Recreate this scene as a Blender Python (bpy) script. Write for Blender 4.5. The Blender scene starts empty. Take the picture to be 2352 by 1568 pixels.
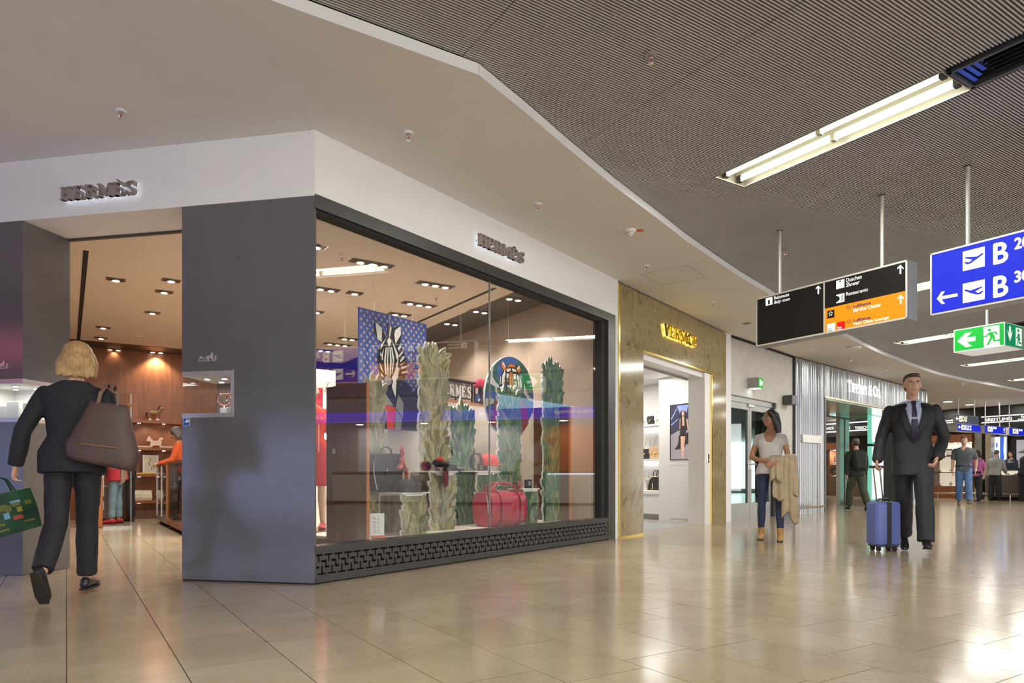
import bpy, math, random
from mathutils import Vector, Matrix
random.seed(7)
SC = bpy.context.scene
COL = SC.collection
# ------------------------------------------------------------------ camera
FPX, CX, HY, CAMH = 1600.0, 1176.0, 1096.0, 0.78     # focal length in px, centre column, horizon row, eye height
cam_d = bpy.data.cameras.new('camera'); cam = bpy.data.objects.new('camera', cam_d); COL.objects.link(cam)
cam_d.sensor_width = 36.0; cam_d.lens = FPX / 2352 * 36.0; cam_d.shift_y = (HY - 784) / 2352
cam_d.clip_start = 0.05; cam_d.clip_end = 200
cam.location = (0, 0, CAMH); cam.rotation_euler = (math.pi / 2, 0, 0)
SC.camera = cam
# ------------------------------------------------------------------ world, exposure
wd = bpy.data.worlds.new('world'); SC.world = wd; wd.use_nodes = True
bg = wd.node_tree.nodes['Background']; bg.inputs[0].default_value = (1.0, 0.98, 0.95, 1); bg.inputs[1].default_value = 2.6
vs = SC.view_settings
vs.view_transform = 'Standard'; vs.look = 'None'; vs.gamma = 1.0; vs.use_curve_mapping = False; vs.exposure = 0.6
cy = SC.cycles
cy.max_bounces = 5; cy.diffuse_bounces = 3; cy.glossy_bounces = 3; cy.transmission_bounces = 3; cy.transparent_max_bounces = 20
cy.use_adaptive_sampling = True; cy.adaptive_threshold = 0.07
cy.caustics_reflective = False; cy.caustics_refractive = False; cy.sample_clamp_indirect = 4.0
cy.use_denoising = True

def area_light(name, loc, size, size_y, energy, color=(1, 1, 1), rot=(0, 0, 0)):
    l = bpy.data.lights.new(name, 'AREA'); l.shape = 'RECTANGLE'; l.size = size; l.size_y = size_y
    l.energy = energy; l.color = color
    o = bpy.data.objects.new(name, l); COL.objects.link(o); o.location = loc; o.rotation_euler = rot
    return o
def spot_light(name, loc, energy, color=(1, .9, .75), angle=110, target=None, blend=.6, radius=.04):
    l = bpy.data.lights.new(name, 'SPOT'); l.energy = energy; l.color = color; l.spot_size = math.radians(angle); l.spot_blend = blend
    l.shadow_soft_size = radius
    o = bpy.data.objects.new(name, l); COL.objects.link(o); o.location = loc
    if target is not None:
        o.rotation_euler = (Vector(target) - Vector(loc)).to_track_quat('-Z', 'Y').to_euler()
    return o

# ------------------------------------------------------------------ frames
AX, AY = -0.5387, 0.8425           # direction A (tile joints, light troughs); B is at right angles to it
TH_B = math.atan2(0.5387, 0.8425)
class Frame:
    """local x along a wall, local y into the wall (away from the viewer), z up"""
    def __init__(s, o, d):
        l = math.hypot(*d); s.o = (o[0], o[1]); s.d = (d[0] / l, d[1] / l); s.n = (-s.d[1], s.d[0]); s.th = math.atan2(s.d[1], s.d[0])
    def w(s, u, v, z=0.0):
        return (s.o[0] + u * s.d[0] + v * s.n[0], s.o[1] + u * s.d[1] + v * s.n[1], z)
    def loc(s, x, y):
        dx, dy = x - s.o[0], y - s.o[1]
        return dx * s.d[0] + dy * s.d[1], dx * s.n[0] + dy * s.n[1]
    def px(s, x, y, v=0.0):
        k = (x - CX) / FPX
        ox, oy = s.o[0] + v * s.n[0], s.o[1] + v * s.n[1]
        u = (k * oy - ox) / (s.d[0] - k * s.d[1])
        D = oy + u * s.d[1]
        return u, CAMH + (HY - y) / FPX * D
FAB = Frame((0, 0), (0.8425, 0.5387))     # x = b, y = a
def ab(a, b, z=0.0): return FAB.w(b, a, z)
def pxd(x, y, D): return ((x - CX) / FPX * D, D, CAMH + (HY - y) / FPX * D)
def pxz(x, y, z):
    D = (z - CAMH) * FPX / (HY - y); return ((x - CX) / FPX * D, D, z)

# ------------------------------------------------------------------ materials
MATS = {}
def mat(name, col, rough=.5, metal=0.0, spec=.5, emit=None, estr=1.0, noise=0.0, nscale=8.0, stretch=(1, 1, 1), bump=0.0, coat=0.0, alpha=None, sheen=0.0):
    if name in MATS: return MATS[name]
    m = bpy.data.materials.new(name); m.use_nodes = True; nt = m.node_tree; p = nt.nodes['Principled BSDF']
    p.inputs['Roughness'].default_value = rough; p.inputs['Metallic'].default_value = metal
    p.inputs['Specular IOR Level'].default_value = spec; p.inputs['Coat Weight'].default_value = coat
    p.inputs['Sheen Weight'].default_value = sheen
    c = (col[0], col[1], col[2], 1); p.inputs['Base Color'].default_value = c
    if emit is not None:
        p.inputs['Emission Color'].default_value = (*emit, 1); p.inputs['Emission Strength'].default_value = estr
    if noise > 0 or bump > 0:
        tc = nt.nodes.new('ShaderNodeTexCoord'); mp = nt.nodes.new('ShaderNodeMapping'); mp.inputs['Scale'].default_value = stretch
        nz = nt.nodes.new('ShaderNodeTexNoise'); nz.inputs['Scale'].default_value = nscale; nz.inputs['Detail'].default_value = 5
        nt.links.new(tc.outputs['Object'], mp.inputs[0]); nt.links.new(mp.outputs[0], nz.inputs['Vector'])
        if noise > 0:
            r = nt.nodes.new('ShaderNodeValToRGB'); r.color_ramp.elements[0].position = .3; r.color_ramp.elements[1].position = .7
            r.color_ramp.elements[0].color = tuple(max(0, x * (1 - noise)) for x in col) + (1,)
            r.color_ramp.elements[1].color = tuple(min(1, x * (1 + noise)) for x in col) + (1,)
            nt.links.new(nz.outputs['Fac'], r.inputs[0]); nt.links.new(r.outputs[0], p.inputs['Base Color'])
        if bump > 0:
            b = nt.nodes.new('ShaderNodeBump'); b.inputs['Strength'].default_value = bump; b.inputs['Distance'].default_value = .01
            nt.links.new(nz.outputs['Fac'], b.inputs['Height']); nt.links.new(b.outputs[0], p.inputs['Normal'])
    MATS[name] = m
    return m
def glass_mat(name, tint=(1, 1, 1), ior=1.5, rough=0.0, gain=1.0):
    if name in MATS: return MATS[name]
    m = bpy.data.materials.new(name); m.use_nodes = True; nt = m.node_tree; nt.nodes.remove(nt.nodes['Principled BSDF'])
    out = nt.nodes['Material Output']; t = nt.nodes.new('ShaderNodeBsdfTransparent'); g = nt.nodes.new('ShaderNodeBsdfGlossy')
    lw = nt.nodes.new('ShaderNodeLayerWeight'); lw.inputs[0].default_value = .5; mx = nt.nodes.new('ShaderNodeMixShader')
    t.inputs[0].default_value = (*tint, 1); g.inputs['Roughness'].default_value = rough
    f0 = ((ior - 1) / (ior + 1)) ** 2          # Schlick reflectance, the same from either side of the pane
    pw = nt.nodes.new('ShaderNodeMath'); pw.operation = 'POWER'; pw.inputs[1].default_value = 5
    mu = nt.nodes.new('ShaderNodeMath'); mu.operation = 'MULTIPLY_ADD'; mu.inputs[1].default_value = (1 - f0) * gain; mu.inputs[2].default_value = f0 * gain; mu.use_clamp = True
    nt.links.new(lw.outputs['Facing'], pw.inputs[0]); nt.links.new(pw.outputs[0], mu.inputs[0]); nt.links.new(mu.outputs[0], mx.inputs[0])
    nt.links.new(t.outputs[0], mx.inputs[1]); nt.links.new(g.outputs[0], mx.inputs[2]); nt.links.new(mx.outputs[0], out.inputs[0])
    MATS[name] = m
    return m
def lit(name, col, s=1.0, lamp=False):
    m = mat(name, tuple(c * .8 for c in col), .4, emit=col, estr=s)
    if not lamp: m.cycles.emission_sampling = 'NONE'      # small glowing faces; their lamps carry the light
    return m

# ------------------------------------------------------------------ mesh builder
class MB:
    def __init__(s): s.v = []; s.f = []; s.m = []; s.mats = []; s.cur = 0
    def use(s, m):
        if m not in s.mats: s.mats.append(m)
        s.cur = s.mats.index(m); return s
    def add(s, vs, fs):
        k = len(s.v); s.v.extend([tuple(p) for p in vs]); s.f.extend([tuple(i + k for i in f) for f in fs]); s.m.extend([s.cur] * len(fs)); return s
    def box(s, x0, x1, y0, y1, z0, z1):
        return s.add([(x0, y0, z0), (x1, y0, z0), (x1, y1, z0), (x0, y1, z0), (x0, y0, z1), (x1, y0, z1), (x1, y1, z1), (x0, y1, z1)],
                     [(0, 3, 2, 1), (4, 5, 6, 7), (0, 1, 5, 4), (1, 2, 6, 5), (2, 3, 7, 6), (3, 0, 4, 7)])
    def rbox(s, x0, x1, y0, y1, z0, z1, r=.01):
        """box with bevelled (chamfered) edges"""
        xs = (x0, x0 + r, x1 - r, x1); ys = (y0, y0 + r, y1 - r, y1); zs = (z0, z0 + r, z1 - r, z1)
        vs = []; 
        for zz, ins in ((zs[0], 1), (zs[1], 0), (zs[2], 0), (zs[3], 1)):
            i = r if ins else 0
            vs += [(xs[1] , ys[0] + i, zz), (xs[2], ys[0] + i, zz), (xs[3] - i, ys[1], zz), (xs[3] - i, ys[2], zz), (xs[2], ys[3] - i, zz), (xs[1], ys[3] - i, zz), (xs[0] + i, ys[2], zz), (xs[0] + i, ys[1], zz)]
        fs = [tuple(range(7, -1, -1)), tuple(range(24, 32))]
        for k in range(3):
            for j in range(8):
                a = k * 8 + j; b = k * 8 + (j + 1) % 8
                fs.append((a, b, b + 8, a + 8))
        return s.add(vs, fs)
    def prism_xz(s, poly, y0, y1):
        """polygon in local x,z extruded from y0 (front) to y1 (back)"""
        a = sum(poly[i][0] * poly[(i + 1) % len(poly)][1] - poly[(i + 1) % len(poly)][0] * poly[i][1] for i in range(len(poly)))
        if a < 0: poly = poly[::-1]
        n = len(poly)
        vs = [(x, y0, z) for x, z in poly] + [(x, y1, z) for x, z in poly]
        fs = [tuple(range(n)), tuple(range(2 * n - 1, n - 1, -1))] + [(i, i + n, (i + 1) % n + n, (i + 1) % n) for i in range(n)]
        return s.add(vs, fs)
    def prism_xy(s, poly, z0, z1):
        a = sum(poly[i][0] * poly[(i + 1) % len(poly)][1] - poly[(i + 1) % len(poly)][0] * poly[i][1] for i in range(len(poly)))
        if a < 0: poly = poly[::-1]
        n = len(poly)
        vs = [(x, y, z0) for x, y in poly] + [(x, y, z1) for x, y in poly]
        fs = [tuple(range(n - 1, -1, -1)), tuple(range(n, 2 * n))] + [(i, (i + 1) % n, (i + 1) % n + n, i + n) for i in range(n)]
        return s.add(vs, fs)
    def cyl(s, p0, p1, r0, r1=None, n=14, caps=True):
        r1 = r0 if r1 is None else r1
        p0 = Vector(p0); p1 = Vector(p1); z = (p1 - p0).normalized()
        x = z.orthogonal().normalized(); y = z.cross(x)
        vs = []
        for p, r in ((p0, r0), (p1, r1)):
            for i in range(n):
                t = 2 * math.pi * i / n; vs.append(p + (x * math.cos(t) + y * math.sin(t)) * r)
        fs = [(i, (i + 1) % n, (i + 1) % n + n, i + n) for i in range(n)]
        if caps: fs += [tuple(range(n - 1, -1, -1)), tuple(range(n, 2 * n))]
        return s.add(vs, fs)
    def tube(s, pts, r, n=10, closed=False, flat=1.0):
        """swept tube; r number or list; flat squashes the section"""
        P = [Vector(p) for p in pts]; m = len(P); rs = r if isinstance(r, (list, tuple)) else [r] * m
        vs = []; up = Vector((0, 0, 1)); px_ = None
        for i in range(m):
            a = P[(i - 1) % m] if (closed or i > 0) else P[i]; b = P[(i + 1) % m] if (closed or i < m - 1) else P[i]
            t = (b - a).normalized()
            if px_ is None: px_ = t.orthogonal().normalized() if abs(t.dot(up)) > .95 else t.cross(up).normalized()
            x = (px_ - t * px_.dot(t)).normalized(); px_ = x; y = t.cross(x)
            for j in range(n):
                q = 2 * math.pi * j / n; vs.append(P[i] + x * math.cos(q) * rs[i] + y * math.sin(q) * rs[i] * flat)
        fs = []
        for i in range(m if closed else m - 1):
            for j in range(n):
                a = i * n + j; b = i * n + (j + 1) % n; c = ((i + 1) % m) * n
                fs.append((a, b, c + (j + 1) % n, c + j))
        if not closed: fs += [tuple(range(n - 1, -1, -1)), tuple(range((m - 1) * n, m * n))]
        return s.add(vs, fs)
    def ball(s, c, r, n=12, m=8, rot=None):
        rx, ry, rz = r if isinstance(r, (list, tuple)) else (r, r, r)
        c = Vector(c); vs = [Vector((0, 0, -rz))]
        for i in range(1, m):
            t = -math.pi / 2 + math.pi * i / m
            for j in range(n):
                q = 2 * math.pi * j / n; vs.append(Vector((rx * math.cos(t) * math.cos(q), ry * math.cos(t) * math.sin(q), rz * math.sin(t))))
        vs.append(Vector((0, 0, rz)))
        if rot is not None: vs = [rot @ v for v in vs]
        vs = [v + c for v in vs]
        fs = [(0, 1 + (j + 1) % n, 1 + j) for j in range(n)]
        for i in range(m - 2):
            for j in range(n):
                a = 1 + i * n + j; b = 1 + i * n + (j + 1) % n; fs.append((a, b, b + n, a + n))
        k = 1 + (m - 2) * n; fs += [(k + j, k + (j + 1) % n, len(vs) - 1) for j in range(n)]
        return s.add(vs, fs)
    def lathe(s, prof, n=20, c=(0, 0, 0)):
        vs = []; m = len(prof)
        for r, z in prof:
            for j in range(n):
                q = 2 * math.pi * j / n; vs.append((c[0] + r * math.cos(q), c[1] + r * math.sin(q), c[2] + z))
        fs = [(i * n + j, i * n + (j + 1) % n, (i + 1) * n + (j + 1) % n, (i + 1) * n + j) for i in range(m - 1) for j in range(n)]
        fs += [tuple(range(n - 1, -1, -1)), tuple(range((m - 1) * n, m * n))]
        return s.add(vs, fs)
    def loft(s, rings):
        n = len(rings[0]); vs = [p for r in rings for p in r]
        fs = [(i * n + j, i * n + (j + 1) % n, (i + 1) * n + (j + 1) % n, (i + 1) * n + j) for i in range(len(rings) - 1) for j in range(n)]
        fs += [tuple(range(n - 1, -1, -1)), tuple(range((len(rings) - 1) * n, len(rings) * n))]
        return s.add(vs, fs)
    def mesh(s, name, m=None, smooth=False):
        me = bpy.data.meshes.new(name); me.from_pydata(s.v, [], s.f)
        ms = s.mats if s.mats else ([m] if m else [])
        for x in ms: me.materials.append(x)
        if s.mats: me.polygons.foreach_set('material_index', s.m)
        if smooth: me.shade_smooth() if hasattr(me, 'shade_smooth') else None
        me.update()
        return me
    def build(s, name, m=None, parent=None, frame=None, z=0.0, smooth=False):
        return link(name, s.mesh(name, m, smooth), parent, frame, z)
def link(name, me, parent=None, frame=None, z=0.0):
    o = bpy.data.objects.new(name, me); COL.objects.link(o)
    if parent is not None: o.parent = parent
    elif frame is not None: o.location = (frame.o[0], frame.o[1], z); o.rotation_euler = (0, 0, frame.th)
    return o
def tag(o, label=None, cat=None, group=None, kind=None):
    if label: o['label'] = label
    if cat: o['category'] = cat
    if group: o['group'] = group
    if kind: o['kind'] = kind
    return o
def thing(name, label, cat, loc=(0, 0, 0), rotz=0.0, group=None):
    o = bpy.data.objects.new(name, None); COL.objects.link(o); o.empty_display_size = .1
    o.location = loc; o.rotation_euler = (0, 0, rotz)
    return tag(o, label, cat, group)
def struct(name, mb, m, frame=None, z=0.0, parent=None, label=None):
    o = mb.build(name, m, parent, frame, z)
    if parent is None: o['kind'] = 'structure'
    if label: o['label'] = label
    return o
def copy_tree(o, parent=None):
    c = o.copy(); COL.objects.link(c); c.parent = parent
    for ch in list(o.children): copy_tree(ch, c)
    return c
def smoothed(me):
    for p in me.polygons: p.use_smooth = True
    return me

# ------------------------------------------------------------------ lettering
def text_geo(body, shear=0.0):
    cu = bpy.data.curves.new('t', 'FONT'); cu.body = body; cu.size = 1.0; cu.resolution_u = 4; cu.shear = shear; cu.fill_mode = 'FRONT'
    ob = bpy.data.objects.new('t', cu)
    me = bpy.data.meshes.new_from_object(ob)
    vs = [(v.co.x, v.co.y) for v in me.vertices]; fs = [tuple(p.vertices) for p in me.polygons]
    edges = {}
    for f in fs:
        for i in range(len(f)):
            e = (f[i], f[(i + 1) % len(f)]); edges[e] = 1
    rim = [e for e in edges if (e[1], e[0]) not in edges]
    bpy.data.objects.remove(ob); bpy.data.curves.remove(cu); bpy.data.meshes.remove(me)
    return vs, fs, rim
def text_into(mb, body, x0, z0, w, h, y0, y1, shear=0.0, bold=0.0, mirror=False):
    """letters fitted into the box x0..x0+w, z0..z0+h of the local x,z plane; front at y0, back at y1"""
    vs, fs, rim = text_geo(body, shear)
    if not vs: return mb
    ax = min(v[0] for v in vs); bx = max(v[0] for v in vs); ay = min(v[1] for v in vs); by = max(v[1] for v in vs)
    offs = [(0, 0)] if not bold else [(-bold, 0), (bold, 0), (0, bold), (0, -bold)]
    for k, (dx, dz) in enumerate(offs):
        P = [(x0 + dx + (v[0] - ax) / (bx - ax) * w, z0 + dz + (v[1] - ay) / (by - ay) * h) for v in vs]
        n = len(P); e = k * 0.00015
        mb.add([(x, y0 - e, z) for x, z in P] + [(x, y1, z) for x, z in P], [f for f in fs] + [(b, a, a + n, b + n) for a, b in rim])
    return mb
def _arc(cx, cz, rx, rz, a0, a1, n=10):
    return [(cx + rx * math.cos(math.radians(a0 + (a1 - a0) * i / n)), cz + rz * math.sin(math.radians(a0 + (a1 - a0) * i / n))) for i in range(n + 1)]
def stroke_poly(pts, w):
    """thick polyline as a list of quads"""
    out = []
    L = []; R = []
    for i, p in enumerate(pts):
        a = pts[max(0, i - 1)]; b = pts[min(len(pts) - 1, i + 1)]
        dx, dz = b[0] - a[0], b[1] - a[1]; l = math.hypot(dx, dz) or 1
        ww = w[i] if isinstance(w, (list, tuple)) else w
        L.append((p[0] - dz / l * ww / 2, p[1] + dx / l * ww / 2)); R.append((p[0] + dz / l * ww / 2, p[1] - dx / l * ww / 2))
    for i in range(len(pts) - 1): out.append([L[i], R[i], R[i + 1], L[i + 1]])
    return out
def glyph(ch, st=.16, th=.09, sf=.09, so=.08):
    """slab/serif capital as strokes on height 1; returns (list of quads, advance width)"""
    q = []
    def V(x, w=st, a=0, b=1): q.append([(x - w / 2, a), (x + w / 2, a), (x + w / 2, b), (x - w / 2, b)])
    def Hh(x0, x1, z, w=th): q.append([(x0, z - w / 2), (x1, z - w / 2), (x1, z + w / 2), (x0, z + w / 2)])
    def S(x, z, w=st): Hh(x - w / 2 - so, x + w / 2 + so, sf / 2 if z == 0 else 1 - sf / 2, sf)
    def P(pts, w): q.extend(stroke_poly(pts, w))
    if ch == 'H':
        V(.2); V(.66); Hh(.2, .66, .5); [S(x, z) for x in (.2, .66) for z in (0, 1)]; return q, .92
    if ch in 'EÈ':
        V(.2); Hh(.1, .66, .955); Hh(.1, .7, .045); Hh(.2, .52, .52); S(.2, 0); S(.2, 1); V(.64, .09, .72, 1); V(.67, .09, 0, .3); V(.52, .08, .42, .62)
        if ch == 'È': P([(.3, 1.2), (.48, 1.07)], .1)
        return q, .82
    if ch == 'R':
        V(.2); P([(.2, .955), (.45, .955)] + _arc(.45, .74, .2, .215, 90, -90) + [(.2, .525)], th); P([(.42, .52), (.56, .4), (.62, .05)], st); S(.2, 0); S(.2, 1); Hh(.58, .8, .045); return q, .86
    if ch == 'M':
        V(.2, .12); V(.9, st); P([(.22, .98), (.52, .12)], st); P([(.86, .98), (.55, .12)], th); S(.18, 0, .12); S(.9, 0); Hh(.06, .28, .955); Hh(.84, 1.04, .955); return q, 1.1
    if ch == 'S':
        P(_arc(.38, .74, .24, .22, 20, 180, 10) + [(.2, .6), (.38, .51), (.56, .4)] + _arc(.38, .26, .24, .22, 10, -160, 10), [th] * 8 + [st] * 6 + [th] * 11); V(.62, .08, .68, 1); V(.13, .08, 0, .3); return q, .76
    if ch == 'V':
        P([(.1, 1), (.38, 0)], st); P([(.66, 1), (.4, 0)], th); S(.1, 1); S(.66, 1, th); return q, .76
    if ch == 'A':
        P([(.38, 1), (.1, 0)], th); P([(.36, 1), (.64, 0)], st); Hh(.2, .55, .34); S(.1, 0, th); S(.64, 0); return q, .78
    if ch == 'C':
        P(_arc(.46, .5, .34, .46, 45, 315, 16), [th, th] + [st] * 13 + [th, th]); V(.74, .09, .62, .95); return q, .84
    if ch == 'O':
        P(_arc(.44, .5, .34, .46, 0, 360, 20), st * .85); return q, .88
    if ch == 'T':
        V(.4); Hh(.05, .75, .955); V(.08, .08, .74, 1); V(.72, .08, .74, 1); S(.4, 0); return q, .8
    if ch == 'I':
        V(.2); S(.2, 0); S(.2, 1); return q, .42
    if ch == 'F':
        V(.2); Hh(.1, .64, .955); Hh(.2, .5, .5); S(.2, 0); S(.2, 1); V(.62, .08, .72, 1); V(.5, .07, .4, .62); return q, .7
    if ch == 'N':
        V(.18, th); V(.72, th); P([(.14, .98), (.72, .02)], st); S(.18, 0, th); S(.72, 1, th); Hh(.02, .22, .955); return q, .9
    if ch == 'Y':
        P([(.1, 1), (.38, .48)], st); P([(.66, 1), (.4, .48)], th); V(.39, st, 0, .5); S(.39, 0); S(.1, 1); S(.66, 1, th); return q, .76
    if ch == '&':
        P(_arc(.36, .76, .18, .2, 0, 360, 14), st * .7); P([(.5, .62), (.2, .4)], th); P(_arc(.34, .26, .26, .24, 140, 340, 10), st * .8); P([(.26, .62), (.74, .02)], st * .8); Hh(.6, .85, .48, .08); return q, .9
    if ch == '.':
        V(.12, .16, 0, .16); return q, .26
    return q, .4
def serif_into(mb, word, x0, z0, w, h, y0, y1, scale=None, **kw):
    """serif capitals fitted into a box; scale gives a height factor per letter"""
    adv = 0; L = []
    for i, ch in enumerate(word):
        s = scale[i] if scale else 1.0
        g, a = glyph(ch, **kw); L.append((g, adv, s)); adv += a * s
    for g, ox, s in L:
        for k, quad in enumerate(g):
            mb.prism_xz([(x0 + (ox + x * s) / adv * w, z0 + z * s * h) for x, z in quad], y0 - k * .0002, y1)
    return mb
# ================================================================== materials of the place
M_white = mat('white_plaster', (.80, .795, .785), .75, noise=.02, nscale=3)
M_soff = mat('soffit_plaster', (.80, .775, .74), .8, noise=.02, nscale=1.5)
M_slat = mat('slat_metal', (.70, .70, .69), .45, .25, noise=.04, nscale=2)
M_slatback = mat('slat_backing', (.10, .10, .10), .9, noise=.1, nscale=4)
M_grey = mat('charcoal_lacquer', (.165, .160, .168), .19, .30, noise=.05, nscale=3)
M_frame = mat('bronze_grey_frame', (.085, .086, .084), .32, .5, noise=.06, nscale=6)
M_black = mat('black_void', (.012, .012, .012), .8, noise=.2)
M_wood = mat('mahogany_panel', (.25, .082, .026), .38, noise=.22, nscale=3.0, stretch=(6, 6, .7))
M_wood_d = mat('walnut_panel', (.125, .052, .024), .42, noise=.2, nscale=3.0, stretch=(6, 6, .7))
M_wood_o = mat('cherry_edge', (.48, .17, .045), .4, noise=.15, nscale=5, stretch=(5, 5, .7))
M_ply = mat('plywood', (.66, .44, .22), .55, noise=.12, nscale=6, stretch=(6, 6, .6))
M_cream = mat('cream_panel', (.74, .68, .58), .6, noise=.03, nscale=4)
M_storeceil = mat('store_ceiling', (.68, .62, .56), .7, noise=.02, nscale=2)
M_darkstrip = mat('dark_ceiling_strip', (.055, .048, .042), .5, noise=.1, nscale=6)
M_steel = mat('brushed_steel', (.55, .54, .51), .28, .9, noise=.08, nscale=14, stretch=(1, 1, 8))
M_champ = mat('champagne_metal', (.70, .66, .64), .3, .75, noise=.05, nscale=10)
M_gold = mat('polished_gold', (.85, .62, .14), .16, 1.0, noise=.05, nscale=5)
M_glass = glass_mat('clear_glass', (.985, .99, .985), 1.9)
M_glass2 = glass_mat('shop_glass', (.97, .98, .975), 1.5)
M_conc = mat('pale_stone_wall', (.56, .54, .48), .6, noise=.07, nscale=5)
M_alu = mat('anodised_aluminium', (.36, .36, .34), .38, .7, noise=.06, nscale=6)
M_signframe = mat('sign_frame_paint', (.52, .50, .44), .4, .3, noise=.03)
M_chrome = mat('chrome', (.8, .8, .8), .12, 1.0, noise=.04)
M_red = mat('red_bulb', (.6, .03, .02), .3, noise=.1)
M_tube = lit('fluorescent_tube', (1.0, .985, .86), 3.0)
M_lens = lit('downlight_lens', (1.0, .93, .82), 12.0)
M_lensw = lit('downlight_lens_white', (1.0, .98, .94), 8.0)

def tile_mat():
    m = bpy.data.materials.new('polished_limestone'); m.use_nodes = True; nt = m.node_tree; p = nt.nodes['Principled BSDF']
    g = nt.nodes.new('ShaderNodeNewGeometry'); oi = nt.nodes.new('ShaderNodeObjectInfo')
    ad = nt.nodes.new('ShaderNodeMath'); ad.operation = 'ADD'; nt.links.new(g.outputs['Random Per Island'], ad.inputs[0]); nt.links.new(oi.outputs['Random'], ad.inputs[1])
    fr = nt.nodes.new('ShaderNodeMath'); fr.operation = 'FRACT'; nt.links.new(ad.outputs[0], fr.inputs[0])
    cr = nt.nodes.new('ShaderNodeValToRGB'); e = cr.color_ramp.elements
    e[0].color = (.42, .335, .225, 1); e[1].color = (.475, .39, .27, 1)
    n = e.new(.5); n.color = (.445, .36, .245, 1)
    nt.links.new(fr.outputs[0], cr.inputs[0])
    nz = nt.nodes.new('ShaderNodeTexNoise'); nz.inputs['Scale'].default_value = 2.2; nz.inputs['Detail'].default_value = 8; nz.inputs['Distortion'].default_value = 1.2
    nt.links.new(g.outputs['Position'], nz.inputs['Vector'])
    r2 = nt.nodes.new('ShaderNodeValToRGB'); r2.color_ramp.elements[0].position = .35; r2.color_ramp.elements[1].position = .68
    r2.color_ramp.elements[0].color = (.90, .88, .85, 1); r2.color_ramp.elements[1].color = (1.05, 1.04, 1.03, 1)
    nt.links.new(nz.outputs['Fac'], r2.inputs[0])
    # fine veins
    vz = nt.nodes.new('ShaderNodeTexNoise'); vz.inputs['Scale'].default_value = 5.0; vz.inputs['Detail'].default_value = 6; vz.inputs['Distortion'].default_value = 2.0
    nt.links.new(g.outputs['Position'], vz.inputs['Vector'])
    ab_ = nt.nodes.new('ShaderNodeMath'); ab_.operation = 'SUBTRACT'; ab_.inputs[1].default_value = .5; nt.links.new(vz.outputs['Fac'], ab_.inputs[0])
    ab2 = nt.nodes.new('ShaderNodeMath'); ab2.operation = 'ABSOLUTE'; nt.links.new(ab_.outputs[0], ab2.inputs[0])
    r3 = nt.nodes.new('ShaderNodeValToRGB'); r3.color_ramp.elements[0].position = 0; r3.color_ramp.elements[1].position = .012
    r3.color_ramp.elements[0].color = (.80, .74, .66, 1); r3.color_ramp.elements[1].color = (1, 1, 1, 1); nt.links.new(ab2.outputs[0], r3.inputs[0])
    m1 = nt.nodes.new('ShaderNodeMixRGB'); m1.blend_type = 'MULTIPLY'; m1.inputs[0].default_value = 1
    m2 = nt.nodes.new('ShaderNodeMixRGB'); m2.blend_type = 'MULTIPLY'; m2.inputs[0].default_value = .8
    nt.links.new(cr.outputs[0], m1.inputs[1]); nt.links.new(r2.outputs[0], m1.inputs[2]); nt.links.new(m1.outputs[0], m2.inputs[1]); nt.links.new(r3.outputs[0], m2.inputs[2])
    nt.links.new(m2.outputs[0], p.inputs['Base Color'])
    p.inputs['Roughness'].default_value = .15; p.inputs['Specular IOR Level'].default_value = .6
    return m
M_tile = tile_mat()
M_grout = mat('dark_grout', (.07, .062, .055), .8, noise=.2, nscale=20)

def marble_mat(name, c0, c1, c2, rough=.12, scale=2.2):
    m = bpy.data.materials.new(name); m.use_nodes = True; nt = m.node_tree; p = nt.nodes['Principled BSDF']
    tc = nt.nodes.new('ShaderNodeTexCoord'); mp = nt.nodes.new('ShaderNodeMapping'); mp.inputs['Scale'].default_value = (1.7, 1.7, 1.35)
    nz = nt.nodes.new('ShaderNodeTexNoise'); nz.inputs['Scale'].default_value = scale; nz.inputs['Detail'].default_value = 9; nz.inputs['Roughness'].default_value = .68; nz.inputs['Distortion'].default_value = 1.8
    nt.links.new(tc.outputs['Object'], mp.inputs[0]); nt.links.new(mp.outputs[0], nz.inputs['Vector'])
    r = nt.nodes.new('ShaderNodeValToRGB'); e = r.color_ramp.elements; e[0].position = .34; e[1].position = .68
    e[0].color = (*c0, 1); e[1].color = (*c2, 1); k = e.new(.5); k.color = (*c1, 1); k = e.new(.58); k.color = tuple(x * .7 for x in c1) + (1,)
    nt.links.new(nz.outputs['Fac'], r.inputs[0]); nt.links.new(r.outputs[0], p.inputs['Base Color'])
    p.inputs['Roughness'].default_value = rough; MATS[name] = m
    return m
M_marble = marble_mat('golden_marble', (.15, .115, .055), (.34, .265, .13), (.50, .43, .27))
M_pale_marble = marble_mat('pale_aqua_marble', (.50, .62, .60), (.60, .72, .70), (.68, .78, .76), .2)

# ================================================================== key plan points
K = (-1.431, 5.053); R = (1.311, 8.851)
FW = Frame(K, (R[0] - K[0], R[1] - K[1])); WLEN = math.hypot(R[0] - K[0], R[1] - K[1])
FL = Frame(K, (.9805, -.1965))
V0 = FW.w(WLEN + .08, 0)[:2]; V1 = (3.72, 12.10)
FV = Frame(V0, (V1[0] - V0[0], V1[1] - V0[1])); VLEN = math.hypot(V1[0] - V0[0], V1[1] - V0[1])
D0 = (3.93, 12.36); T0 = (5.90, 14.50); T1 = (12.1, 20.3)
FD = Frame(D0, (T0[0] - D0[0], T0[1] - D0[1])); DLEN = math.hypot(T0[0] - D0[0], T0[1] - D0[1])
FT = Frame(T0, (T1[0] - T0[0], T1[1] - T0[1])); TLEN = math.hypot(T1[0] - T0[0], T1[1] - T0[1])
ZS = 3.30          # underside of the white soffit
ZC = 3.38          # underside of the slat ceiling
ZI = 3.20          # ceiling inside the corner shop

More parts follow.
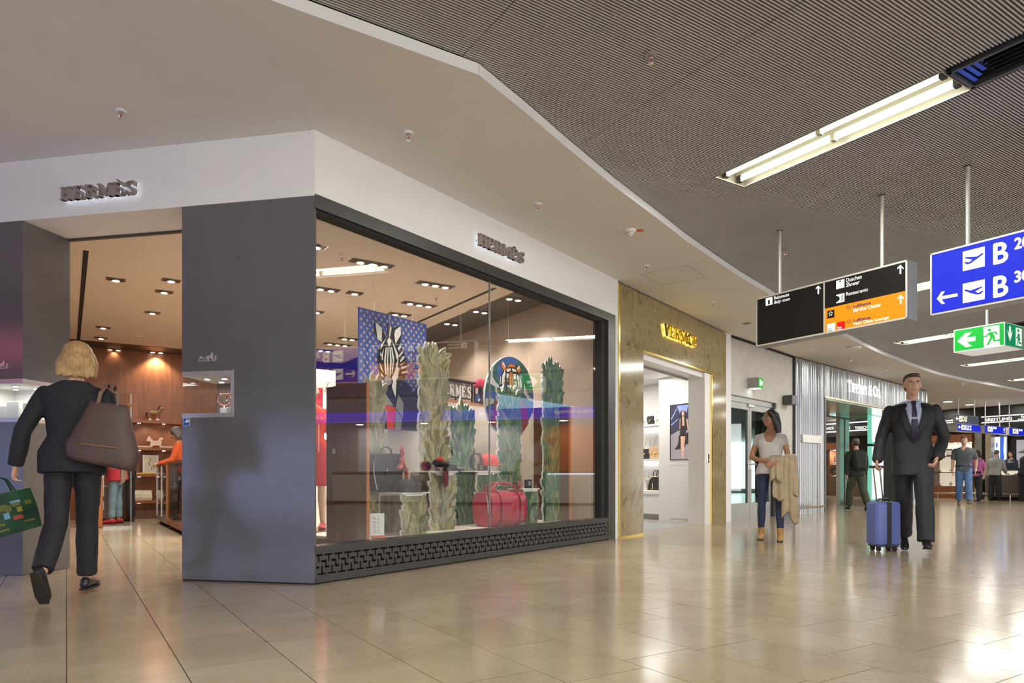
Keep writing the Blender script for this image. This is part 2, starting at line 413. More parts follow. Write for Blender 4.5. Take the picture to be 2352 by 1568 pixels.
# ================================================================== floor: tiles laid in strips along A
fl = MB(); fl.add([ab(-9, -12, -.006), ab(-9, 40, -.006), ab(48, 40, -.006), ab(48, -12, -.006)], [(0, 1, 2, 3)])
FLOOR = struct('floor', fl, M_grout)
TW, TLg, GAP = .40, .60, .0042
def tile_mesh():
    m = MB(); g = GAP / 2; m.box(g, TW - g, g, TLg - g, -.008, 0)
    return m.mesh('floor_tile', M_tile)
TILE = tile_mesh()
def tile_spots():
    rnd = random.Random(3); out = []
    for i in range(-14, 72):
        off = rnd.random() * TLg
        for j in range(-4, 62):
            b = i * TW; a = j * TLg + off
            c = ab(a + TLg / 2, b + TW / 2)
            if c[1] < 1.2: near = False
            else:
                px_ = CX + FPX * c[0] / c[1]; py_ = HY + FPX * CAMH / c[1]
                near = -150 < px_ < 2500 and 1100 < py_ < 1720
            out.append((math.hypot(c[0], c[1]) if near else 1e3 + math.hypot(c[0], c[1]), a, b, c))
    out.sort(key=lambda t: t[0])
    return out
spots = tile_spots()
for d, a, b, c in spots[:298]:
    o = bpy.data.objects.new('floor_tile', TILE); COL.objects.link(o); o.parent = FLOOR
    p = ab(a, b); o.location = (p[0], p[1], 0); o.rotation_euler = (0, 0, TH_B)
rest = MB()
for d, a, b, c in spots[298:]:
    if not (-14 < c[0] < 30 and -6 < c[1] < 34): continue
    g = GAP / 2; Q = [ab(a + g, b + g), ab(a + g, b + TW - g), ab(a + TLg - g, b + TW - g), ab(a + TLg - g, b + g)]
    rest.add([(x, y, -.008) for x, y, z in Q] + [(x, y, 0) for x, y, z in Q], [(4, 5, 6, 7), (0, 1, 5, 4), (1, 2, 6, 5), (2, 3, 7, 6), (3, 0, 4, 7)])
o = rest.build('far_floor_tiles', M_tile, FLOOR); o['kind'] = 'stuff'

# ================================================================== white soffit with its bent edge
CURVE = [(-.213, 4.364), (.10, 4.83), (.412, 5.32), (.88, 6.03), (1.40, 6.765), (1.85, 7.42), (2.343, 8.08), (2.93, 8.85), (3.546, 9.60), (4.66, 11.0), (5.90, 12.41),
         (7.56, 14.25), (9.0, 15.72), (10.43, 17.08), (11.8, 18.18), (13.1, 19.06), (15.1, 20.57), (19, 23.2), (26, 26.5)]
start = (CURVE[0][0] - 9 * .8425, CURVE[0][1] - 9 * .5387)
poly = [start] + CURVE + [(42, 27), (42, 50), (-22, 50), (-22, start[1])]
sf = MB(); sf.prism_xy(poly, ZS, ZS + .072)
SOFFIT = struct('ceiling', sf, M_soff)
tr = MB()
for i in range(len([start] + CURVE) - 1):
    pp = [start] + CURVE; p, q = pp[i], pp[i + 1]
    dx, dy = q[0] - p[0], q[1] - p[1]; l = math.hypot(dx, dy); nx, ny = dy / l * .004, -dx / l * .004
    tr.add([(p[0] + nx, p[1] + ny, ZS), (q[0] + nx, q[1] + ny, ZS), (q[0] + nx, q[1] + ny, ZS + .072), (p[0] + nx, p[1] + ny, ZS + .072), (p[0], p[1], ZS), (q[0], q[1], ZS), (q[0], q[1], ZS + .072), (p[0], p[1], ZS + .072)],
           [(0, 1, 2, 3), (0, 4, 5, 1), (3, 2, 6, 7)])
struct('soffit_edge_band', tr, M_white, parent=SOFFIT)
# access panel outlined in the soffit
p0 = pxz(1448, 634, ZS); ap = MB()
for du, dv, w, h in ((0, 0, .62, .006), (0, .6, .62, .006), (0, 0, .006, .6), (.614, 0, .006, .6)):
    u0, v0 = FV.loc(p0[0], p0[1]); ap.box(u0 + du, u0 + du + w, v0 - .75 + dv, v0 - .75 + dv + h, ZS - .0015, ZS + .001)
o = ap.build('access_panel_joint', M_alu, SOFFIT); o.location = (FV.o[0], FV.o[1], 0); o.rotation_euler = (0, 0, FV.th)

# ================================================================== slat ceiling
bk = MB(); bk.add([ab(-9, -14, ZC + .14), ab(11, -14, ZC + .14), ab(11, 34, ZC + .14), ab(-9, 34, ZC + .14)], [(0, 1, 2, 3)])
SLATC = struct('ceiling_slats', bk, M_slatback)
ROWS = [(4.925, 4.16), (9.83, 6.25), (13.66, 7.40), (17.66, 8.05), (21.4, 8.6), (0.0, 2.4), (-4.9, 1.6)]
PITCH = .021
CAB = [FAB.loc(x, y) for x, y in CURVE]          # (b, a)
def b_start(a):
    if a <= CAB[0][1]: return .2
    for (b0, a0), (b1, a1) in zip(CAB, CAB[1:]):
        if a0 <= a <= a1: return b0 + (b1 - b0) * (a - a0) / max(1e-6, a1 - a0) - .15
    return 1e9
JOINTS = [-3.26 + 1.33 * k for k in range(24)]
def slat_runs(a, b0, b1):
    cuts = [(j - .003, j + .003) for j in JOINTS] + [(bc - .2, bc + .2) for bc, ae in ROWS if a < ae]
    cuts.sort(); out = []; x = b0
    for c0, c1 in cuts:
        if c1 <= x: continue
        if c0 >= b1: break
        if c0 > x: out.append((x, c0))
        x = max(x, c1)
    if x < b1: out.append((x, b1))
    return out
def slat_geo(m, a, b0, b1):
    for r0, r1 in slat_runs(a, b0, b1):
        # an inverted fin: thin leaf with a narrow lip at its foot
        Q = [FAB.w(r0, a), FAB.w(r1, a)]
        t, lip = .0018, .0036
        vs = []
        for b in (r0, r1):
            for dv, z in ((-lip, ZC), (lip, ZC), (lip, ZC + .002), (t, ZC + .003), (t, ZC + .034), (-t, ZC + .034), (-t, ZC + .003), (-lip, ZC + .002)):
                vs.append(FAB.w(b, a + dv, z))
        m.add(vs, [(0, 8, 9, 1), (1, 9, 10, 2), (2, 10, 11, 3), (3, 11, 12, 4), (5, 13, 14, 6), (6, 14, 15, 7), (7, 15, 8, 0)])
n = 0; a = 1.58
while n < 296:
    b0 = b_start(a); m = MB(); slat_geo(m, a, b0, 2.65 * a + 2.2); m.build('slat', M_slat, SLATC); a += PITCH; n += 1
far = MB()
while a < 9.25:
    b0 = b_start(a)
    if b0 < 30: slat_geo(far, a, b0, 2.65 * a + 2.2)
    a += PITCH
a = -5.0
while a < 9.25:
    if a < 1.56: slat_geo(far, a, -10, 30)
    else:
        if 2.65 * a + 2.2 < 28: slat_geo(far, a, 2.65 * a + 2.2, 28)
    a += .042
o = far.build('distant_slats', M_slat, SLATC); o['kind'] = 'stuff'

# ================================================================== corner shop: shell
upil = FL.px(52, 1300)[0]; uL = FL.px(418, 1300)[0]; u537 = FL.px(537, 900)[0]
ZF = 2.825
# fascias
m = MB(); m.box(-7.5, 0, 0, .47, ZF, ZS); m.box(-7.5, -.02, .47, .52, ZF + .05, ZS)
struct('wall_left', m, M_white, FL)
m = MB(); m.box(0, WLEN + .08, 0, .16, ZF + .015, ZS); struct('wall_front', m, M_white, FW)
m = MB(); m.box(WLEN + .012, WLEN + .08, .0, .3, 0, ZF + .015); struct('trim_1', m, M_white, FW)
# entrance track
m = MB(); m.box(upil, uL, .44, .47, ZF - .016, ZF); struct('trim_2', m, M_frame, FL)
# charcoal panel right of the entrance, with a gap for the display case
zc0 = FL.px(537, 957)[1]; zc1 = FL.px(537, 850)[1]
PAN = thing('facade_panel', 'charcoal satin wall panel between shop entrance and large display window', 'wall panel', FL.w(uL, 0), FL.th)
def panel_block(parent, u0, u1, v0, v1, z0, z1, name='panel', org=0.0):
    m = MB(); m.box(u0 - org, u1 - org, v0, v1, z0, z1); return m.build(name, M_grey, parent)
panel_block(PAN, uL, u537, 0, .46, .012, zc0, 'lower_panel', uL)
panel_block(PAN, uL, u537, 0, .46, zc1, ZF - .002, 'upper_panel', uL)
panel_block(PAN, u537, -.002, 0, .028, .012, ZF - .002, 'face_panel', uL)
m = MB(); m.box(0, -uL - .002, .006, .02, 0, .012); m.build('plinth_gap', M_black, PAN)
PIL = thing('facade_pillar', 'charcoal satin pillar left of the shop entrance', 'pillar', FL.w(upil, 0), FL.th)
zl0 = FL.px(52, 968)[1]; zl1 = FL.px(52, 869)[1]; ucl = upil - .55
panel_block(PIL, -7.4, upil, 0, .46, .002, zl0, 'lower_block', upil)
panel_block(PIL, -7.4, upil, 0, .46, zl1, ZF - .002, 'upper_block', upil)
panel_block(PIL, -7.4, ucl, 0, .46, zl0, zl1, 'side_block', upil)

M_case = mat('case_lining', (.80, .79, .77), .5, noise=.02)
M_casebrown = mat('case_lining_brown', (.22, .15, .12), .25, .2, noise=.05)
def display_case(label, u0, u1, z0, z1, corner, lining):
    T = thing('display_case', label, 'display case', FL.w(u0, 0, z0), FL.th)
    w = u1 - u0; h = z1 - z0; r = .032; dp = .44
    m = MB(); m.box(0, w, .0, dp, 0, r); m.build('bottom_rail', M_champ, T)
    m = MB(); m.box(0, w, .0, dp, h - r, h); m.build('top_rail', M_champ, T)
    m = MB(); m.box(.004, w - .004, .004, dp - .004, h - r - .004, h - r); m.build('case_ceiling', M_case, T)
    m = MB(); m.box(0, w, dp - .012, dp, r, h - r); m.build('back_panel', lining, T)
    m = MB()
    if corner == 'left': m.box(w - .012, w, .02, dp, r, h - r)
    else: m.box(0, .012, .02, dp, r, h - r)
    m.build('side_panel', lining, T)
    if corner == 'left':
        m = MB(); m.box(w - .022, w, -.006, .02, 0, h); m.build('end_rail', M_champ, T)
    for nm, x0, x1, y0, y1 in (('front_glass', .004, w - .004, .004, .010), ('side_glass', .0 if corner == 'left' else w - .006, .006 if corner == 'left' else w, .010, dp - .012)):
        m = MB(); m.box(x0, x1, y0, y1, r, h - r); m.build(nm, M_glass2, T)
    for i, (fx, fy) in enumerate(((.28, .3), (.62, .3), (.3, .68), (.68, .68))):
        m = MB(); m.lathe([(.030, 0), (.030, .004), (.024, .006)], 14, (fx * w, fy * dp, h - r - .010)); d = m.build('spot_ring', M_chrome, T)
        m = MB(); m.lathe([(.020, 0), (.020, .004)], 12, (fx * w, fy * dp, h - r - .0125)); m.build('spot_lens', M_lensw, d)
    p = FL.w(u0 + w / 2, dp / 2, z1 - r - .03)
    area_light('case_lamp', p, w * .6, .2, 1.1, (1, .96, .9))
    return T
DC1 = display_case('glass corner display case with bracelets set into the charcoal panel', uL, u537, zc0, zc1, 'left', M_casebrown)
DC2 = display_case('white lit corner display case in the pillar left of the entrance', ucl, upil, zl0, zl1, 'right', M_case)

# ---------------- interior of the corner shop
m = MB(); m.box(-1.5, 5.65, 15.1, 15.25, 0, ZI + .05); struct('wall_back', m, M_wood, FAB)
m = MB(); m.box(5.60, 5.70, 6.86, 15.1, 0, ZI + .05); struct('wall_right', m, mat('taupe_wall', (.36, .28, .22), .6, noise=.03, nscale=3), FAB)
m = MB(); m.box(-1.6, -1.5, 7.2, 15.25, 0, ZI + .05); struct('wall_side', m, M_wood, FAB)
cp = [FW.w(.03, .03)[:2], FW.w(WLEN, .03)[:2], ab(15.25, 5.7)[:2], ab(15.25, -1.6)[:2], ab(7.0, -1.6)[:2], FL.w(-3.2, .50)[:2], FL.w(-.1, .50)[:2]]
m = MB(); m.prism_xy(cp, ZI, ZI + .04); CEIL2 = struct('ceiling_shop', m, M_storeceil)
m = MB(); m.box(4.93, 5.60, 7.2, 15.1, ZI - .006, ZI); m.build('dark_strip', M_darkstrip, CEIL2).rotation_euler = (0, 0, TH_B)
m = MB(); m.box(-1.5, 4.93, 14.42, 15.1, ZI - .006, ZI); m.build('dark_strip', M_darkstrip, CEIL2).rotation_euler = (0, 0, TH_B)
def ceil_slot(p, q):
    b0, a0 = FAB.loc(*pxz(*p, ZI)[:2]); b1, a1 = FAB.loc(*pxz(*q, ZI)[:2])
    m = MB(); m.box((b0 + b1) / 2 - .025, (b0 + b1) / 2 + .025, min(a0, a1), max(a0, a1), ZI - .004, ZI); m.build('air_slot', M_black, CEIL2).rotation_euler = (0, 0, TH_B)
ceil_slot((196, 575), (181, 780)); ceil_slot((1130, 660), (940, 752))

# ---------------- large window: frame, grille, panes
WIN = bpy.data.objects.new('window_1', None); COL.objects.link(WIN); WIN.location = (K[0], K[1], 0); WIN.rotation_euler = (0, 0, FW.th)
tag(WIN, 'dark bronze metal frame around the large corner shop window', kind='structure')
zt0 = FW.px(723, 485)[1]; ue = FW.px(1386, 1000)[0]
m = MB(); m.box(.002, WLEN, 0, .11, zt0 + .03, ZF + .012); m.build('head_rail', M_frame, WIN)
m = MB(); m.box(.002, ue, .02, .11, zt0, zt0 + .03); m.build('head_bead', M_black, WIN)
m = MB(); m.box(ue + .13, WLEN, 0, .13, 0, zt0 + .03); m.build('end_post', M_frame, WIN)
m = MB(); m.box(ue, ue + .13, .03, .12, .27, zt0 + .03); m.build('inner_jamb', M_black, WIN)
for k in range(7):
    m = MB(); m.ball((ue + .03, .03, .5 + k * .36), .006, 8, 6); m.build('jamb_screw', M_chrome, WIN)
m = MB(); m.box(.002, ue + .13, 0, .14, .235, .278); m.build('sill_rail', M_frame, WIN)
m = MB(); m.box(.002, ue + .13, 0, .05, .012, .048); m.build('base_rail', M_frame, WIN)
m = MB(); m.box(.002, WLEN, .02, .12, 0, .012); m.build('plinth_gap', M_black, WIN)
m = MB(); m.box(.002, ue + .13, .06, .07, .04, .24); m.build('grille_backing', M_black, WIN)
# fret grille: plate with slots, cell by cell
PER = .0925; S = PER / 290.0; gz0, gz1 = .048, .235
def fret():
    m = MB(); L = ue + .13; H0 = .066; Hs = .152 / 375.0
    slots = []
    def slot(x0, x1, y0, y1): slots.append((x0 * S, x1 * S, H0 + (375 - y1) * Hs, H0 + (375 - y0) * Hs))
    k = -1
    while k * PER < L + PER:
        o = k * 290
        slot(o, o + 240, 0, 36); slot(o + 105, o + 150, 36, 142)
        slot(o + 200, o + 350, 110, 152); slot(o + 306, o + 350, 152, 215); slot(o + 306, o + 436, 215, 260)
        slot(o + 200, o + 246, 218, 345); slot(o + 100, o + 340, 345, 375)
        k += 1
    e0, e1 = .02, L - .03
    zs = sorted({gz0, gz1, H0, H0 + .152} | {s[2] for s in slots} | {s[3] for s in slots})
    for z0, z1 in zip(zs, zs[1:]):
        zm = (z0 + z1) / 2
        cut = sorted((max(s[0], e0), min(s[1], e1)) for s in slots if s[2] < zm < s[3] and s[1] > e0 and s[0] < e1)
        x = .002
        for c0, c1 in cut:
            if c0 > x: m.box(x, c0, .006, .022, z0, z1)
            x = max(x, c1)
        m.box(x, L, .006, .022, z0, z1)
    return m
fret().build('fret_grille', M_frame, WIN)
us = FW.px(1139, 900)[0]
for u0, u1 in ((.012, us - .003), (us + .003, ue + .02)):
    m = MB(); m.box(u0, u1, .075, .085, .275, zt0 + .02); m.build('glass_pane', M_glass, WIN)
m = MB(); m.box(us - .004, us + .004, .072, .088, .275, zt0 + .02); m.build('pane_joint', mat('silicone', (.25, .25, .24), .5, noise=.1), WIN)

# ================================================================== marble portal shop
zo = FV.px(1478, 803)[1]; uo0 = FV.px(1478, 1000)[0]; uo1 = FV.px(1637, 1000)[0]; ztop = ZS - .03
POR = thing('marble_portal', 'polished golden brown marble portal framing the bright white handbag shop', 'portal', (V0[0], V0[1], 0), FV.th)
m = MB(); m.box(.04, uo0, 0, .32, 0, zo); m.build('marble_slab', M_marble, POR)
m = MB(); m.box(uo1, VLEN, 0, .32, 0, zo); m.build('marble_slab', M_marble, POR)
m = MB(); m.box(.04, VLEN, 0, .32, zo + .003, ztop); m.build('marble_lintel', M_marble, POR)
m = MB(); m.box(0, .04, -.012, .3, 0, ztop); m.build('gold_edge', M_gold, POR)
m = MB(); m.box(uo1 - .045, uo1 - .002, -.002, .1, 0, zo); m.build('gold_edge', M_gold, POR)
m = MB(); m.box(uo0, uo1, .0, .06, zo - .025, zo); m.build('gold_edge', M_gold, POR)
m = MB(); m.box(.04, uo0, -.006, .01, 0, .02); m.build('gold_skirting', M_gold, POR)
M_wlac = mat('white_lacquer', (.80, .78, .74), .35, noise=.015)
m = MB(); m.box(uo1 - .30, uo1 - .045, .02, .3, 0, zo - .03); m.build('white_jamb', M_wlac, POR)
m = MB(); m.box(uo0, uo1 - .05, .06, .3, zo - .11, zo - .025); m.build('white_head', M_wlac, POR)
m = MB(); m.box(uo0, uo1 - .31, .3, .33, zo - .14, zo - .11); m.build('door_track', M_alu, POR)
m = MB(); m.rbox(uo1 - .20, uo1 - .12, .008, .022, 1.02, 1.16, .004); d = m.build('key_plate', M_chrome, POR)
m = MB(); m.cyl((uo1 - .16, .010, 1.07), (uo1 - .16, -.006, 1.07), .012); m.build('key_switch', M_champ, d)
m = MB(); m.box(.0, VLEN, .05, .3, ztop, ZS); struct('trim_3', m, M_alu, FV)
# interior of that shop, laid out along A/B
M_wshop = mat('white_shop_wall', (.82, .80, .77), .5, noise=.01)
b_o, a_o = FAB.loc(*FV.w(uo1 - .05, .32)[:2]); bP = FAB.loc(*pxd(1570, 1198, 12.2)[:2])[0]
m = MB(); m.box(bP + .0, bP + .25, a_o, a_o + 1.02, 0, 2.62); struct('wall_shop_side', m, M_wlac, FAB)
m = MB(); m.box(bP + .45, bP + .5, a_o + 1.0, a_o + 5, 0, 2.7); struct('wall_shop_niche', m, M_wshop, FAB)
b_l, a_l = FAB.loc(*FV.w(.1, .32)[:2])
m = MB(); m.box(b_l - .1, bP + .5, a_o + 5, a_o + 5.1, 0, 2.7); struct('wall_shop_back', m, M_wshop, FAB)
m = MB(); m.box(5.72, 5.80, a_l + .3, a_o + 5, 0, 2.7); struct('wall_shop_left', m, M_wshop, FAB)
m = MB(); m.prism_xy([FV.w(.05, .30)[:2], FV.w(VLEN, .30)[:2], ab(a_o + 5.1, bP + .6)[:2], ab(a_o + 5.1, 5.7)[:2]], 2.58, 2.62); struct('ceiling_white_shop', m, M_wshop)
m = MB(); m.prism_xy([FV.w(uo0, .22)[:2], FV.w(uo1 - .05, .22)[:2], ab(a_o + 5, bP + .5)[:2], ab(a_o + 5, 5.8)[:2]], 0, .004); struct('floor_white_shop', m, mat('grey_shop_floor', (.42, .42, .41), .25, noise=.04, nscale=2))
for k in range(3):
    area_light('shop_ceiling_lamp', ab(a_o + .9 + 1.4 * k, bP - .7, 2.56), 1.0, 1.0, 17, (1, .97, .93))

# ================================================================== stone wall with the glass doors
m = MB(); m.box(-.30, -.05, .02, .35, 0, ZS); struct('wall_jamb', m, M_white, FD)
ud1 = FD.px(1790, 1000)[0]; zd = FD.px(1690, 905)[1]
WST = MB(); WST.box(-.05, DLEN, .06, .35, zd, ZS - .01); WST.box(ud1, DLEN, .06, .35, 0, zd)
WSTO = struct('wall_stone', WST, M_conc, FD)
m = MB(); m.box(ud1 + .02, DLEN, .054, .062, 1.42, 1.428); m.build('wall_joint', M_alu, WSTO)
m = MB(); m.box(-.05, DLEN, .0, .05, ZS - .03, ZS - .012); m.build('shadow_gap', M_black, WSTO)
m = MB(); m.box(ud1 + .15, DLEN, .04, .06, 0, .42); m.build('blue_skirting_panel', mat('dull_blue_panel', (.06, .10, .19), .45, noise=.1), WSTO)
DR = struct('door_1', MB().box(-.05, ud1, .10, .2, zd - .10, zd), M_alu, FD)
lw = (ud1 - .12) / 2
m = MB(); m.box(ud1 - .08, ud1, .06, .2, 0, zd); m.build('door_post', M_frame, DR)
for k in range(2):
    u0 = -.05 + k * (lw + .03); u1 = u0 + lw + .02
    fr = MB(); s_ = .075
    fr.box(u0, u0 + s_, .12, .17, 0, zd - .10); fr.box(u1 - s_, u1, .12, .17, 0, zd - .10); fr.box(u0 + s_, u1 - s_, .12, .17, 0, .30); fr.box(u0 + s_, u1 - s_, .12, .17, zd - .22, zd - .10)
    lf = fr.build('door_leaf', M_alu, DR)
    m = MB(); m.box(u0 + s_, u1 - s_, .140, .150, .30, zd - .22); m.build('door_glass', glass_mat('door_glass', (.55, .68, .66), 1.7), lf)
    x = u1 - .04 if k == 0 else u0 + .04
    m = MB(); m.cyl((x, .12, 1.03), (x, .07, 1.03), .011); m.tube([(x, .07, 1.03), (x + (-.14 if k == 0 else .14), .07, 1.03)], .011); m.rbox(x - .02, x + .02, .112, .122, .93, 1.08, .004); m.build('door_handle', M_steel, lf)
m = MB(); m.box(lw - .12, lw + .12, .09, .12, zd - .16, zd - .11); m.build('door_closer', M_steel, DR)
m = MB(); m.box(-.05, ud1, 1.4, 1.45, 0, zd); struct('wall_behind_doors', m, mat('teal_grey_wall', (.36, .45, .43), .5, noise=.05), FD)

# ================================================================== fluted metal portal shop
M_flute = mat('fluted_steel', (.36, .37, .375), .28, .85, noise=.06, nscale=10)
M_flute_d = mat('fluted_gap', (.07, .07, .075), .5, .5, noise=.1)
ut0 = FT.px(1897, 1000)[0]; ut1 = FT.px(2052, 1000)[0]; zt = FT.px(1897, 914)[1]
def flutes(parent, u0, u1, v, z0, z1, seed):
    rnd = random.Random(seed); x = u0
    while x < u1 - .01:
        w = min(rnd.choice((.03, .045, .06, .09, .12)), u1 - x)
        m = MB(); g = .006
        n = 6; vs = [(x + g + (w - 2 * g) * i / n, v - .018 * math.sin(math.pi * i / n) - .004) for i in range(n + 1)] + [(x + w - g, v + .01), (x + g, v + .01)]
        m.prism_xy(vs, z0, z1); m.build('flute', M_flute, parent); x += w
TP = thing('fluted_portal', 'fluted steel portal with white lit serif sign beside the glass doors', 'portal', (T0[0], T0[1], 0), FT.th)
m = MB(); m.box(0, ut0, .01, .35, 0, ZS - .02); m.build('pier_core', M_flute_d, TP)
m = MB(); m.box(ut0, TLEN, .01, .35, zt + .03, ZS - .02); m.build('lintel_core', M_flute_d, TP)
m = MB(); m.box(ut1 + .3, TLEN, .01, .35, 0, zt); m.build('pier_core', M_flute_d, TP)
flutes(TP, .02, ut0 - .1, .01, 0, ZS - .03, 1); flutes(TP, ut0 - .1, ut1 + .3, .01, zt + .04, ZS - .03, 2); flutes(TP, ut1 + .3, TLEN, .01, 0, ZS - .03, 3)
m = MB(); m.box(ut0 - .09, ut0, -.01, .3, 0, zt); m.build('dark_reveal', M_frame, TP)
m = MB(); m.box(ut0 - .09, TLEN - .5, -.02, .3, zt, zt + .04); m.build('gold_sill', mat('pale_gold_sill', (.66, .60, .42), .3, .6, noise=.05), TP)
m = MB(); m.box(ut0, TLEN, .02, 1.6, zt - .03, zt); m.build('portal_ceiling', mat('pale_green_gloss', (.55, .68, .62), .15, noise=.03), TP)
m = MB(); m.box(ut0 + .0, ut0 + .04, .3, 1.6, 0, zt - .03); m.build('marble_side', M_pale_marble, TP)
m = MB(); m.box(ut0, ut0 + .42, 1.0, 1.08, 0, zt - .18); m.build('marble_side', M_pale_marble, TP)
m = MB(); m.box(ut1 - .45, ut1 + .2, 1.2, 1.3, 0, zt - .03); m.build('steel_end_wall', M_steel, TP)
m = MB(); m.box(ut0, ut1, 1.0, 1.05, zt - .2, zt - .16); m.build('door_rail', M_frame, TP)
m = MB(); m.cyl((ut1 - .62, 1.0, 0), (ut1 - .62, 1.0, zt - .16), .025); m.build('door_rail', M_frame, TP)
zb = FT.px(1860, 1008)[1]; ub0 = FT.px(1838, 1000)[0]; ub1 = FT.px(1881, 1000)[0]
m = MB(); m.rbox(ub0, ub1, -.06, -.012, zb - .085, zb + .085, .004); m.build('wall_plaque', mat('white_plaque', (.75, .75, .72), .4, noise=.02), TP)
# ================================================================== fluorescent rows and air vents in the slat ceiling
M_pan = mat('olive_white_pan', (.62, .60, .47), .4, .2, noise=.03)
M_sock = mat('lamp_socket', (.05, .05, .05), .5, noise=.2)
M_bluelit = mat('blue_lit_vent_plate', (.03, .13, .95), .35, .2, noise=.08)  # blue light on the end louvres is put into this bright base colour
M_greypan = mat('grey_blue_pan', (.20, .23, .30), .4, .4, noise=.06)
FLRS = 62.0
def light_module(bc, a0, a1, label, energy=FLRS):
    T = thing('fluorescent_light', label, 'ceiling light', ab((a0 + a1) / 2, bc, ZC), TH_B, 'fluorescent troughs in the slat ceiling')
    h = (a1 - a0) / 2; w = .19
    m = MB(); m.box(-w, w, -h, h, .10, .105); m.box(-w, -w + .004, -h, h, .0, .10); m.box(w - .004, w, -h, h, .0, .10); m.box(-w, w, -h, -h + .004, 0, .10); m.box(-w, w, h - .004, h, 0, .10)
    m.build('pan', M_pan, T)
    L = h - .06
    for x in (-.092, .092):
        m = MB(); m.box(x - .025, x + .025, -h + .01, h - .01, .060, .10); m.build('batten', M_pan, T)
        for y0, y1 in ((-L, -.03), (.03, L)):
            m = MB(); m.cyl((x, y0, .035), (x, y1, .035), .022, n=12); m.build('tube', M_tube, T)
        for y in (-L - .02, 0, L + .02):
            m = MB(); m.box(x - .024, x + .024, y - .018, y + .018, .008, .062); m.build('socket', M_sock if y else M_pan, T)
    for x in (-.092, .092):
        for y in (-(L + .03) / 2, (L + .03) / 2):     # each tube's own downward light, as wide as the tube
            area_light('fluorescent_lamp', ab((a0 + a1) / 2 + y, bc + x, ZC + .011), .040, L - .04, energy / 4, (1, .985, .93), (0, 0, TH_B))
    return T
def vent_module(bc, a0, a1, label):
    T = thing('ceiling_vent', label, 'air vent', ab((a0 + a1) / 2, bc, ZC), TH_B, 'air vents between the fluorescent lights')
    h = (a1 - a0) / 2; w = .19
    m = MB(); m.box(-w, w, -h, h, .10, .105); m.box(-w, -w + .03, -h, h, .03, .10); m.box(w - .03, w, -h, h, .03, .10); m.build('pan', M_greypan, T)
    m = MB(); m.box(-w + .03, w - .03, h - .02, h, -.012, .1); m.box(-w + .03, -w + .05, -h, h, -.012, .10); m.box(w - .05, w - .03, -h, h, -.012, .1); m.build('vent_collar', M_frame, T)
    for k in range(5):
        x = -.10 + .05 * k
        m = MB(); m.add([(x - .016, -h, .004), (x - .012, -h, .0), (x + .018, -h, .05), (x + .014, -h, .054), (x - .016, h - .16, .004), (x - .012, h - .16, 0), (x + .018, h - .16, .05), (x + .014, h - .16, .054)],
                        [(0, 1, 5, 4), (1, 2, 6, 5), (2, 3, 7, 6), (3, 0, 4, 7), (0, 3, 2, 1), (4, 5, 6, 7)]); m.build('louvre', M_black, T)
    for k in range(4):
        y = h - .03 - .036 * k
        m = MB(); m.box(-.115 + .022 * k, .115 - .022 * k, y - .028, y, .006 + .012 * k, .010 + .012 * k); m.build('end_louvre', M_bluelit, T)
    return T
names = ['above the two hanging direction signs', 'second trough, behind the black direction sign', 'third trough, beyond the green exit sign', 'fourth trough out along the curved soffit', 'farthest trough at the end of the hall', 'in the trough over the foreground floor', 'in the trough before the lit advertising wall']
for i, (bc, ae) in enumerate(ROWS):
    a = ae - 1.88
    light_module(bc, a, ae - .02, 'twin fluorescent ceiling light ' + names[i])
    vent_module(bc, a - 1.6, a - .02, 'black louvred ceiling vent with blue end and painted-in glow, ' + names[i])
    light_module(bc, a - 5.4, a - 3.52, 'further twin fluorescent light ' + names[i]) if i in (0, 4) else None

# ================================================================== sprinklers, detectors, small ceiling fittings
def sprinkler(p, label, group='sprinkler heads'):
    T = thing('sprinkler', label, 'sprinkler', p, 0, group)
    m = MB(); m.lathe([(.036, 0), (.036, -.004), (.024, -.012)], 14); m.build('escutcheon', M_white if 'slat' not in label else M_alu, T)
    m = MB(); m.lathe([(.014, -.012), (.014, -.024), (.009, -.028)], 10); m.tube([(-.012, 0, -.026), (-.016, 0, -.042), (-.003, 0, -.056)], .0028, 6); m.tube([(.012, 0, -.026), (.016, 0, -.042), (.003, 0, -.056)], .0028, 6); m.build('frame_arms', M_chrome, T)
    m = MB(); m.cyl((0, 0, -.028), (0, 0, -.050), .004, n=8); m.build('glass_bulb', M_red, T)
    m = MB(); m.lathe([(.017, -.056), (.017, -.059)], 12); m.build('deflector', M_chrome, T)
for x, y, lb in ((278, 262, 'chrome sprinkler in the soffit above the left shop sign'), (938, 312, 'chrome sprinkler in the soffit above the corner window'), (1236, 476, 'chrome sprinkler in the soffit above the right shop sign'),
                 (1485, 618, 'chrome sprinkler in the soffit before the marble portal'), (1636, 702, 'chrome sprinkler in the soffit above the marble portal'), (1865, 803, 'tiny sprinkler in the soffit above the stone wall'), (1956, 830, 'tiny sprinkler in the soffit before the lit serif sign'),
                 (2040, 852, 'tiny sprinkler in the soffit beyond the lit serif sign'), (2169, 886, 'tiny sprinkler in the soffit before the far jeweller')):
    sprinkler(pxz(x, y - 8, ZS), lb)
for x, y, lb in ((1495, 132, 'red bulb sprinkler poking through the slat ceiling'), (1804, 580, 'small sprinkler in the slat ceiling behind the black sign rod')):
    sprinkler(pxz(x, y - 8, ZC), lb)
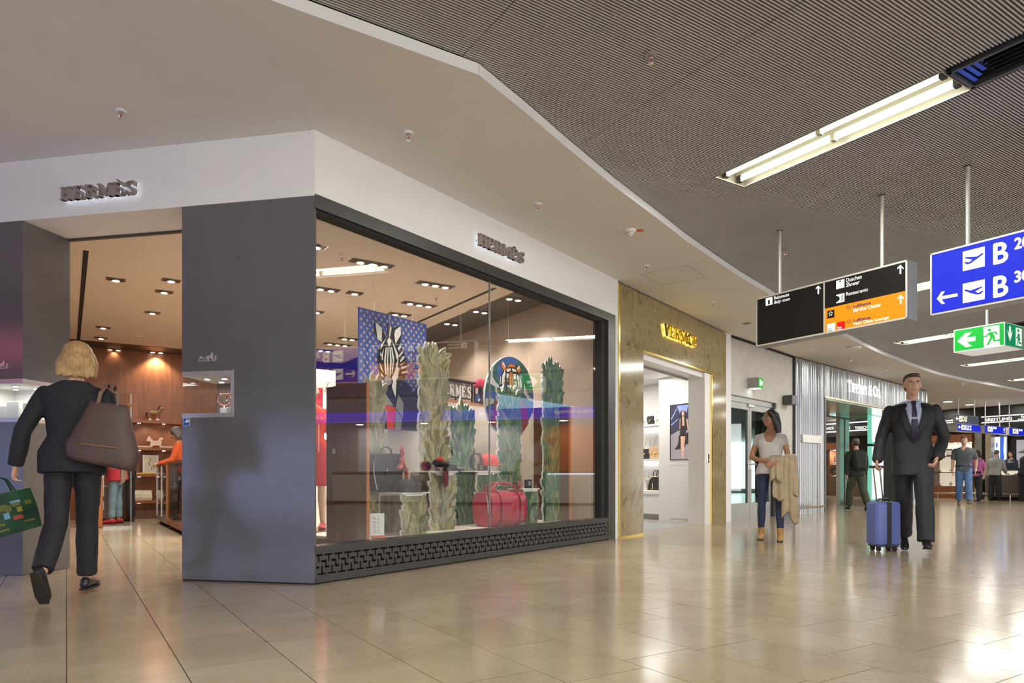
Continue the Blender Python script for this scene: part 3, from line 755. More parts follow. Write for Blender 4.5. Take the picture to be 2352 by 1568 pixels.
def detector(p, label, big):
    T = thing('smoke_detector', label, 'smoke detector', p)
    m = MB(); m.lathe([(.06, 0), (.06, -.012), (.05, -.022), (.046, -.024)], 20); m.build('base', M_wlac, T)
    m = MB(); m.lathe([(.044, -.024), (.040, -.032), (.034, -.044), (.016, -.06), (.010, -.062)], 20); m.build('sensor_head', M_wlac, T)
    for k in range(3):
        m = MB(); m.lathe([(.0425 - k * .007, -.030 - k * .009), (.0425 - k * .007, -.033 - k * .009)], 20); m.build('vent_slit', M_black, T)
    if big:
        m = MB(); m.box(.05, .13, -.02, .02, -.010, -.006); m.build('orange_tab', mat('orange_tab', (.75, .10, .03), .5, noise=.05), T)
detector(pxz(1448, 528, ZS), 'white smoke detector with orange tab on the soffit', True)
detector(pxz(2210, 880, ZS), 'small white smoke detector on the far soffit', False)
T = thing('access_point', 'flat white oval access point on soffit near the curved edge', 'access point', pxz(1962, 796, ZS))
m = MB(); m.lathe([(.11, 0), (.13, -.008), (.12, -.03), (.08, -.038)], 24); m.build('cover', M_wlac, T); m = MB(); m.ball((.03, -.10, -.024), .008, 8, 6); m.build('status_lamp', lit('blue_led', (.2, .4, 1), 3), T)
T = thing('ceiling_speaker', 'dark round ceiling disc left of the black sign', 'ceiling disc', pxz(1715, 742, ZS))
m = MB(); m.lathe([(.075, 0), (.075, -.006), (.06, -.010)], 20); m.build('ring', M_alu, T); m = MB(); m.lathe([(.058, -.010), (.05, -.013)], 20); m.build('mesh', M_frame, T)
for i, (x, y) in enumerate(((2177, 922), (2227, 929), (2290, 934), (2306, 934))):
    T = thing('recessed_downlight', 'white glowing downlight in the soffit before the far jewellers', 'downlight', pxz(x, y, ZS), 0, 'downlights in the far soffit')
    m = MB(); m.lathe([(.16, 0), (.16, -.006), (.13, -.008)], 18); m.build('trim_ring', M_wlac, T); m = MB(); m.lathe([(.128, -.008), (.12, -.010)], 18); m.build('lens', M_lensw, T)

# ================================================================== hanging direction signs
SD = (.5387, -.8425)
M_sblack = mat('sign_black', (.006, .005, .004), .6, 0.0, .12, emit=(.005, .004, .003), estr=1, noise=.05)
M_sorange = mat('sign_orange', (.25, .09, .003), .6, 0.0, .15, emit=(.72, .205, .002), estr=.75, noise=.04, nscale=2)
M_sblue = mat('sign_blue', (.004, .01, .15), .6, 0.0, .15, emit=(.006, .012, .42), estr=.9, noise=.12, nscale=2)
M_swhite = mat('sign_white', (.5, .5, .48), .4, emit=(.80, .80, .77), estr=.55)
M_sdull = mat('sign_white_unlit', (.75, .76, .66), .5, noise=.02)
for _m in (M_sblack, M_sorange, M_sblue, M_swhite): _m.cycles.emission_sampling = 'NONE'
M_snavy = mat('sign_navy', (.02, .01, .10), .4, noise=.05)
M_sred = mat('sign_red', (.3, 0, 0), .4, emit=(.6, 0, 0), estr=.6)
M_sgreen = mat('sign_green', (.0, .08, .01), .6, 0.0, .15, emit=(.0, .40, .02), estr=.75, noise=.05, nscale=3)
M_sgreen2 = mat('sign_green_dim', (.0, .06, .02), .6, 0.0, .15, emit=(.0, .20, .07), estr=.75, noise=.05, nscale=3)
def plate(parent, name, m_, u0, u1, z0, z1, v0=-.003, v1=.001):
    m = MB(); m.box(u0, u1, v0, v1, z0, z1); return m.build(name, m_, parent)
def poly_part(parent, name, m_, F, cf, polys, v0, v1, z_off=0.0):
    m = MB()
    for k, pl in enumerate(polys): m.prism_xz([(lambda q: (q[0], q[1] - z_off))(F.px(*cf(*p), v=v0)) for p in pl], v0 - k * .00005, v1)
    return m.build(name, m_, parent)
def sign_text(parent, m_, F, cf, body, xl, xr, yt, yb, name='lettering', shear=0, bold=0.0, v0=-.005, v1=-.001):
    u0, zt_ = F.px(*cf(xl, yt), v=v0); _, zb_ = F.px(*cf(xl, yb), v=v0); u1, _ = F.px(*cf(xr, yt), v=v0)
    m = MB(); text_into(m, body, u0, zb_, u1 - u0, zt_ - zb_, v0, v1, shear, bold * (zt_ - zb_)); return m.build(name, m_, parent)
def rect_px(F, cf, xl, xr, yt, yb, v=-.004):
    u0, z1 = F.px(*cf(xl, yt), v=v); _, z0 = F.px(*cf(xl, yb), v=v); u1, _ = F.px(*cf(xr, yt), v=v); return u0, u1, z0, z1
def hang_rods(parent, F, xs, v, z0):
    for x in xs:
        u = F.px(x, 600, v=v)[0]; m = MB(); m.cyl((u, v, z0), (u, v, ZC + .05), .017, n=12); d = m.build('hanging_rod', M_signframe, parent)
        m = MB(); m.lathe([(.03, -.004), (.03, 0)], 12, (u, v, ZC - .001)); m.build('rod_cap', M_frame, d)

# --- black and orange sign
FS = Frame((2.63, 7.5), SD); c1 = lambda x, y: (1720 + x / 5.88, 590 + y / 5.88)
sz0, sz1, sl = 2.183, 2.702, 1.602
SG = thing('direction_sign', 'hanging black and orange airport direction sign with white arrows', 'hanging sign', (FS.o[0], FS.o[1], 0), FS.th)
m = MB(); m.box(0, sl, .002, .16, sz0, sz1); m.build('sign_box', mat('sign_grey_side', (.40, .42, .46), .4, .3, noise=.03), SG)
fr = .016
m = MB(); m.box(0, sl, -.006, .01, sz0, sz0 + fr); m.box(0, sl, -.006, .01, sz1 - fr, sz1); m.box(0, fr, -.006, .01, sz0, sz1); m.box(sl - fr, sl, -.006, .01, sz0, sz1)
um = FS.px(1893.5, 700)[0]; m.box(um - .007, um + .007, -.006, .01, sz0, sz1); m.build('frame', M_signframe, SG)
zor = FS.px(*c1(2130, 455))[1]
plate(SG, 'black_panel', M_sblack, fr, um - .007, sz0 + fr, sz1 - fr); plate(SG, 'black_panel', M_sblack, um + .007, sl - fr, zor, sz1 - fr); plate(SG, 'orange_panel', M_sorange, um + .007, sl - fr, sz0 + fr, zor)
hang_rods(SG, FS, (1791, 2026), .08, sz1 - .01)
r = rect_px(FS, c1, 228, 318, 560, 662); ic = plate(SG, 'baby_pictogram', M_swhite, r[0], r[1], r[2], r[3], -.0045)
m = MB(); cu = (r[0] + r[1]) / 2; w_ = r[1] - r[0]; h_ = r[3] - r[2]; m.box(cu - w_ * .13, cu + w_ * .13, -.006, -.0046, r[2] + h_ * .12, r[2] + h_ * .68); m.build('figure_body', M_sblack, ic)
m = MB(); m.prism_xz(_arc(cu, r[2] + h_ * .82, w_ * .11, h_ * .09, 0, 330, 11), -.006, -.0046); m.build('figure_head', M_sdull, ic)
sign_text(SG, M_swhite, FS, c1, 'Babyraum', 340, 540, 532, 590); sign_text(SG, M_swhite, FS, c1, 'Baby room', 340, 552, 592, 648, shear=.25)
def up_arrow(par, F, cf, x, yt, yb, w, m_=None):
    P = [(x, yt), (x + w, yt + w * 1.0), (x + w * .95, yt + w * 1.5), (x + w * .28, yt + w * .85), (x + w * .28, yb), (x - w * .28, yb), (x - w * .28, yt + w * .85), (x - w * .95, yt + w * 1.5), (x - w, yt + w)]
    poly_part(par, 'arrow', m_ or M_swhite, F, cf, [[P[0], P[1], P[2], P[3], P[6], P[7], P[8]], [P[3], P[4], P[5], P[6]]], -.005, -.001)
up_arrow(SG, FS, c1, 937, 385, 500, 34); up_arrow(SG, FS, c1, 2046, 103, 228, 42); up_arrow(SG, FS, c1, 2050, 508, 632, 42, M_sdull)
r = rect_px(FS, c1, 1180, 1290, 324, 437); ic = plate(SG, 'shower_pictogram', M_swhite, *r, -.0045)
W_, H_ = r[1] - r[0], r[3] - r[2]
m = MB(); m.prism_xz([(r[0] + W_ * .42, r[2] + H_ * .92), (r[0] + W_ * .58, r[2] + H_ * .92), (r[0] + W_ * .62, r[2] + H_ * .78), (r[0] + W_ * .38, r[2] + H_ * .78)], -.006, -.0046); m.build('shower_head', M_sblack, ic)
for k in range(4):
    m = MB(); m.prism_xz([(r[0] + W_ * (.41 + .06 * k), r[2] + H_ * .76), (r[0] + W_ * (.42 + .06 * k), r[2] + H_ * .76), (r[0] + W_ * (.27 + .15 * k), r[2] + H_ * .12), (r[0] + W_ * (.25 + .15 * k), r[2] + H_ * .12)], -.006, -.0046); m.build('water_line', M_sdull, ic)
m = MB(); m.box(r[0] + W_ * .82, r[0] + W_ * .88, -.006, -.0046, r[2] + H_ * .1, r[2] + H_ * .34); m.build('tap', M_alu, ic)
sign_text(SG, M_swhite, FS, c1, 'Duschen', 1314, 1524, 288, 342); sign_text(SG, M_swhite, FS, c1, 'Shower', 1312, 1496, 352, 408, shear=.25)
r = rect_px(FS, c1, 1180, 1290, 512, 626); ic = plate(SG, 'restaurant_pictogram', M_swhite, *r, -.0045)
W_, H_ = r[1] - r[0], r[3] - r[2]
m = MB(); m.prism_xz([(r[0], r[2] + H_ * .14)] + [(r[0] + W_ * .44 * math.cos(t), r[2] + H_ * .5 + H_ * .36 * math.sin(t)) for t in [math.pi * (-.5 + i / 12) for i in range(13)]] + [(r[0], r[2] + H_ * .86)], -.006, -.0046); m.build('plate_shape', M_sblack, ic)
for fx, w in ((.6, .05), (.78, .06)):
    m = MB(); m.box(r[0] + W_ * fx, r[0] + W_ * (fx + w), -.006, -.0046, r[2] + H_ * .14, r[2] + H_ * .88); m.build('cutlery', M_sblack, ic)
sign_text(SG, M_swhite, FS, c1, 'Restaurants', 1314, 1606, 480, 526)
for dy in (0, 0):
    pass
for yt, word in ((650, 'Service Center'), (846, 'First Class Lounge')):
    yy = {650: (644, 688), 846: (836, 878)}[yt]
    sign_text(SG, M_snavy, FS, c1, 'Lufthansa', 1410 if yt == 650 else 1416, 1646, yy[0], yy[1], bold=.02)
    sign_text(SG, M_swhite, FS, c1, word, 1410 if yt == 650 else 1418, 1786 if yt == 650 else 1888, yt + (48 if yt == 650 else 40), yt + (92 if yt == 650 else 86), bold=.03)
    cx_, cy_ = (1347, 680) if yt == 650 else (1352, 870)
    ring = [[(cx_ + R_ * math.cos(t), cy_ + R_ * math.sin(t)) for t, R_ in ((2 * math.pi * i / 16, 29), (2 * math.pi * (i + 1) / 16, 29), (2 * math.pi * (i + 1) / 16, 25), (2 * math.pi * i / 16, 25))] for i in range(16)]
    poly_part(SG, 'crane_ring', M_snavy, FS, c1, ring + [[(cx_ - 14, cy_ + 8), (cx_ + 4, cy_ - 2), (cx_ + 16, cy_ - 12), (cx_ + 10, cy_ + 2), (cx_ - 2, cy_ + 8)]], -.005, -.001)
for nm, mm, x0, x1, yt, yb, tx in (('star_badge', M_sblack, 1060, 1154, 730, 834, None), ('white_badge', M_swhite, 1058, 1164, 908, 1022, ('HON', 'Circle')), ('red_badge', M_sred, 1190, 1298, 884, 994, ('First', 'Class'))):
    r = rect_px(FS, c1, x0, x1, yt, yb); bd = plate(SG, nm, mm, *r, -.0045); W_, H_ = r[1] - r[0], r[3] - r[2]
    if tx:
        for i, t in enumerate(tx):
            m = MB(); text_into(m, t, r[0] + W_ * .08, r[2] + H_ * (.28 - .2 * i), W_ * .5, H_ * .16, -.006, -.0046, 0, .0003); m.build('lettering', M_sblack if nm == 'white_badge' else M_swhite, bd)
    else:
        for k in range(5):
            t = math.radians(90 + 72 * k); cx_, cz_ = r[0] + W_ * .5 + W_ * .22 * math.cos(t), r[2] + H_ * .58 + H_ * .24 * math.sin(t)
            m = MB(); m.prism_xz([(cx_ + W_ * .13 * math.cos(t + q), cz_ + H_ * .13 * math.sin(t + q)) for q in (0, 2.3, -2.3)], -.006, -.0046); m.build('star_ray', M_sdull, bd)

# --- blue gate sign
FS2 = Frame((3.604, 6.0), SD); c2 = lambda x, y: (2120 + x / 7.13, 520 + y / 7.13)
bz0, bz1, bl = 2.170, 2.703, 1.95
SB = thing('direction_sign', 'hanging blue gate sign with white aircraft pictograms and letter B', 'hanging sign', (FS2.o[0], FS2.o[1], 0), FS2.th)
m = MB(); m.box(0, bl, .002, .16, bz0, bz1); m.build('sign_box', MATS['sign_grey_side'], SB)
m = MB(); fr = .014; m.box(0, bl, -.006, .01, bz0, bz0 + fr); m.box(0, bl, -.006, .01, bz1 - fr, bz1); m.box(0, fr, -.006, .01, bz0, bz1); m.box(bl - fr, bl, -.006, .01, bz0, bz1); m.build('frame', M_signframe, SB)
plate(SB, 'blue_panel', M_sblue, fr, bl - fr, bz0 + fr, bz1 - fr)
hang_rods(SB, FS2, (2223, 2560), .08, bz1 - .01)
PL1 = [(682, 518), (700, 500), (885, 490), (960, 440), (984, 434), (990, 446), (968, 466), (860, 545), (800, 588), (760, 612), (716, 620), (674, 590), (686, 578), (752, 586), (808, 543), (700, 522)]
PL2 = [(676, 1046), (690, 1032), (716, 1032), (776, 1048), (960, 980), (976, 984), (972, 994), (850, 1064), (908, 1086), (976, 1048), (990, 1054), (946, 1102), (900, 1112), (850, 1108), (770, 1086), (690, 1056)]
for yt, pl in ((415, PL1), (940, PL2)):
    r = rect_px(FS2, c2, 650, 1011, yt, yt + 318); ic = plate(SB, 'aircraft_pictogram', M_swhite, *r, -.0045)
    poly_part(ic, 'aircraft', M_sblue, FS2, c2, [pl], -.006, -.0046)
for yt, num in ((292, '20–28'), (835, '30–33')):
    sign_text(SB, M_swhite, FS2, c2, 'B', 1160, 1384, yt, yt + 326, bold=.035)
    u0, z1 = FS2.px(*c2(1502, yt - 96), v=-.005); _, z0 = FS2.px(*c2(1502, yt + 82), v=-.005)
    m = MB(); text_into(m, num, u0, z0, (z1 - z0) * 3.0, z1 - z0, -.005, -.001, 0, .004); m.build('lettering', M_swhite, SB)
poly_part(SB, 'arrow', M_sdull, FS2, c2, [[(226, 1184), (302, 1064), (358, 1058), (304, 1142), (304, 1192), (360, 1262), (306, 1270)], [(300, 1142), (566, 1092), (568, 1142), (300, 1194)]], -.005, -.001)

# --- green exit light box
FE = Frame((6.24, 9.84), SD); ce = lambda x, y: (2170 + x / 12.92, 720 + y / 12.92)
ez0, ez1, el, ed = 2.540, 2.858, .636, .546
EX = thing('exit_sign', 'green and white hanging emergency exit light box with running figure', 'exit sign', (FE.o[0], FE.o[1], 0), FE.th)
M_opal = mat('opal_diffuser', (.6, .62, .6), .4, emit=(.6, .62, .6), estr=.4)
m = MB(); m.box(.004, el - .004, .004, ed - .004, ez0, ez1 - .004); m.build('diffuser_box', M_opal, EX)
m = MB()
for x0, x1, y0, y1 in ((0, el, 0, .008), (0, el, ed - .008, ed), (0, .008, 0, ed), (el - .008, el, 0, ed)):
    m.box(x0, x1, y0, y1, ez0, ez0 + .012); m.box(x0, x1, y0, y1, ez1 - .012, ez1)
for x in (0, el - .010):
    for y in (0, ed - .010): m.box(x, x + .010, y, y + .010, ez0, ez1)
m.build('frame', M_sdull, EX)
plate(EX, 'green_panel', M_sgreen, .012, el - .012, ez0 + .012, ez1 - .012, .0015, .005)
m = MB(); m.box(el - .006, el - .0005, .012, ed - .012, ez0 + .012, ez1 - .012); SIDEP = m.build('side_panel', M_sgreen2, EX)
hang_rods(EX, FE, (2267,), ed / 2, ez1)
V_ = -.0005
poly_part(EX, 'arrow', M_swhite, FE, ce, [[(372, 822), (612, 574), (800, 548), (638, 716), (640, 846), (808, 962), (624, 994)], [(620, 718), (912, 676), (912, 800), (620, 848)]], -.001, .0015)
poly_part(EX, 'doorway', M_swhite, FE, ce, [[(1146, 410), (1616, 334), (1628, 900), (1668, 942), (1208, 1012), (1160, 975)]], -.001, .0015)
man = [[(1268 + 52 + 52 * math.cos(2 * math.pi * i / 14), 486 + 44 * math.sin(2 * math.pi * i / 14)) for i in range(14)],
       [(1306, 560), (1500, 524), (1520, 528), (1576, 606), (1548, 632), (1478, 566), (1424, 572), (1480, 668), (1490, 776), (1640, 752), (1690, 796), (1440, 830), (1414, 718), (1300, 930), (1236, 942), (1354, 694), (1308, 622), (1254, 688), (1152, 702), (1152, 662), (1224, 652)]]
poly_part(EX, 'running_figure', M_sgreen, FE, ce, man, -.0022, -.0008)
# marks on the side panel, built in the side plane
def side_marks(parent):
    m = MB(); X = el + .0006
    def Q(y, z): return (X, ed * y, ez0 + (ez1 - ez0) * z)
    def pl(pts): 
        k = len(pts); m.add([(X + .001, ed * y, ez0 + (ez1 - ez0) * z) for y, z in pts], [tuple(range(k))])
    pl([(.27, .22), (.40, .58), (.40, .72), (.32, .52), (.22, .52), (.14, .72), (.14, .58)][::1]); pl([(.22, .5), (.32, .5), (.32, .86), (.22, .86)]); pl([(.58, .12), (.92, .12), (.92, .88), (.58, .88)])
    m.build('side_marks', M_swhite, parent)
    m = MB(); X = el + .0026
    for y, z, ry, rz in ((.72, .76, .05, .07),):
        m.add([(X, ed * (y + ry * math.cos(2 * math.pi * i / 12)), ez0 + (ez1 - ez0) * (z + rz * math.sin(2 * math.pi * i / 12))) for i in range(12)], [tuple(range(12))])
    for pts in ([(.68, .64), (.80, .62), (.84, .38), (.78, .36), (.76, .55), (.72, .42), (.62, .42), (.62, .48), (.68, .5)], [(.70, .45), (.78, .45), (.80, .3), (.9, .26), (.9, .2), (.75, .22), (.74, .36), (.70, .14), (.65, .14)]):
        m.add([(X, ed * y, ez0 + (ez1 - ez0) * z) for y, z in pts], [tuple(range(len(pts)))])
    m.build('side_figure', M_sgreen2, parent)
side_marks(EX)

# ================================================================== raised shop lettering
M_let = mat('bronze_letter', (.34, .285, .265), .4, .3, noise=.06, nscale=12)
M_led = lit('white_led_back', (.85, .9, 1.0), .9, True)
M_ledy = lit('warm_led_back', (1.0, .72, .12), 5.0, True)
def letter_sign(label, F, word, xl, xr, ytl, ybl, v_front, v_back, m_let, m_led, led_v, scale=None, **kw):
    u0, z1 = F.px(xl, ytl, v=v_front); _, z0 = F.px(xl, ybl, v=v_front); u1 = F.px(xr, ytl, v=v_front)[0]
    o = F.w(u0, 0, z0); T = thing('sign_lettering', label, 'shop sign', o, F.th)
    adv = sum(glyph(c, **kw)[1] * (scale[i] if scale else 1) for i, c in enumerate(word)); x = 0; W_ = u1 - u0; h = z1 - z0
    for i, ch in enumerate(word):
        s = scale[i] if scale else 1; a = glyph(ch, **kw)[1] * s / adv * W_
        if ch != ' ':
            m = MB()
            for k, quad in enumerate(glyph(ch, **kw)[0]): m.prism_xz([(x + qx * s / adv * W_, qz * s * h) for qx, qz in quad], v_front - k * .0002, v_back)
            L = m.build('letter', m_let, T)
            if m_led:
                m = MB()
                for k, quad in enumerate(glyph(ch, **kw)[0]): m.prism_xz([(x + qx * s / adv * W_, qz * s * h) for qx, qz in quad], v_back + .0005, v_back + led_v)
                m.build('led_back', m_led, L)
                for fx in (.25, .65):
                    m = MB(); m.cyl((x + a * fx, v_back, h * .5), (x + a * fx, -.0005, h * .5), .006, n=8); m.build('stand_off', M_alu, L)
        x += a
    return T
letter_sign('bronze halo lit slab serif letters on white fascia over the entrance', FL, 'HERMÈS', 136, 310, 430, 459, -.072, -.028, M_let, M_led, .004)
letter_sign('bronze halo lit slab serif letters on white fascia over the display window', FW, 'HERMÈS', 1102, 1206, 534, 561, -.066, -.026, M_let, M_led, .004)
letter_sign('gold back lit letters glowing on the golden marble lintel', FV, 'VERSACE', 1529, 1602, 742, 769, -.052, -.026, mat('gold_letter', (.42, .31, .05), .25, .9, noise=.05), M_ledy, .008, st=.2, th=.06, sf=.03, so=.0)
letter_sign('white lit serif letters on the fluted steel lintel', FT, 'TIFFANY & CO.', 1947.5, 2023.5, 871, 897.5, -.034, -.022, lit('white_letter_face', (.92, .95, 1.0), 1.1), None, 0, scale=[1.0, .78, .78, .78, .78, .78, .78, .5, .95, .5, 1.0, .78, .78], st=.15, th=.07, so=.05)

# ================================================================== emblem above each display case and camera notice
M_embl = mat('silver_emblem', (.78, .72, .74), .3, .7, noise=.05)
cem = lambda x, y: (410 + x / 8.25, 800 + y / 8.25)
EMB = [[(380, 240), (710, 226), (710, 236), (380, 254)], [(398, 150), (440, 146), (470, 184), (440, 192), (412, 186)], [(462, 180), (512, 190), (508, 200), (466, 192)], [(508, 196), (528, 150), (534, 152), (514, 200)],
       [(532, 160), (560, 134), (608, 128), (620, 84), (640, 72), (662, 92), (644, 104), (652, 150), (640, 180), (560, 186), (538, 176)], [(538, 176), (552, 178), (542, 230), (534, 230)], [(562, 184), (576, 184), (572, 228), (564, 228)], [(634, 176), (644, 172), (656, 222), (648, 224)], [(616, 180), (626, 180), (622, 206), (614, 204)],
       [(694, 134), (704, 126), (712, 140), (710, 206), (698, 222), (682, 208), (692, 190)]]
for cx_, cy_, r_ in ((404, 212, 26), (488, 216, 20)):
    EMB += [[(cx_ + R_ * math.cos(t), cy_ + R_ * math.sin(t)) for t, R_ in ((2 * math.pi * i / 10, r_), (2 * math.pi * (i + 1) / 10, r_), (2 * math.pi * (i + 1) / 10, r_ * .68), (2 * math.pi * i / 10, r_ * .68))] for i in range(10)]
def emblem(label, shift):
    T = thing('emblem', label, 'emblem', FL.w(uL + .14 + shift, 0, 1.62), FL.th)
    for pl in EMB:
        m = MB(); m.prism_xz([(lambda q: (q[0] - uL - .14, q[1] - 1.62))(FL.px(*cem(*p), v=-.002)) for p in pl], -.006, -.0005); m.build('emblem_piece', M_embl, T)
emblem('silver horse and carriage emblem above the bracelet display case', 0)
emblem('rose tinted horse and carriage emblem above the white display case', FL.px(17, 850)[0] - FL.px(496, 830)[0])
T = thing('camera_notice', 'small blue camera surveillance sticker under the bracelet display case', 'sticker', FL.w(FL.px(420, 970)[0], 0, 0), FL.th)
r = rect_px(FL, cem, 84, 212, 1318, 1464, -.001); uo = FL.px(420, 970)[0]
m = MB(); m.box(r[0] - uo, r[1] - uo, -.0015, -.0002, r[2], r[3]); m.build('sticker_edge', M_sdull, T)
m = MB(); m.box(r[0] - uo + .003, r[1] - uo - .003, -.0022, -.001, r[2] + .003, r[3] - .003); m.build('blue_field', mat('notice_blue', (.02, .10, .55), .4, noise=.05), T)
m = MB()
for pl in ([(152, 1322), (162, 1322), (164, 1360), (154, 1360)], [(136, 1366), (194, 1346), (200, 1392), (150, 1408), (116, 1396)]): m.prism_xz([(lambda q: (q[0] - uo, q[1]))(FL.px(*cem(*p), v=-.003)) for p in pl], -.0032, -.002)
m.build('camera_symbol', M_sdull, T)
# ================================================================== corner shop: downlights and slots in its ceiling
def shop_downlight(x, y, nl, label, rot=0.0, energy=26):
    p = pxz(x, y, ZI); T = thing('recessed_spotlight', label, 'spotlight', p, TH_B + rot, 'recessed spotlights in the corner shop ceiling')
    w = .075 * nl + .03
    m = MB(); m.box(-w, w, -.085, .085, -.006, .0); m.build('steel_plate', M_chrome, T)
    m = MB(); m.box(-w + .012, w - .012, -.072, .072, -.008, -.0055); m.build('dark_well', M_frame, T)
    for k in range(nl):
        xx = (k - (nl - 1) / 2) * .14
        m = MB(); m.lathe([(.05, -.008), (.052, -.02), (.046, -.024)], 14, (xx, 0, 0)); L = m.build('lamp_ring', M_chrome, T)
        m = MB(); m.lathe([(.040, -.024), (.034, -.027)], 12, (xx, 0, 0)); m.build('lamp_lens', M_lens, L)
    if energy:
        spot_light('spotlight_lamp', (p[0], p[1], p[2] - .05), energy * nl, (1, .94, .85), 120, (p[0], p[1], 0))
DL = [(266, 641, 1, 'single steel spotlight beside the ceiling slot inside the entrance'), (393, 643, 1, 'steel spotlight first in the entrance row of three'), (377, 669, 1, 'steel spotlight second in the entrance row of three'), (350, 717, 1, 'steel spotlight third in the entrance row of three'),
      (237, 751, 1, 'steel spotlight next to the end of the ceiling slot'), (232, 775, 1, 'steel spotlight nearest the wooden back wall'),
      (855, 604, 3, 'triple steel spotlight over the front of the display window'), (1000, 653, 3, 'triple steel spotlight above the zebra picture'), (963, 698, 3, 'triple steel spotlight before the dark ceiling strip'), (918, 721, 2, 'twin steel spotlight behind the zebra picture'),
      (748, 663, 2, 'bright twin spotlight over the walnut partition'), (815, 672, 1, 'single dim spotlight over the walnut partition'), (727, 565, 1, 'spotlight next to the window corner'), (727, 715, 1, 'spotlight deep behind the window corner'),
      (800, 777, 2, 'twin spotlight deep in the shop behind the partition'), (775, 790, 3, 'triple spotlight deep in the shop behind the partition'), (745, 804, 2, 'farthest twin spotlight deep in the shop')]
for x, y, nl, lb in DL: shop_downlight(x, y, nl, lb, energy=25 if nl > 1 else 34)
for x, y, lb in ((1180, 685, 'twin spot in the dark strip above the display window'), (1103, 714, 'second twin spot along the dark ceiling strip'), (1036, 742, 'third twin spot along the dark ceiling strip')):
    shop_downlight(x, y, 2, lb, energy=30)
for x, lb in ((172, 'spot in the rear dark strip left of the glass partition'), (262, 'spot in the rear dark strip above the glass partition'), (360, 'spot in the rear dark strip above the wall shelves')):
    shop_downlight(x, 796 + (x - 172) * .06, 2, lb, energy=26)
for x, y, lb in ((785, 590, 'small sprinkler in the corner shop ceiling by the window'), (1002, 685, 'small sprinkler in the corner shop ceiling by the slot'), (320, 776, 'small sprinkler in the corner shop ceiling by the shelves')):
    sprinkler(pxz(x, y - 5, ZI), lb, 'sprinklers in the corner shop')
area_light('shop_fill_light', ab(10.5, 2.0, ZI - .05), 2.4, 3.0, 125, (1, .94, .85), (0, 0, TH_B))  # added fill under the shop ceiling, without a fitting of its own

# ================================================================== display window: platform, partition, back panel
F_ = FW
uA = FW.px(848, 1200, v=.12)[0]; uZ = FW.px(1300, 1150, v=.14)[0]; ZP = .272
T = thing('display_platform', 'low cream display platform with orange edge inside the big window', 'platform', FW.w(uA, .11), FW.th)
m = MB(); m.box(.03, uZ - uA, 0, .98, ZP - .02, ZP); m.build('cream_top', M_cream, T)
m = MB(); m.box(.0, uZ - uA, -.014, 0, ZP - .022, ZP + .004); m.build('orange_edge', mat('orange_lipping', (.72, .22, .05), .4, noise=.08), T)
m = MB(); m.box(.03, uZ - uA, .02, .98, 0, ZP - .02); m.build('base_box', M_wood_d, T)
zp1 = FW.px(848, 878, v=.12)[1]
T = thing('wood_partition', 'tall dark walnut partition standing at right angles to the shop window', 'partition', FW.w(uA, .115), FW.th)
m = MB(); m.box(-.03, 0, 0, .012, 0, zp1); m.build('cherry_edge', M_wood_o, T)
m = MB(); m.box(-.03, 0, .012, .40, 0, zp1 - .003); m.build('walnut_leaf', M_wood_d, T)
m = MB(); m.box(-.028, -.002, .404, .50, 0, zp1 - .006); m.build('walnut_leaf', M_wood_d, T)
m = MB(); m.box(-.034, -.029, .385, .415, .98, 1.02); m.build('hinge', M_champ, T)
T = thing('wood_post', 'slim orange wood post closing the display platform', 'post', FW.w(uZ + .05, .13), FW.th)
zq = FW.px(1300, 930, v=.14)[1]; m = MB(); m.box(0, .035, 0, .5, ZP * 0, zq); m.build('leaf', M_wood_d, T); m = MB(); m.box(0, .035, -.012, 0, 0, zq); m.build('lipping', M_wood_o, T)
vb = 1.10; zb1 = FW.px(1060, 921, v=vb)[1]; ub0 = FW.px(846, 1000, v=vb)[0]; ub1 = FW.px(1228, 1000, v=vb)[0]
T = thing('back_panel', 'cream display back panel with a wood top edge behind the leaf boards', 'panel', FW.w(ub0, vb), FW.th)
n = 4; w = (ub1 - ub0) / n
for k in range(n):
    m = MB(); m.box(k * w + .0015, (k + 1) * w - .0015, 0, .03, 0, zb1 - .025); m.build('cream_board', M_cream, T)
m = MB(); m.box(0, ub1 - ub0 + .2, -.01, .06, zb1 - .025, zb1); m.build('wood_top', M_wood_o, T)
m = MB(); m.box(ub1 - ub0, ub1 - ub0 + .24, .0, .03, 0, zb1 - .025); m.build('plywood_return', M_ply, T)

# ================================================================== leaf boards (printed cut-outs)
M_bwhite = mat('board_white_core', (.86, .85, .82), .5, noise=.02)
OLIVE = [mat('olive_leaf_%d' % i, c, .5, noise=.12, nscale=30) for i, c in enumerate(((.30, .28, .15), (.38, .35, .19), (.23, .22, .12), (.45, .42, .25), (.18, .17, .10), (.34, .33, .22)))]
BROWN = [mat('brown_leaf_%d' % i, c, .5, noise=.12, nscale=30) for i, c in enumerate(((.20, .18, .13), (.15, .135, .10), (.25, .22, .15), (.11, .10, .075)))]
GREEN = [mat('green_leaf_%d' % i, c, .5, noise=.12, nscale=30) for i, c in enumerate(((.045, .16, .085), (.065, .21, .11), (.035, .11, .055), (.13, .18, .08), (.22, .27, .11), (.03, .07, .045)))]
def leaf_shape(x, z, ang, L, W, s=1.0):
    c, sn = math.cos(ang), math.sin(ang)
    prof = ((0, 0), (.18, .62), (.42, 1.0), (.68, .82), (.88, .40), (1.0, 0))
    up = [(t * L, w * W / 2) for t, w in prof]; dn = [(t * L, -w * W / 2) for t, w in prof[-2:0:-1]]
    def tr(p): 
        a = (p[0] - L / 2) * s + L / 2; b = p[1] * s
        return (x + a * c - b * sn, z + a * sn + b * c)
    return [tr(p) for p in up], [tr(p) for p in dn]
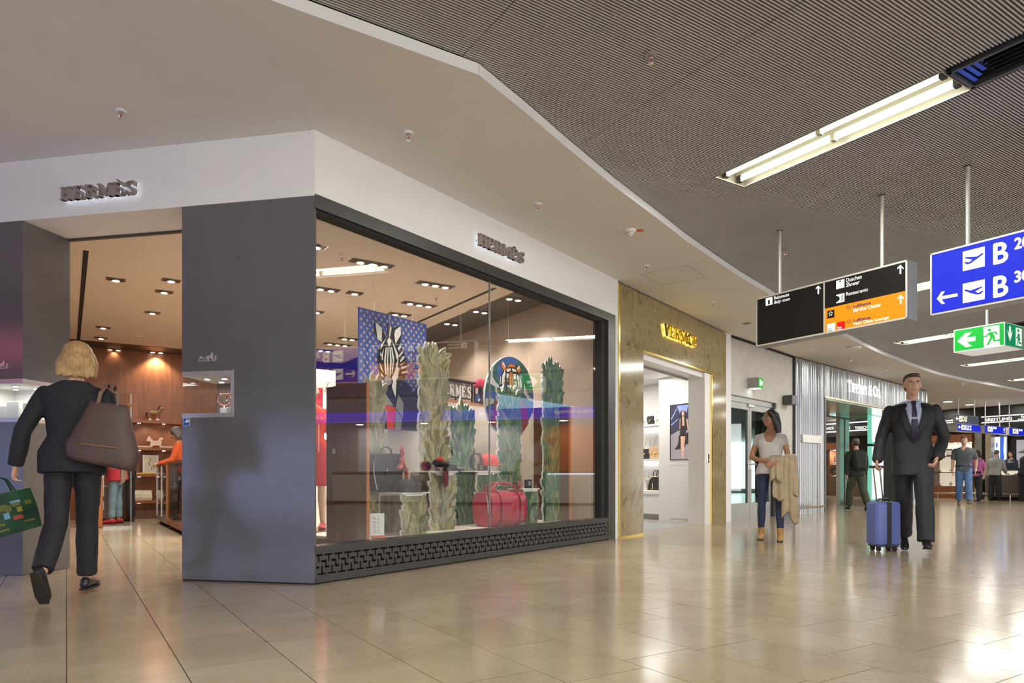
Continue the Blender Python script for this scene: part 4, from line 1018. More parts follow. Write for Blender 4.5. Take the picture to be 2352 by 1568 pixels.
def leaf_board_parts(parent, w, h, pal, seed, y=0.0, flat_top=False, name='board'):
    rnd = random.Random(seed); core = MB(); pr = MB(); k = 0
    core.box(w * .10, w * .90, y + .0, y + .02, 0, h * (.95 if not flat_top else 1.0))
    z = -.02; nx = max(4, int(w / .055))
    zmax = h - (.0 if flat_top else .10)
    leaves = []
    while z < zmax:
        for j in range(nx):
            f = (j + rnd.uniform(.1, .9)) / nx; side = (f - .5) * 2
            x = w * (.10 + .80 * f); ang = math.pi / 2 - side * math.radians(rnd.uniform(10, 50)) + rnd.uniform(-.35, .35)
            L = rnd.uniform(.12, .18)
            if abs(side) > .6: L *= .75
            leaves.append((x - .4 * L * math.cos(ang), z + rnd.uniform(-.03, .03), ang, L, rnd.uniform(.050, .072)))
        z += .042
    rnd2 = random.Random(seed + 5); rnd2.shuffle(leaves)
    for x, zz, ang, L, W in leaves:
        u, d = leaf_shape(x, zz, ang, L, W)
        P = u + d
        if flat_top and max(p[1] for p in P) > h: continue
        if min(p[1] for p in P) < 0: 
            P = [(p[0], max(0, p[1])) for p in P]; u = [(p[0], max(0, p[1])) for p in u]; d = [(p[0], max(0, p[1])) for p in d]
        cu, cd = leaf_shape(x, zz, ang, L, W, 1.10); C = [(p[0], max(0, p[1])) for p in cu + cd]
        edge = min(p[0] for p in P) < w * .12 or max(p[0] for p in P) > w * .88 or (not flat_top and zz > h - .25)
        if edge: core.prism_xz(C, y, y + .02)
        e = y - .0012 - (k % 40) * .00006; k += 1
        m1 = rnd.choice(pal); m2 = rnd.choice(pal)
        pr.use(m1); pr.add([(p[0], e, p[1]) for p in u], [tuple(range(len(u)))][::1])
        pr.use(m1 if rnd.random() < .35 else m2); q = [u[0]] + [u[-1]] + d; pr.add([(p[0], e - .00003, p[1]) for p in q], [tuple(range(len(q)))])
    pr.use(pal[2]); pr.add([(w * .105, y - .0005, .0), (w * .895, y - .0005, 0), (w * .895, y - .0005, h * .945), (w * .105, y - .0005, h * .945)], [(0, 1, 2, 3)])
    b = core.build(name, M_bwhite, parent); pr.build('leaf_print', None, b)
def tall_board(label, x0, x1, yt, v, pal, seed):
    u0 = FW.px(x0, 1000, v=v)[0]; u1, zt_ = FW.px(x1, yt, v=v); zt_ = FW.px((x0 + x1) / 2, yt, v=v)[1]
    T = thing('leaf_board', label, 'display board', FW.w(u0, v, ZP), FW.th, 'leafy cut-out boards in the window')
    leaf_board_parts(T, u1 - u0, zt_ - ZP, pal, seed); return T
tall_board('olive leafy cut-out board next to the walnut partition', 838, 888, 866, .50, OLIVE, 11)
tall_board('tallest olive leafy cut-out board behind the black shoes', 957, 1036, 795, .62, OLIVE, 12)
tall_board('dark green leafy cut-out board left of the tiger disc', 1030, 1095, 930, .66, GREEN, 13)
tall_board('green leafy cut-out board in front of the tiger disc', 1140, 1200, 893, .52, GREEN, 14)
tall_board('tall narrow green leafy cut-out board by the orange wood post', 1243, 1297, 832, .26, GREEN, 15)
def pedestal(label, x0, x1, yt, v, back, pal, palb, seed, ext=0.0):
    u0, zt_ = FW.px(x0, yt, v=v); u1 = FW.px(x1, yt, v=v)[0]; h = zt_ - ZP; w = u1 - u0
    T = thing('leaf_pedestal', label, 'pedestal', FW.w(u0, v, ZP), FW.th, 'leafy pedestals in the window')
    leaf_board_parts(T, w, h - .012, pal, seed, 0, True, 'front_board'); leaf_board_parts(T, w, h - .012, palb, seed + 1, back, True, 'rear_board')
    m = MB(); m.box(-ext, w, -.01, back + .03, h - .012, h); m.build('white_shelf', M_bwhite, T)
    return u0, zt_, w
P3 = pedestal('low olive leaf pedestal carrying the black satchel', 922, 985, 1131, .17, .30, OLIVE, BROWN, 21)
P4 = pedestal('olive leaf pedestal carrying the black shoes', 984, 1050, 1081, .36, .26, OLIVE, BROWN, 23)
P6 = pedestal('green leaf pedestal carrying the red cap', 1092, 1149, 1081, .47, .26, GREEN, GREEN, 25)
P8 = pedestal('smallest green leaf pedestal beside the pink bag', 1200, 1238, 1122, .20, .18, GREEN, GREEN, 27)

# ================================================================== zebra picture and tiger disc
VZ = .92; FZ = Frame(FW.w(0, VZ)[:2], FW.d); cz = lambda x, y: (800 + x / 5.06, 690 + y / 5.06)
M_pblue = mat('print_blue', (.045, .095, .40), .5, noise=.06, nscale=5); M_pdot = mat('print_taupe_dot', (.42, .31, .27), .5, noise=.05); M_pblk = mat('print_black', (.012, .012, .013), .5, noise=.1)
M_pwht = mat('print_white', (.80, .79, .76), .5, noise=.02); M_pgry = mat('print_grey', (.27, .27, .27), .5, noise=.05); M_pred = mat('print_red', (.62, .055, .035), .5, noise=.05); M_pnavy = mat('print_navy', (.014, .018, .06), .5, noise=.1)
zu0, zz1 = FZ.px(*cz(122, 72)); zu1 = FZ.px(*cz(908, 270))[0]; zz0 = FZ.px(*cz(640, 1505))[1]
T = thing('zebra_picture', 'blue dotted picture of a zebra in a dark jacket, hanging in the window', 'picture', FW.w(zu0, VZ, zz0), FW.th)
W_, H_ = zu1 - zu0, zz1 - zz0
m = MB(); m.box(0, W_, 0, .012, 0, H_); m.build('picture_board', M_pblue, T)
for x in (.2, W_ - .2):
    m = MB(); m.cyl((x, .006, H_), (x, .006, ZI - zz0), .0012, n=5); m.build('hanging_wire', M_steel, T)
m = MB(); r_ = .016; row = 0; z = H_ - .03
while z > H_ * .30:
    x = .03 + (.037 if row % 2 else 0)
    while x < W_ - .01:
        m.prism_xz(_arc(x, z, r_, r_, 0, 330, 11), -.0012, .0); x += .075
    z -= .040; row += 1
m.build('dots', M_pdot, T)
def zpoly(polys, mm, name, lay):
    m = MB()
    for k, pl in enumerate(polys): m.prism_xz([(lambda q: (q[0] - zu0, q[1] - zz0))(FZ.px(*cz(*p))) for p in pl], -.0016 - lay * .0009 - k * .00002, -.0005)
    return m.build(name, mm, T)
zpoly([[(380, 1000), (350, 1480), (640, 1505), (790, 1510), (800, 1180), (700, 1000), (650, 930), (560, 1060), (460, 960)], [(640, 940), (740, 1010), (700, 1100), (810, 1010), (800, 1500), (640, 1500)]], M_pnavy, 'jacket', 0)
zpoly([[(350, 1010), (385, 1010), (525, 1225), (430, 1210), (375, 1120)], [(580, 1090), (640, 1190), (635, 1370), (550, 1250)], [(548, 1260), (625, 1370), (610, 1500), (540, 1500)]], M_pgry, 'checked_scarf', 1)
zpoly([[(425, 1210), (548, 1240), (530, 1495), (450, 1490)]], M_pred, 'waistcoat', 2)
zpoly([[(308, 238), (385, 295), (425, 420), (455, 430), (450, 330), (455, 265), (472, 250), (492, 290), (520, 320), (600, 288), (618, 400), (600, 490), (640, 610), (680, 730), (660, 900), (600, 980), (540, 1120), (500, 1040), (460, 960), (380, 960), (360, 850), (335, 650), (350, 580), (380, 500), (295, 370)]], M_pblk, 'head_shape', 3)
zpoly([[(312, 250), (388, 320), (384, 485), (335, 440)], [(600, 300), (608, 395), (545, 505), (530, 400), (540, 345)], [(485, 285), (498, 320), (480, 420), (470, 420)]], M_pwht, 'ears', 4)
stripes = [[(470, 425), (500, 470), (470, 545), (445, 470)], [(440, 430), (378, 510), (365, 570), (385, 545)], [(500, 450), (580, 640), (560, 690), (540, 600)], [(430, 545), (442, 545), (430, 700), (440, 860), (425, 860), (412, 700)], [(452, 545), (464, 545), (458, 700), (462, 880), (452, 880), (446, 700)], [(474, 545), (486, 545), (500, 700), (485, 880), (475, 880), (482, 700)], [(492, 540), (504, 540), (530, 690), (505, 860), (498, 850), (512, 700)],
           [(410, 560), (398, 620), (395, 690), (385, 690), (388, 610)], [(365, 600), (390, 640), (372, 650)], [(362, 720), (400, 820), (405, 840), (368, 780)], [(372, 830), (410, 890), (380, 880)], [(365, 920), (410, 930), (385, 1000)],
           [(560, 690), (580, 660), (570, 790), (520, 900), (500, 900), (545, 800)], [(600, 510), (610, 540), (580, 585), (572, 560)], [(625, 585), (632, 605), (590, 655), (582, 640)], [(640, 640), (650, 670), (602, 720), (594, 695)], [(665, 695), (600, 750), (608, 760)], [(610, 770), (682, 755), (675, 775), (612, 800)], [(615, 830), (690, 815), (680, 840), (618, 850)], [(560, 800), (590, 780), (570, 900), (520, 960), (505, 900)], [(520, 930), (555, 930), (545, 1130), (500, 1000)]]
zpoly(stripes, M_pwht, 'white_stripes', 5)
zpoly([[(430, 870), (460, 870), (495, 910), (495, 970), (440, 1000), (390, 1010)]], M_pgry, 'muzzle', 6)
zpoly([[(548, 690), (565, 690), (562, 712), (548, 708)], [(355, 660), (368, 665), (366, 685), (355, 680)]], M_pblk, 'eyes', 7)
VT = .78; FTG = Frame(FW.w(0, VT)[:2], FW.d); ct = lambda x, y: (1090 + x / 6.82, 800 + y / 6.82)
M_tgrn = mat('print_green', (.03, .12, .10), .5, noise=.08); M_tblu = mat('print_mid_blue', (.05, .12, .42), .5, noise=.06); M_tgry = mat('print_pale_grey', (.58, .60, .60), .5, noise=.03); M_torg = mat('print_orange', (.70, .20, .03), .5, noise=.08); M_tmar = mat('print_maroon', (.34, .05, .05), .5, noise=.06); M_tbrn = mat('print_rust', (.42, .13, .06), .5, noise=.06)
tu, tz = FTG.px(*ct(540, 760)); ell = [(540 + 385 * math.cos(2 * math.pi * i / 40) * 1.0, 760 - 640 * math.sin(2 * math.pi * i / 40)) for i in range(40)]
T = thing('tiger_disc', 'round picture of a tiger head over coloured shapes, hanging in the window', 'picture', FW.w(tu, VT, tz), FW.th)
PT = [(lambda q: (q[0] - tu, q[1] - tz))(FTG.px(*ct(*p))) for p in ell]
m = MB(); m.prism_xz(PT, 0, .02); m.build('disc_board', M_bwhite, T)
m = MB(); m.prism_xz([(x * .985, z * .985) for x, z in PT], -.001, .0); m.build('green_ground', M_tgrn, T)
m = MB(); m.cyl((0, .01, PT[10][1] - .01), (0, .01, ZI - tz), .0012, n=5); m.build('hanging_wire', M_steel, T)
def tpoly(polys, mm, name, lay):
    m = MB()
    for k, pl in enumerate(polys): m.prism_xz([(lambda q: (q[0] - tu, q[1] - tz))(FTG.px(*ct(*p))) for p in pl], -.0016 - lay * .0008 - k * .00002, -.0004)
    return m.build(name, mm, T)
tpoly([[(440, 150), (540, 130), (640, 160), (690, 200), (640, 260), (600, 500), (370, 480), (350, 360), (380, 230)], [(165, 680), (260, 660), (380, 700), (360, 800), (320, 800), (250, 770), (165, 780)], [(190, 900), (280, 880), (330, 890), (290, 1060), (210, 1070)], [(880, 700), (920, 700), (915, 980), (860, 1100), (830, 900)]], M_tblu, 'blue_shapes', 0)
tpoly([[(260, 290), (290, 270), (280, 440), (330, 530), (400, 590), (380, 640), (260, 560), (200, 540), (205, 490), (250, 480)], [(170, 790), (240, 765), (310, 800), (300, 860), (230, 880), (175, 920)], [(770, 540), (820, 700), (880, 780), (920, 790), (920, 840), (840, 810), (770, 700)]], M_tgry, 'grey_shapes', 1)
tpoly([[(330, 820), (400, 740), (460, 760), (420, 1000), (340, 1220), (260, 1180), (290, 980)], [(680, 800), (740, 790), (820, 900), (840, 1180), (720, 1370), (700, 1100)]], M_tmar, 'maroon_shapes', 2)
tpoly([[(408, 200), (440, 195), (490, 280), (510, 260), (570, 235), (640, 270), (660, 290), (700, 250), (732, 340), (700, 400), (740, 540), (740, 620), (690, 690), (640, 830), (560, 660), (440, 670), (390, 680), (380, 580), (390, 440), (450, 350), (415, 300)]], M_pblk, 'tiger_outline', 3)
tpoly([[(416, 210), (436, 205), (480, 290), (500, 320), (460, 350), (420, 300)], [(660, 300), (698, 262), (724, 340), (690, 390), (650, 330)], [(500, 300), (520, 262), (570, 244), (620, 262), (640, 300), (570, 290)], [(546, 370), (590, 370), (606, 650), (535, 620)]], M_torg, 'orange_fur', 4)
tpoly([[(432, 215), (440, 205), (488, 290), (478, 300), (430, 250)], [(660, 310), (700, 265), (700, 320), (664, 330)], [(500, 320), (560, 310), (560, 350), (510, 370), (495, 350)], [(580, 310), (640, 330), (650, 370), (590, 360)], [(470, 340), (480, 400), (440, 560), (420, 560), (430, 420)], [(500, 390), (535, 400), (520, 470), (495, 460)], [(600, 400), (640, 400), (640, 480), (615, 480)], [(660, 400), (690, 450), (700, 600), (680, 620), (665, 480)], [(395, 450), (410, 430), (400, 560), (388, 570)], [(390, 600), (420, 590), (440, 640), (400, 680)], [(700, 450), (730, 520), (735, 610), (715, 620)], [(640, 660), (680, 650), (720, 680), (650, 820)], [(455, 480), (470, 500), (490, 590), (470, 580)], [(640, 520), (656, 510), (650, 600), (630, 610)]], M_pwht, 'white_fur', 5)
tpoly([[(550, 380), (586, 380), (590, 450), (550, 440)], [(540, 470), (598, 480), (602, 640), (535, 610)]], M_tbrn, 'nose_bridge', 6)
tpoly([[(500, 490), (516, 485), (522, 510), (510, 520)], [(618, 515), (634, 510), (636, 535), (620, 538)]], mat('print_amber', (.75, .45, .04), .4, noise=.05), 'eyes', 7)

# ================================================================== goods in the window
M_blkl = mat('black_leather', (.028, .029, .032), .38, noise=.15, nscale=40, bump=.1); M_redl = mat('raspberry_leather', (.46, .03, .075), .36, noise=.10, nscale=14, bump=.12)
M_redsilk = mat('coral_silk', (.60, .09, .07), .45, noise=.2, nscale=20); M_navyw = mat('navy_wool', (.045, .038, .06), .8, noise=.12, nscale=60, bump=.2); M_redw = mat('scarlet_felt', (.72, .045, .03), .75, noise=.06, nscale=40)
def on_window(u, v, z, rot=0.0): return FW.w(u, v, z), FW.th + rot
def upx(x, v): return FW.px(x, 1000, v=v)[0]
# satchel
v = .30; u0, u1 = upx(866, v), upx(936, v); loc, rz = on_window((u0 + u1) / 2 + .02, v + .105, P3[1] + .0005)
T = thing('satchel', 'black leather satchel with red silk bow standing on the low pedestal', 'bag', loc, rz)
w = (u1 - u0) / 2 * .92; h = .335
m = MB(); m.rbox(-w, w, -.05, .05, 0, h, .012); m.build('bag_body', M_blkl, T)
m = MB(); m.rbox(-w - .004, w + .004, -.058, .052, h * .52, h + .008, .01); m.build('flap', M_blkl, T)
m = MB(); m.box(-.012 - w * .3, .012 - w * .3, -.064, -.056, h * .44, h * .86); st = m.build('strap', M_blkl, T)
m = MB(); m.ball((-w * .3, -.066, h * .58), .010, 10, 7); m.build('buckle', M_chrome, st)
m = MB(); m.tube([(-.07, 0, h), (-.06, 0, h + .045), (-.02, 0, h + .065), (.02, 0, h + .065), (.06, 0, h + .045), (.07, 0, h)], .008); m.build('handle', M_blkl, T)
m = MB(); m.tube([(-w, -.03, h * .85), (-w - .012, -.04, h * .5), (-w + .01, -.062, .02)], .004, 6); m.build('shoulder_strap', M_champ, T)
m = MB(); m.ball((w * .75, -.075, h * .86), (.03, .022, .026)); m.tube([(w * .75, -.075, h * .88), (w * .62, -.08, h * 1.12), (w * .78, -.07, h * 1.22), (w * .86, -.07, h * 1.0), (w * .75, -.075, h * .88)], [.012, .022, .014, .022, .012], 8, flat=.5)
m.tube([(w * .75, -.078, h * .84), (w * .55, -.085, h * .68), (w * .42, -.09, h * .62)], [.012, .03, .034], 8, flat=.4); m.tube([(w * .78, -.078, h * .84), (w * .98, -.085, h * .6), (w * 1.04, -.085, h * .28)], [.012, .026, .03], 8, flat=.4); m.build('silk_bow', M_redsilk, T)
def cap_build(T, mm, r=.09, band=None, peak_dir=0.0):
    m = MB(); prof = [(r, 0), (r * 1.03, r * .35), (r * .95, r * .75), (r * .7, r * 1.08), (r * .35, r * 1.22), (.004, r * 1.26)]
    m.lathe(prof, 22); o = m.build('crown', mm, T); smoothed(o.data)
    m = MB(); P = [(r * .98 * math.sin(t), -r * .98 * math.cos(t)) for t in [math.radians(-62 + 124 * i / 12) for i in range(13)]]; Q = [(x * 1.02, y - r * .78 * math.cos(math.radians(-62 + 124 * i / 12)) ** .6) for i, (x, y) in enumerate(P)]
    vs = []
    for (a, b) in zip(P, Q): vs += [(a[0], a[1], .012), (a[0], a[1], .004), (b[0], b[1], -.006 + .012), (b[0], b[1], -.012 + .012)]
    fs = []
    for i in range(12):
        k = i * 4; fs += [(k, k + 4, k + 6, k + 2), (k + 1, k + 3, k + 7, k + 5), (k + 2, k + 6, k + 7, k + 3)]
    fs += [(0, 2, 3, 1), (48, 49, 51, 50)]
    m.add(vs, fs); m.build('peak', mm, T)
    m = MB(); m.ball((0, 0, r * 1.27), (.008, .008, .005), 8, 6); m.build('button', mm, T)
    if band:
        m = MB(); m.lathe([(r * 1.045, r * .02), (r * 1.06, r * .1), (r * 1.06, r * .38), (r * 1.04, r * .42)], 22); m.build('leather_band', band, T)
v = .24; loc, rz = on_window(upx(932, v), v, P3[1] + .0005, 1.25)
T = thing('cap', 'dark navy wool cap with leather band lying before the satchel', 'cap', loc, rz); cap_build(T, M_navyw, .092, M_blkl)
v = .60; loc, rz = on_window(upx(1122, v) - .0, v, P6[1] + .062, .35)
T = thing('cap', 'bright scarlet cap on the green leaf pedestal', 'cap', loc, rz); cap_build(T, M_redw, .105)
m = MB(); m.lathe([(.05, -.062), (.05, -.056), (.012, -.05), (.012, .05)], 12); m.build('hat_stand', M_champ, T)
loc, rz = on_window(upx(1104, vb + .02), vb + .02, zb1 + .001, .2)
T = thing('cap', 'pink red cap on a dark stand above the cream back panel', 'cap', loc, rz)
cap_build(T, mat('pink_felt', (.65, .06, .12), .75, noise=.05), .085); 
for ch in T.children: ch.location.z += .20
m = MB(); m.lathe([(.05, 0), (.05, .008), (.03, .05), (.034, .16), (.03, .2)], 14); m.build('stand', M_navyw, T)
# loafers and rolled tie
def shoe_into(m, L=.26, W=.085, H=.075):
    rings = []
    for t, w, h, zb_ in ((0, .55, .62, .012), (.06, .72, .92, .008), (.2, .80, 1.0, .006), (.36, .78, .86, .006), (.5, .84, .72, .005), (.65, .98, .62, .004), (.8, 1.0, .52, .004), (.92, .82, .42, .006), (1.0, .35, .28, .010)):
        y = -t * L; ww = w * W / 2; hh = h * H
        rings.append([(ww * math.cos(a), y, zb_ + (hh * (.5 + .5 * math.sin(a))) ) for a in [2 * math.pi * i / 12 for i in range(12)]])
    m.loft(rings)
zsh = P4[1] + .0005
for i, (x, v, rz_, lift, lb) in enumerate(((1000, .44, 2.15, .035, 'black leather shoe propped up on the rolled tie'), (1022, .40, 2.05, .0, 'black leather shoe lying flat on the olive pedestal'))):
    loc, rz = on_window(upx(x, v) - .03, v, zsh + lift, rz_ - math.pi / 2 - .5)
    T = thing('shoe', lb, 'shoe', loc, rz); m = MB(); shoe_into(m, .27, .085, .075 - .012 * i); o = m.build('upper', M_blkl, T); smoothed(o.data)
    m = MB(); m.box(-.040, .040, -.25, -.01, 0, .010); m.build('sole', M_pblk, T)
    m = MB(); m.ball((0, -.08, .07 - .012 * i), (.024, .045, .03)); m.build('red_lining', M_redw, T)
v = .39; loc, rz = on_window(upx(978, v), v, zsh, 0)
T = thing('necktie', 'rolled burgundy patterned necktie hanging over the pedestal edge', 'tie', loc, rz)
M_tie = mat('burgundy_silk', (.16, .02, .05), .4, noise=.2, nscale=60); M_tie2 = mat('lilac_silk', (.42, .36, .45), .4, noise=.25, nscale=80)
m = MB()
for k in range(3): m.lathe([(.044 - .012 * k, -.03), (.044 - .012 * k, .03), (.036 - .012 * k, .03), (.036 - .012 * k, -.03)], 20)
m.v = [(x, z, y + .045) for x, y, z in m.v]; m.build('tie_roll', M_tie, T)
m = MB(); m.add([(.0, -.03, .088), (.0, .03, .088), (.09, -.035, .045), (.09, .035, .045), (.17, -.045, .006), (.17, .03, .006), (.19, -.05, -.035), (.19, .03, -.035)], [(0, 2, 3, 1), (2, 4, 5, 3), (4, 6, 7, 5)]); m.build('tie_lining', M_tie2, T)
m = MB(); m.prism_xz([(.13, .0), (.205, .0), (.205, -.12), (.17, -.16), (.135, -.12)], -.105, -.099); m.build('tie_tip', M_tie, T)
# belt coil, box
v = .52; loc, rz = on_window(upx(1094, v), v, P6[1] + .0005, 0)
T = thing('belt', 'coiled black and brown leather belt with H buckle beside the scarlet cap', 'belt', loc, rz)
for k, (rr, mm, nm) in enumerate(((.095, M_blkl, 'outer_coil'), (.086, mat('tan_leather', (.20, .06, .035), .4, noise=.1), 'inner_coil'))):
    m = MB(); n = 26; vs = []; a0, a1 = -70, 250
    for i in range(n + 1):
        a = math.radians(a0 + (a1 - a0) * i / n)
        for r_, y_ in ((rr, -.02), (rr, .02), (rr - .004, .02), (rr - .004, -.02)): vs.append((r_ * math.cos(a), y_, .096 + r_ * math.sin(a)))
    fs = []
    for i in range(n):
        for j in range(4): fs.append((i * 4 + j, i * 4 + (j + 1) % 4, i * 4 + 4 + (j + 1) % 4, i * 4 + 4 + j))
    m.add(vs, fs); m.build(nm, mm, T)
m = MB()
for x in (.03, .058): m.box(x, x + .008, -.032, -.024, .004, .056)
m.box(.03, .066, -.032, -.024, .026, .034); m.build('buckle', M_chrome, T)
loc, rz = on_window(upx(1110, .66), .66, P6[1] + .0005); T = thing('jewel_box', 'small black folded leather case behind the coiled belt', 'case', loc, rz)
m = MB(); m.rbox(-.075, .075, -.03, .0, 0, .085, .004); m.build('front_flap', M_blkl, T); m = MB(); m.rbox(-.07, .08, .004, .03, 0, .09, .004); m.build('rear_flap', M_blkl, T)
loc, rz = on_window(upx(1213, .30), .30, P8[1] + .0005); T = thing('jewel_box', 'dark glossy square box standing on the smallest pedestal', 'box', loc, rz)
m = MB(); m.rbox(-.052, .052, -.018, .018, 0, .098, .003); m.build('box_body', mat('dark_gloss', (.02, .028, .045), .15, noise=.1), T); m = MB(); m.box(-.03, .03, -.0195, -.018, .03, .08); m.build('pattern', M_pgry, T)
v = .24; loc, rz = on_window(upx(1196, v), v, P8[1] + .0005)
T = thing('bracelets', 'striped red and navy bangles lying by the dark square box', 'bangle', loc, rz)
for k, (mm, x) in enumerate(((mat('bangle_navy', (.04, .05, .12), .3, noise=.2, nscale=40), -.10), (M_redl, -.05), (M_chrome, .0))):
    m = MB(); m.tube([(x + .005 * math.cos(a), .034 * math.cos(a), .036 + .034 * math.sin(a)) for a in [2 * math.pi * i / 18 for i in range(18)]], .011 if k < 2 else .005, 8, True); m.build('bangle', mm, T)
# duffel bag
v = .285; ud = upx(1149, v); loc, rz = on_window(ud, v, ZP + .0005, -.12)
T = thing('travel_bag', 'raspberry leather duffel bag on the cream display platform', 'bag', loc, rz)
Lb = .265; rings = []
for i, (t, s) in enumerate(((-1, .90), (-.985, .97), (-.9, 1), (-.5, 1.0), (0, 1.02), (.5, 1), (.9, 1), (.985, .97), (1, .90))):
    rings.append([(t * Lb / 1, s * .155 * math.copysign(abs(math.cos(a)) ** .55, math.cos(a)), .175 + s * (.172 if math.sin(a) < 0 else .185 - .03 * (1 - t * t) * 0) * math.copysign(abs(math.sin(a)) ** .6, math.sin(a))) for a in [2 * math.pi * k / 24 for k in range(24)]])
m = MB(); m.loft(rings); o = m.build('bag_body', M_redl, T); smoothed(o.data)
for x in (-.145, .145):
    m = MB(); n = 16; P = [(x, -.160 * math.copysign(abs(math.cos(a)) ** .55, math.cos(a)), .175 + .188 * math.copysign(abs(math.sin(a)) ** .6, math.sin(a))) for a in [2 * math.pi * k / 24 for k in range(24)]]
    m.tube(P, .009, 6, True, .5); m.build('piping', mat('bag_piping', (.10, .02, .04), .5, noise=.1), T)
for y in (-.07, .07):
    m = MB(); m.tube([(-.17, y, .33), (-.16, y * .8, .41), (-.08, y * .5, .45), (.08, y * .5, .45), (.16, y * .8, .41), (.17, y, .33)], .011, 8); m.build('handle', M_redl, T)
m = MB(); m.tube([(-Lb - .002, -.06, .33), (-Lb - .006, -.085, .24), (-Lb - .006, -.09, .14)], .006, 6); m.build('zip', M_champ, T)
m = MB(); m.tube([(-.22, 0, .35), (0, 0, .372), (.22, 0, .35)], .006, 6); m.build('top_zip', M_champ, T)
m = MB(); m.ball((-.20, -.08, .37), (.07, .02, .045)); m.build('luggage_tag', M_redl, T)
# price card
v = .16; loc, rz = on_window(upx(866, v), v, ZP + .0005, -.45)
T = thing('price_card', 'white price list card in an orange leather holder', 'card', loc, rz)
m = MB(); m.box(-.062, .062, .0, .004, .008, .21); m.build('card', M_bwhite, T)
m = MB(); m.cyl((-.05, -.012, .014), (.066, -.012, .014), .014, n=12); m.build('holder', mat('orange_leather', (.60, .17, .03), .45, noise=.1), T)
for k in range(13):
    for x0, x1 in ((-.035, -.012 + .006 * (k % 3)), (.004, .02)):
        m = MB(); m.box(x0, x1, -.001, .0, .178 - .011 * k, .181 - .011 * k); m.build('text_line', M_pgry, T)
# antique box sign on the back panel
v = vb + .01; u0, u1 = upx(1005, v), upx(1087, v); loc, rz = on_window(u0, v, zb1 + .0005)
T = thing('letter_frame', 'black iron frame holding big cream serif letters on the back panel', 'sign', loc, rz)
W_ = u1 - u0; H_ = .245
m = MB(); m.box(0, W_, 0, .02, .03, .042); m.box(0, W_, 0, .02, H_ - .03, H_ - .018); m.box(-.03, W_ + .03, -.02, .04, H_ - .018, H_); m.box(W_ - .02, W_, 0, .02, 0, H_); m.box(0, .02, 0, .02, 0, H_); m.box(W_ * .5, W_ * .52, 0, .02, 0, .03); m.build('iron_frame', M_pblk, T)
m = MB(); m.box(.02, W_ - .02, .03, .035, .04, H_ - .03); m.build('backing', mat('taupe_backing', (.22, .17, .13), .6, noise=.1), T)
x = 0
for ch, (a, b) in zip('HERMÈS', ((.02, .16), (.18, .31), (.33, .48), (.49, .66), (.67, .81), (.83, .96))):
    m = MB(); g, adv = glyph(ch, st=.2)
    for q in g: m.prism_xz([(W_ * (a + (b - a) * p[0] / adv), .05 + p[1] * .135) for p in q], .004, .028)
    m.build('letter', mat('cream_letter', (.80, .76, .70), .4, noise=.05), T)
m = MB(); m.cyl((W_ + .05, .02, 0), (W_ + .05, .02, .2), .012, n=8); m.build('iron_lever', M_pblk, T)
loc, rz = on_window(u1 + .12, v, zb1 + .0005); T = thing('gift_box', 'small blue box on the back panel beside the iron frame', 'box', loc, rz)
m = MB(); m.rbox(-.04, .04, 0, .04, .012, .12, .004); m.build('box_body', mat('mid_blue_card', (.04, .10, .30), .4, noise=.1), T); m = MB(); m.box(-.02, .02, -.001, 0, .03, .06); m.build('label', M_bwhite, T); m = MB(); m.box(-.045, .045, -.004, .044, 0, .012); m.build('tray', M_pblk, T)
for x, lb in ((860, 'warm'), (1010, 'x'), (1150, 'y'), (1260, 'z')):
    p = FW.w(upx(x, .5), .45, ZI - .06); spot_light('window_spot_lamp', p, 52, (1, .90, .76), 75, FW.w(upx(x, .5), .40, .7))
# ================================================================== corner shop interior: shelving, goods, showcases
FBK = Frame(ab(14.74, 0)[:2], (.8425, .5387))            # plane of the shelf fronts
def bpx(x, y, v=0.0): return FBK.px(x, y, v=v)
b0s = bpx(300, 1000)[0]; b1s = 4.6
T = thing('wall_shelving', 'mahogany wall shelving with small spots along the back of the corner shop', 'shelving', FBK.w(b0s, 0), TH_B)
zsv = [bpx(380, y)[1] for y in (966, 1028, 1088, 1148)]
for k, z in enumerate(zsv):
    m = MB(); m.box(0, b1s - b0s, 0, .35, z - .055, z); sh = m.build('shelf', M_wood, T)
    for j in range(7):
        xx = .15 + .42 * j
        m = MB(); m.lathe([(.028, -.004), (.028, 0)], 10, (xx, .15, z - .056)); m.build('shelf_spot', M_lens, sh)
for x in (-.04, 1.9, b1s - b0s):
    m = MB(); m.box(x, x + .05, .02, .35, .0, zsv[0] + (.0)); m.build('upright', M_wood, T)
m = MB(); m.box(0, b1s - b0s, .06, .35, 0, .16); m.build('plinth', M_wood_d, T)
for j in range(4):
    p = FBK.w(b0s + .3 + .55 * j, .05, zsv[1] + .36); spot_light('shelf_lamp', (p[0], p[1], zsv[0] - .07), 3.0, (1, .75, .45), 110, FBK.w(b0s + .3 + .55 * j, .34, zsv[1]))
def shelf_at(x, lvl, v=.12): return FBK.w(bpx(x, 1000, v)[0], v, zsv[lvl] + .0005)
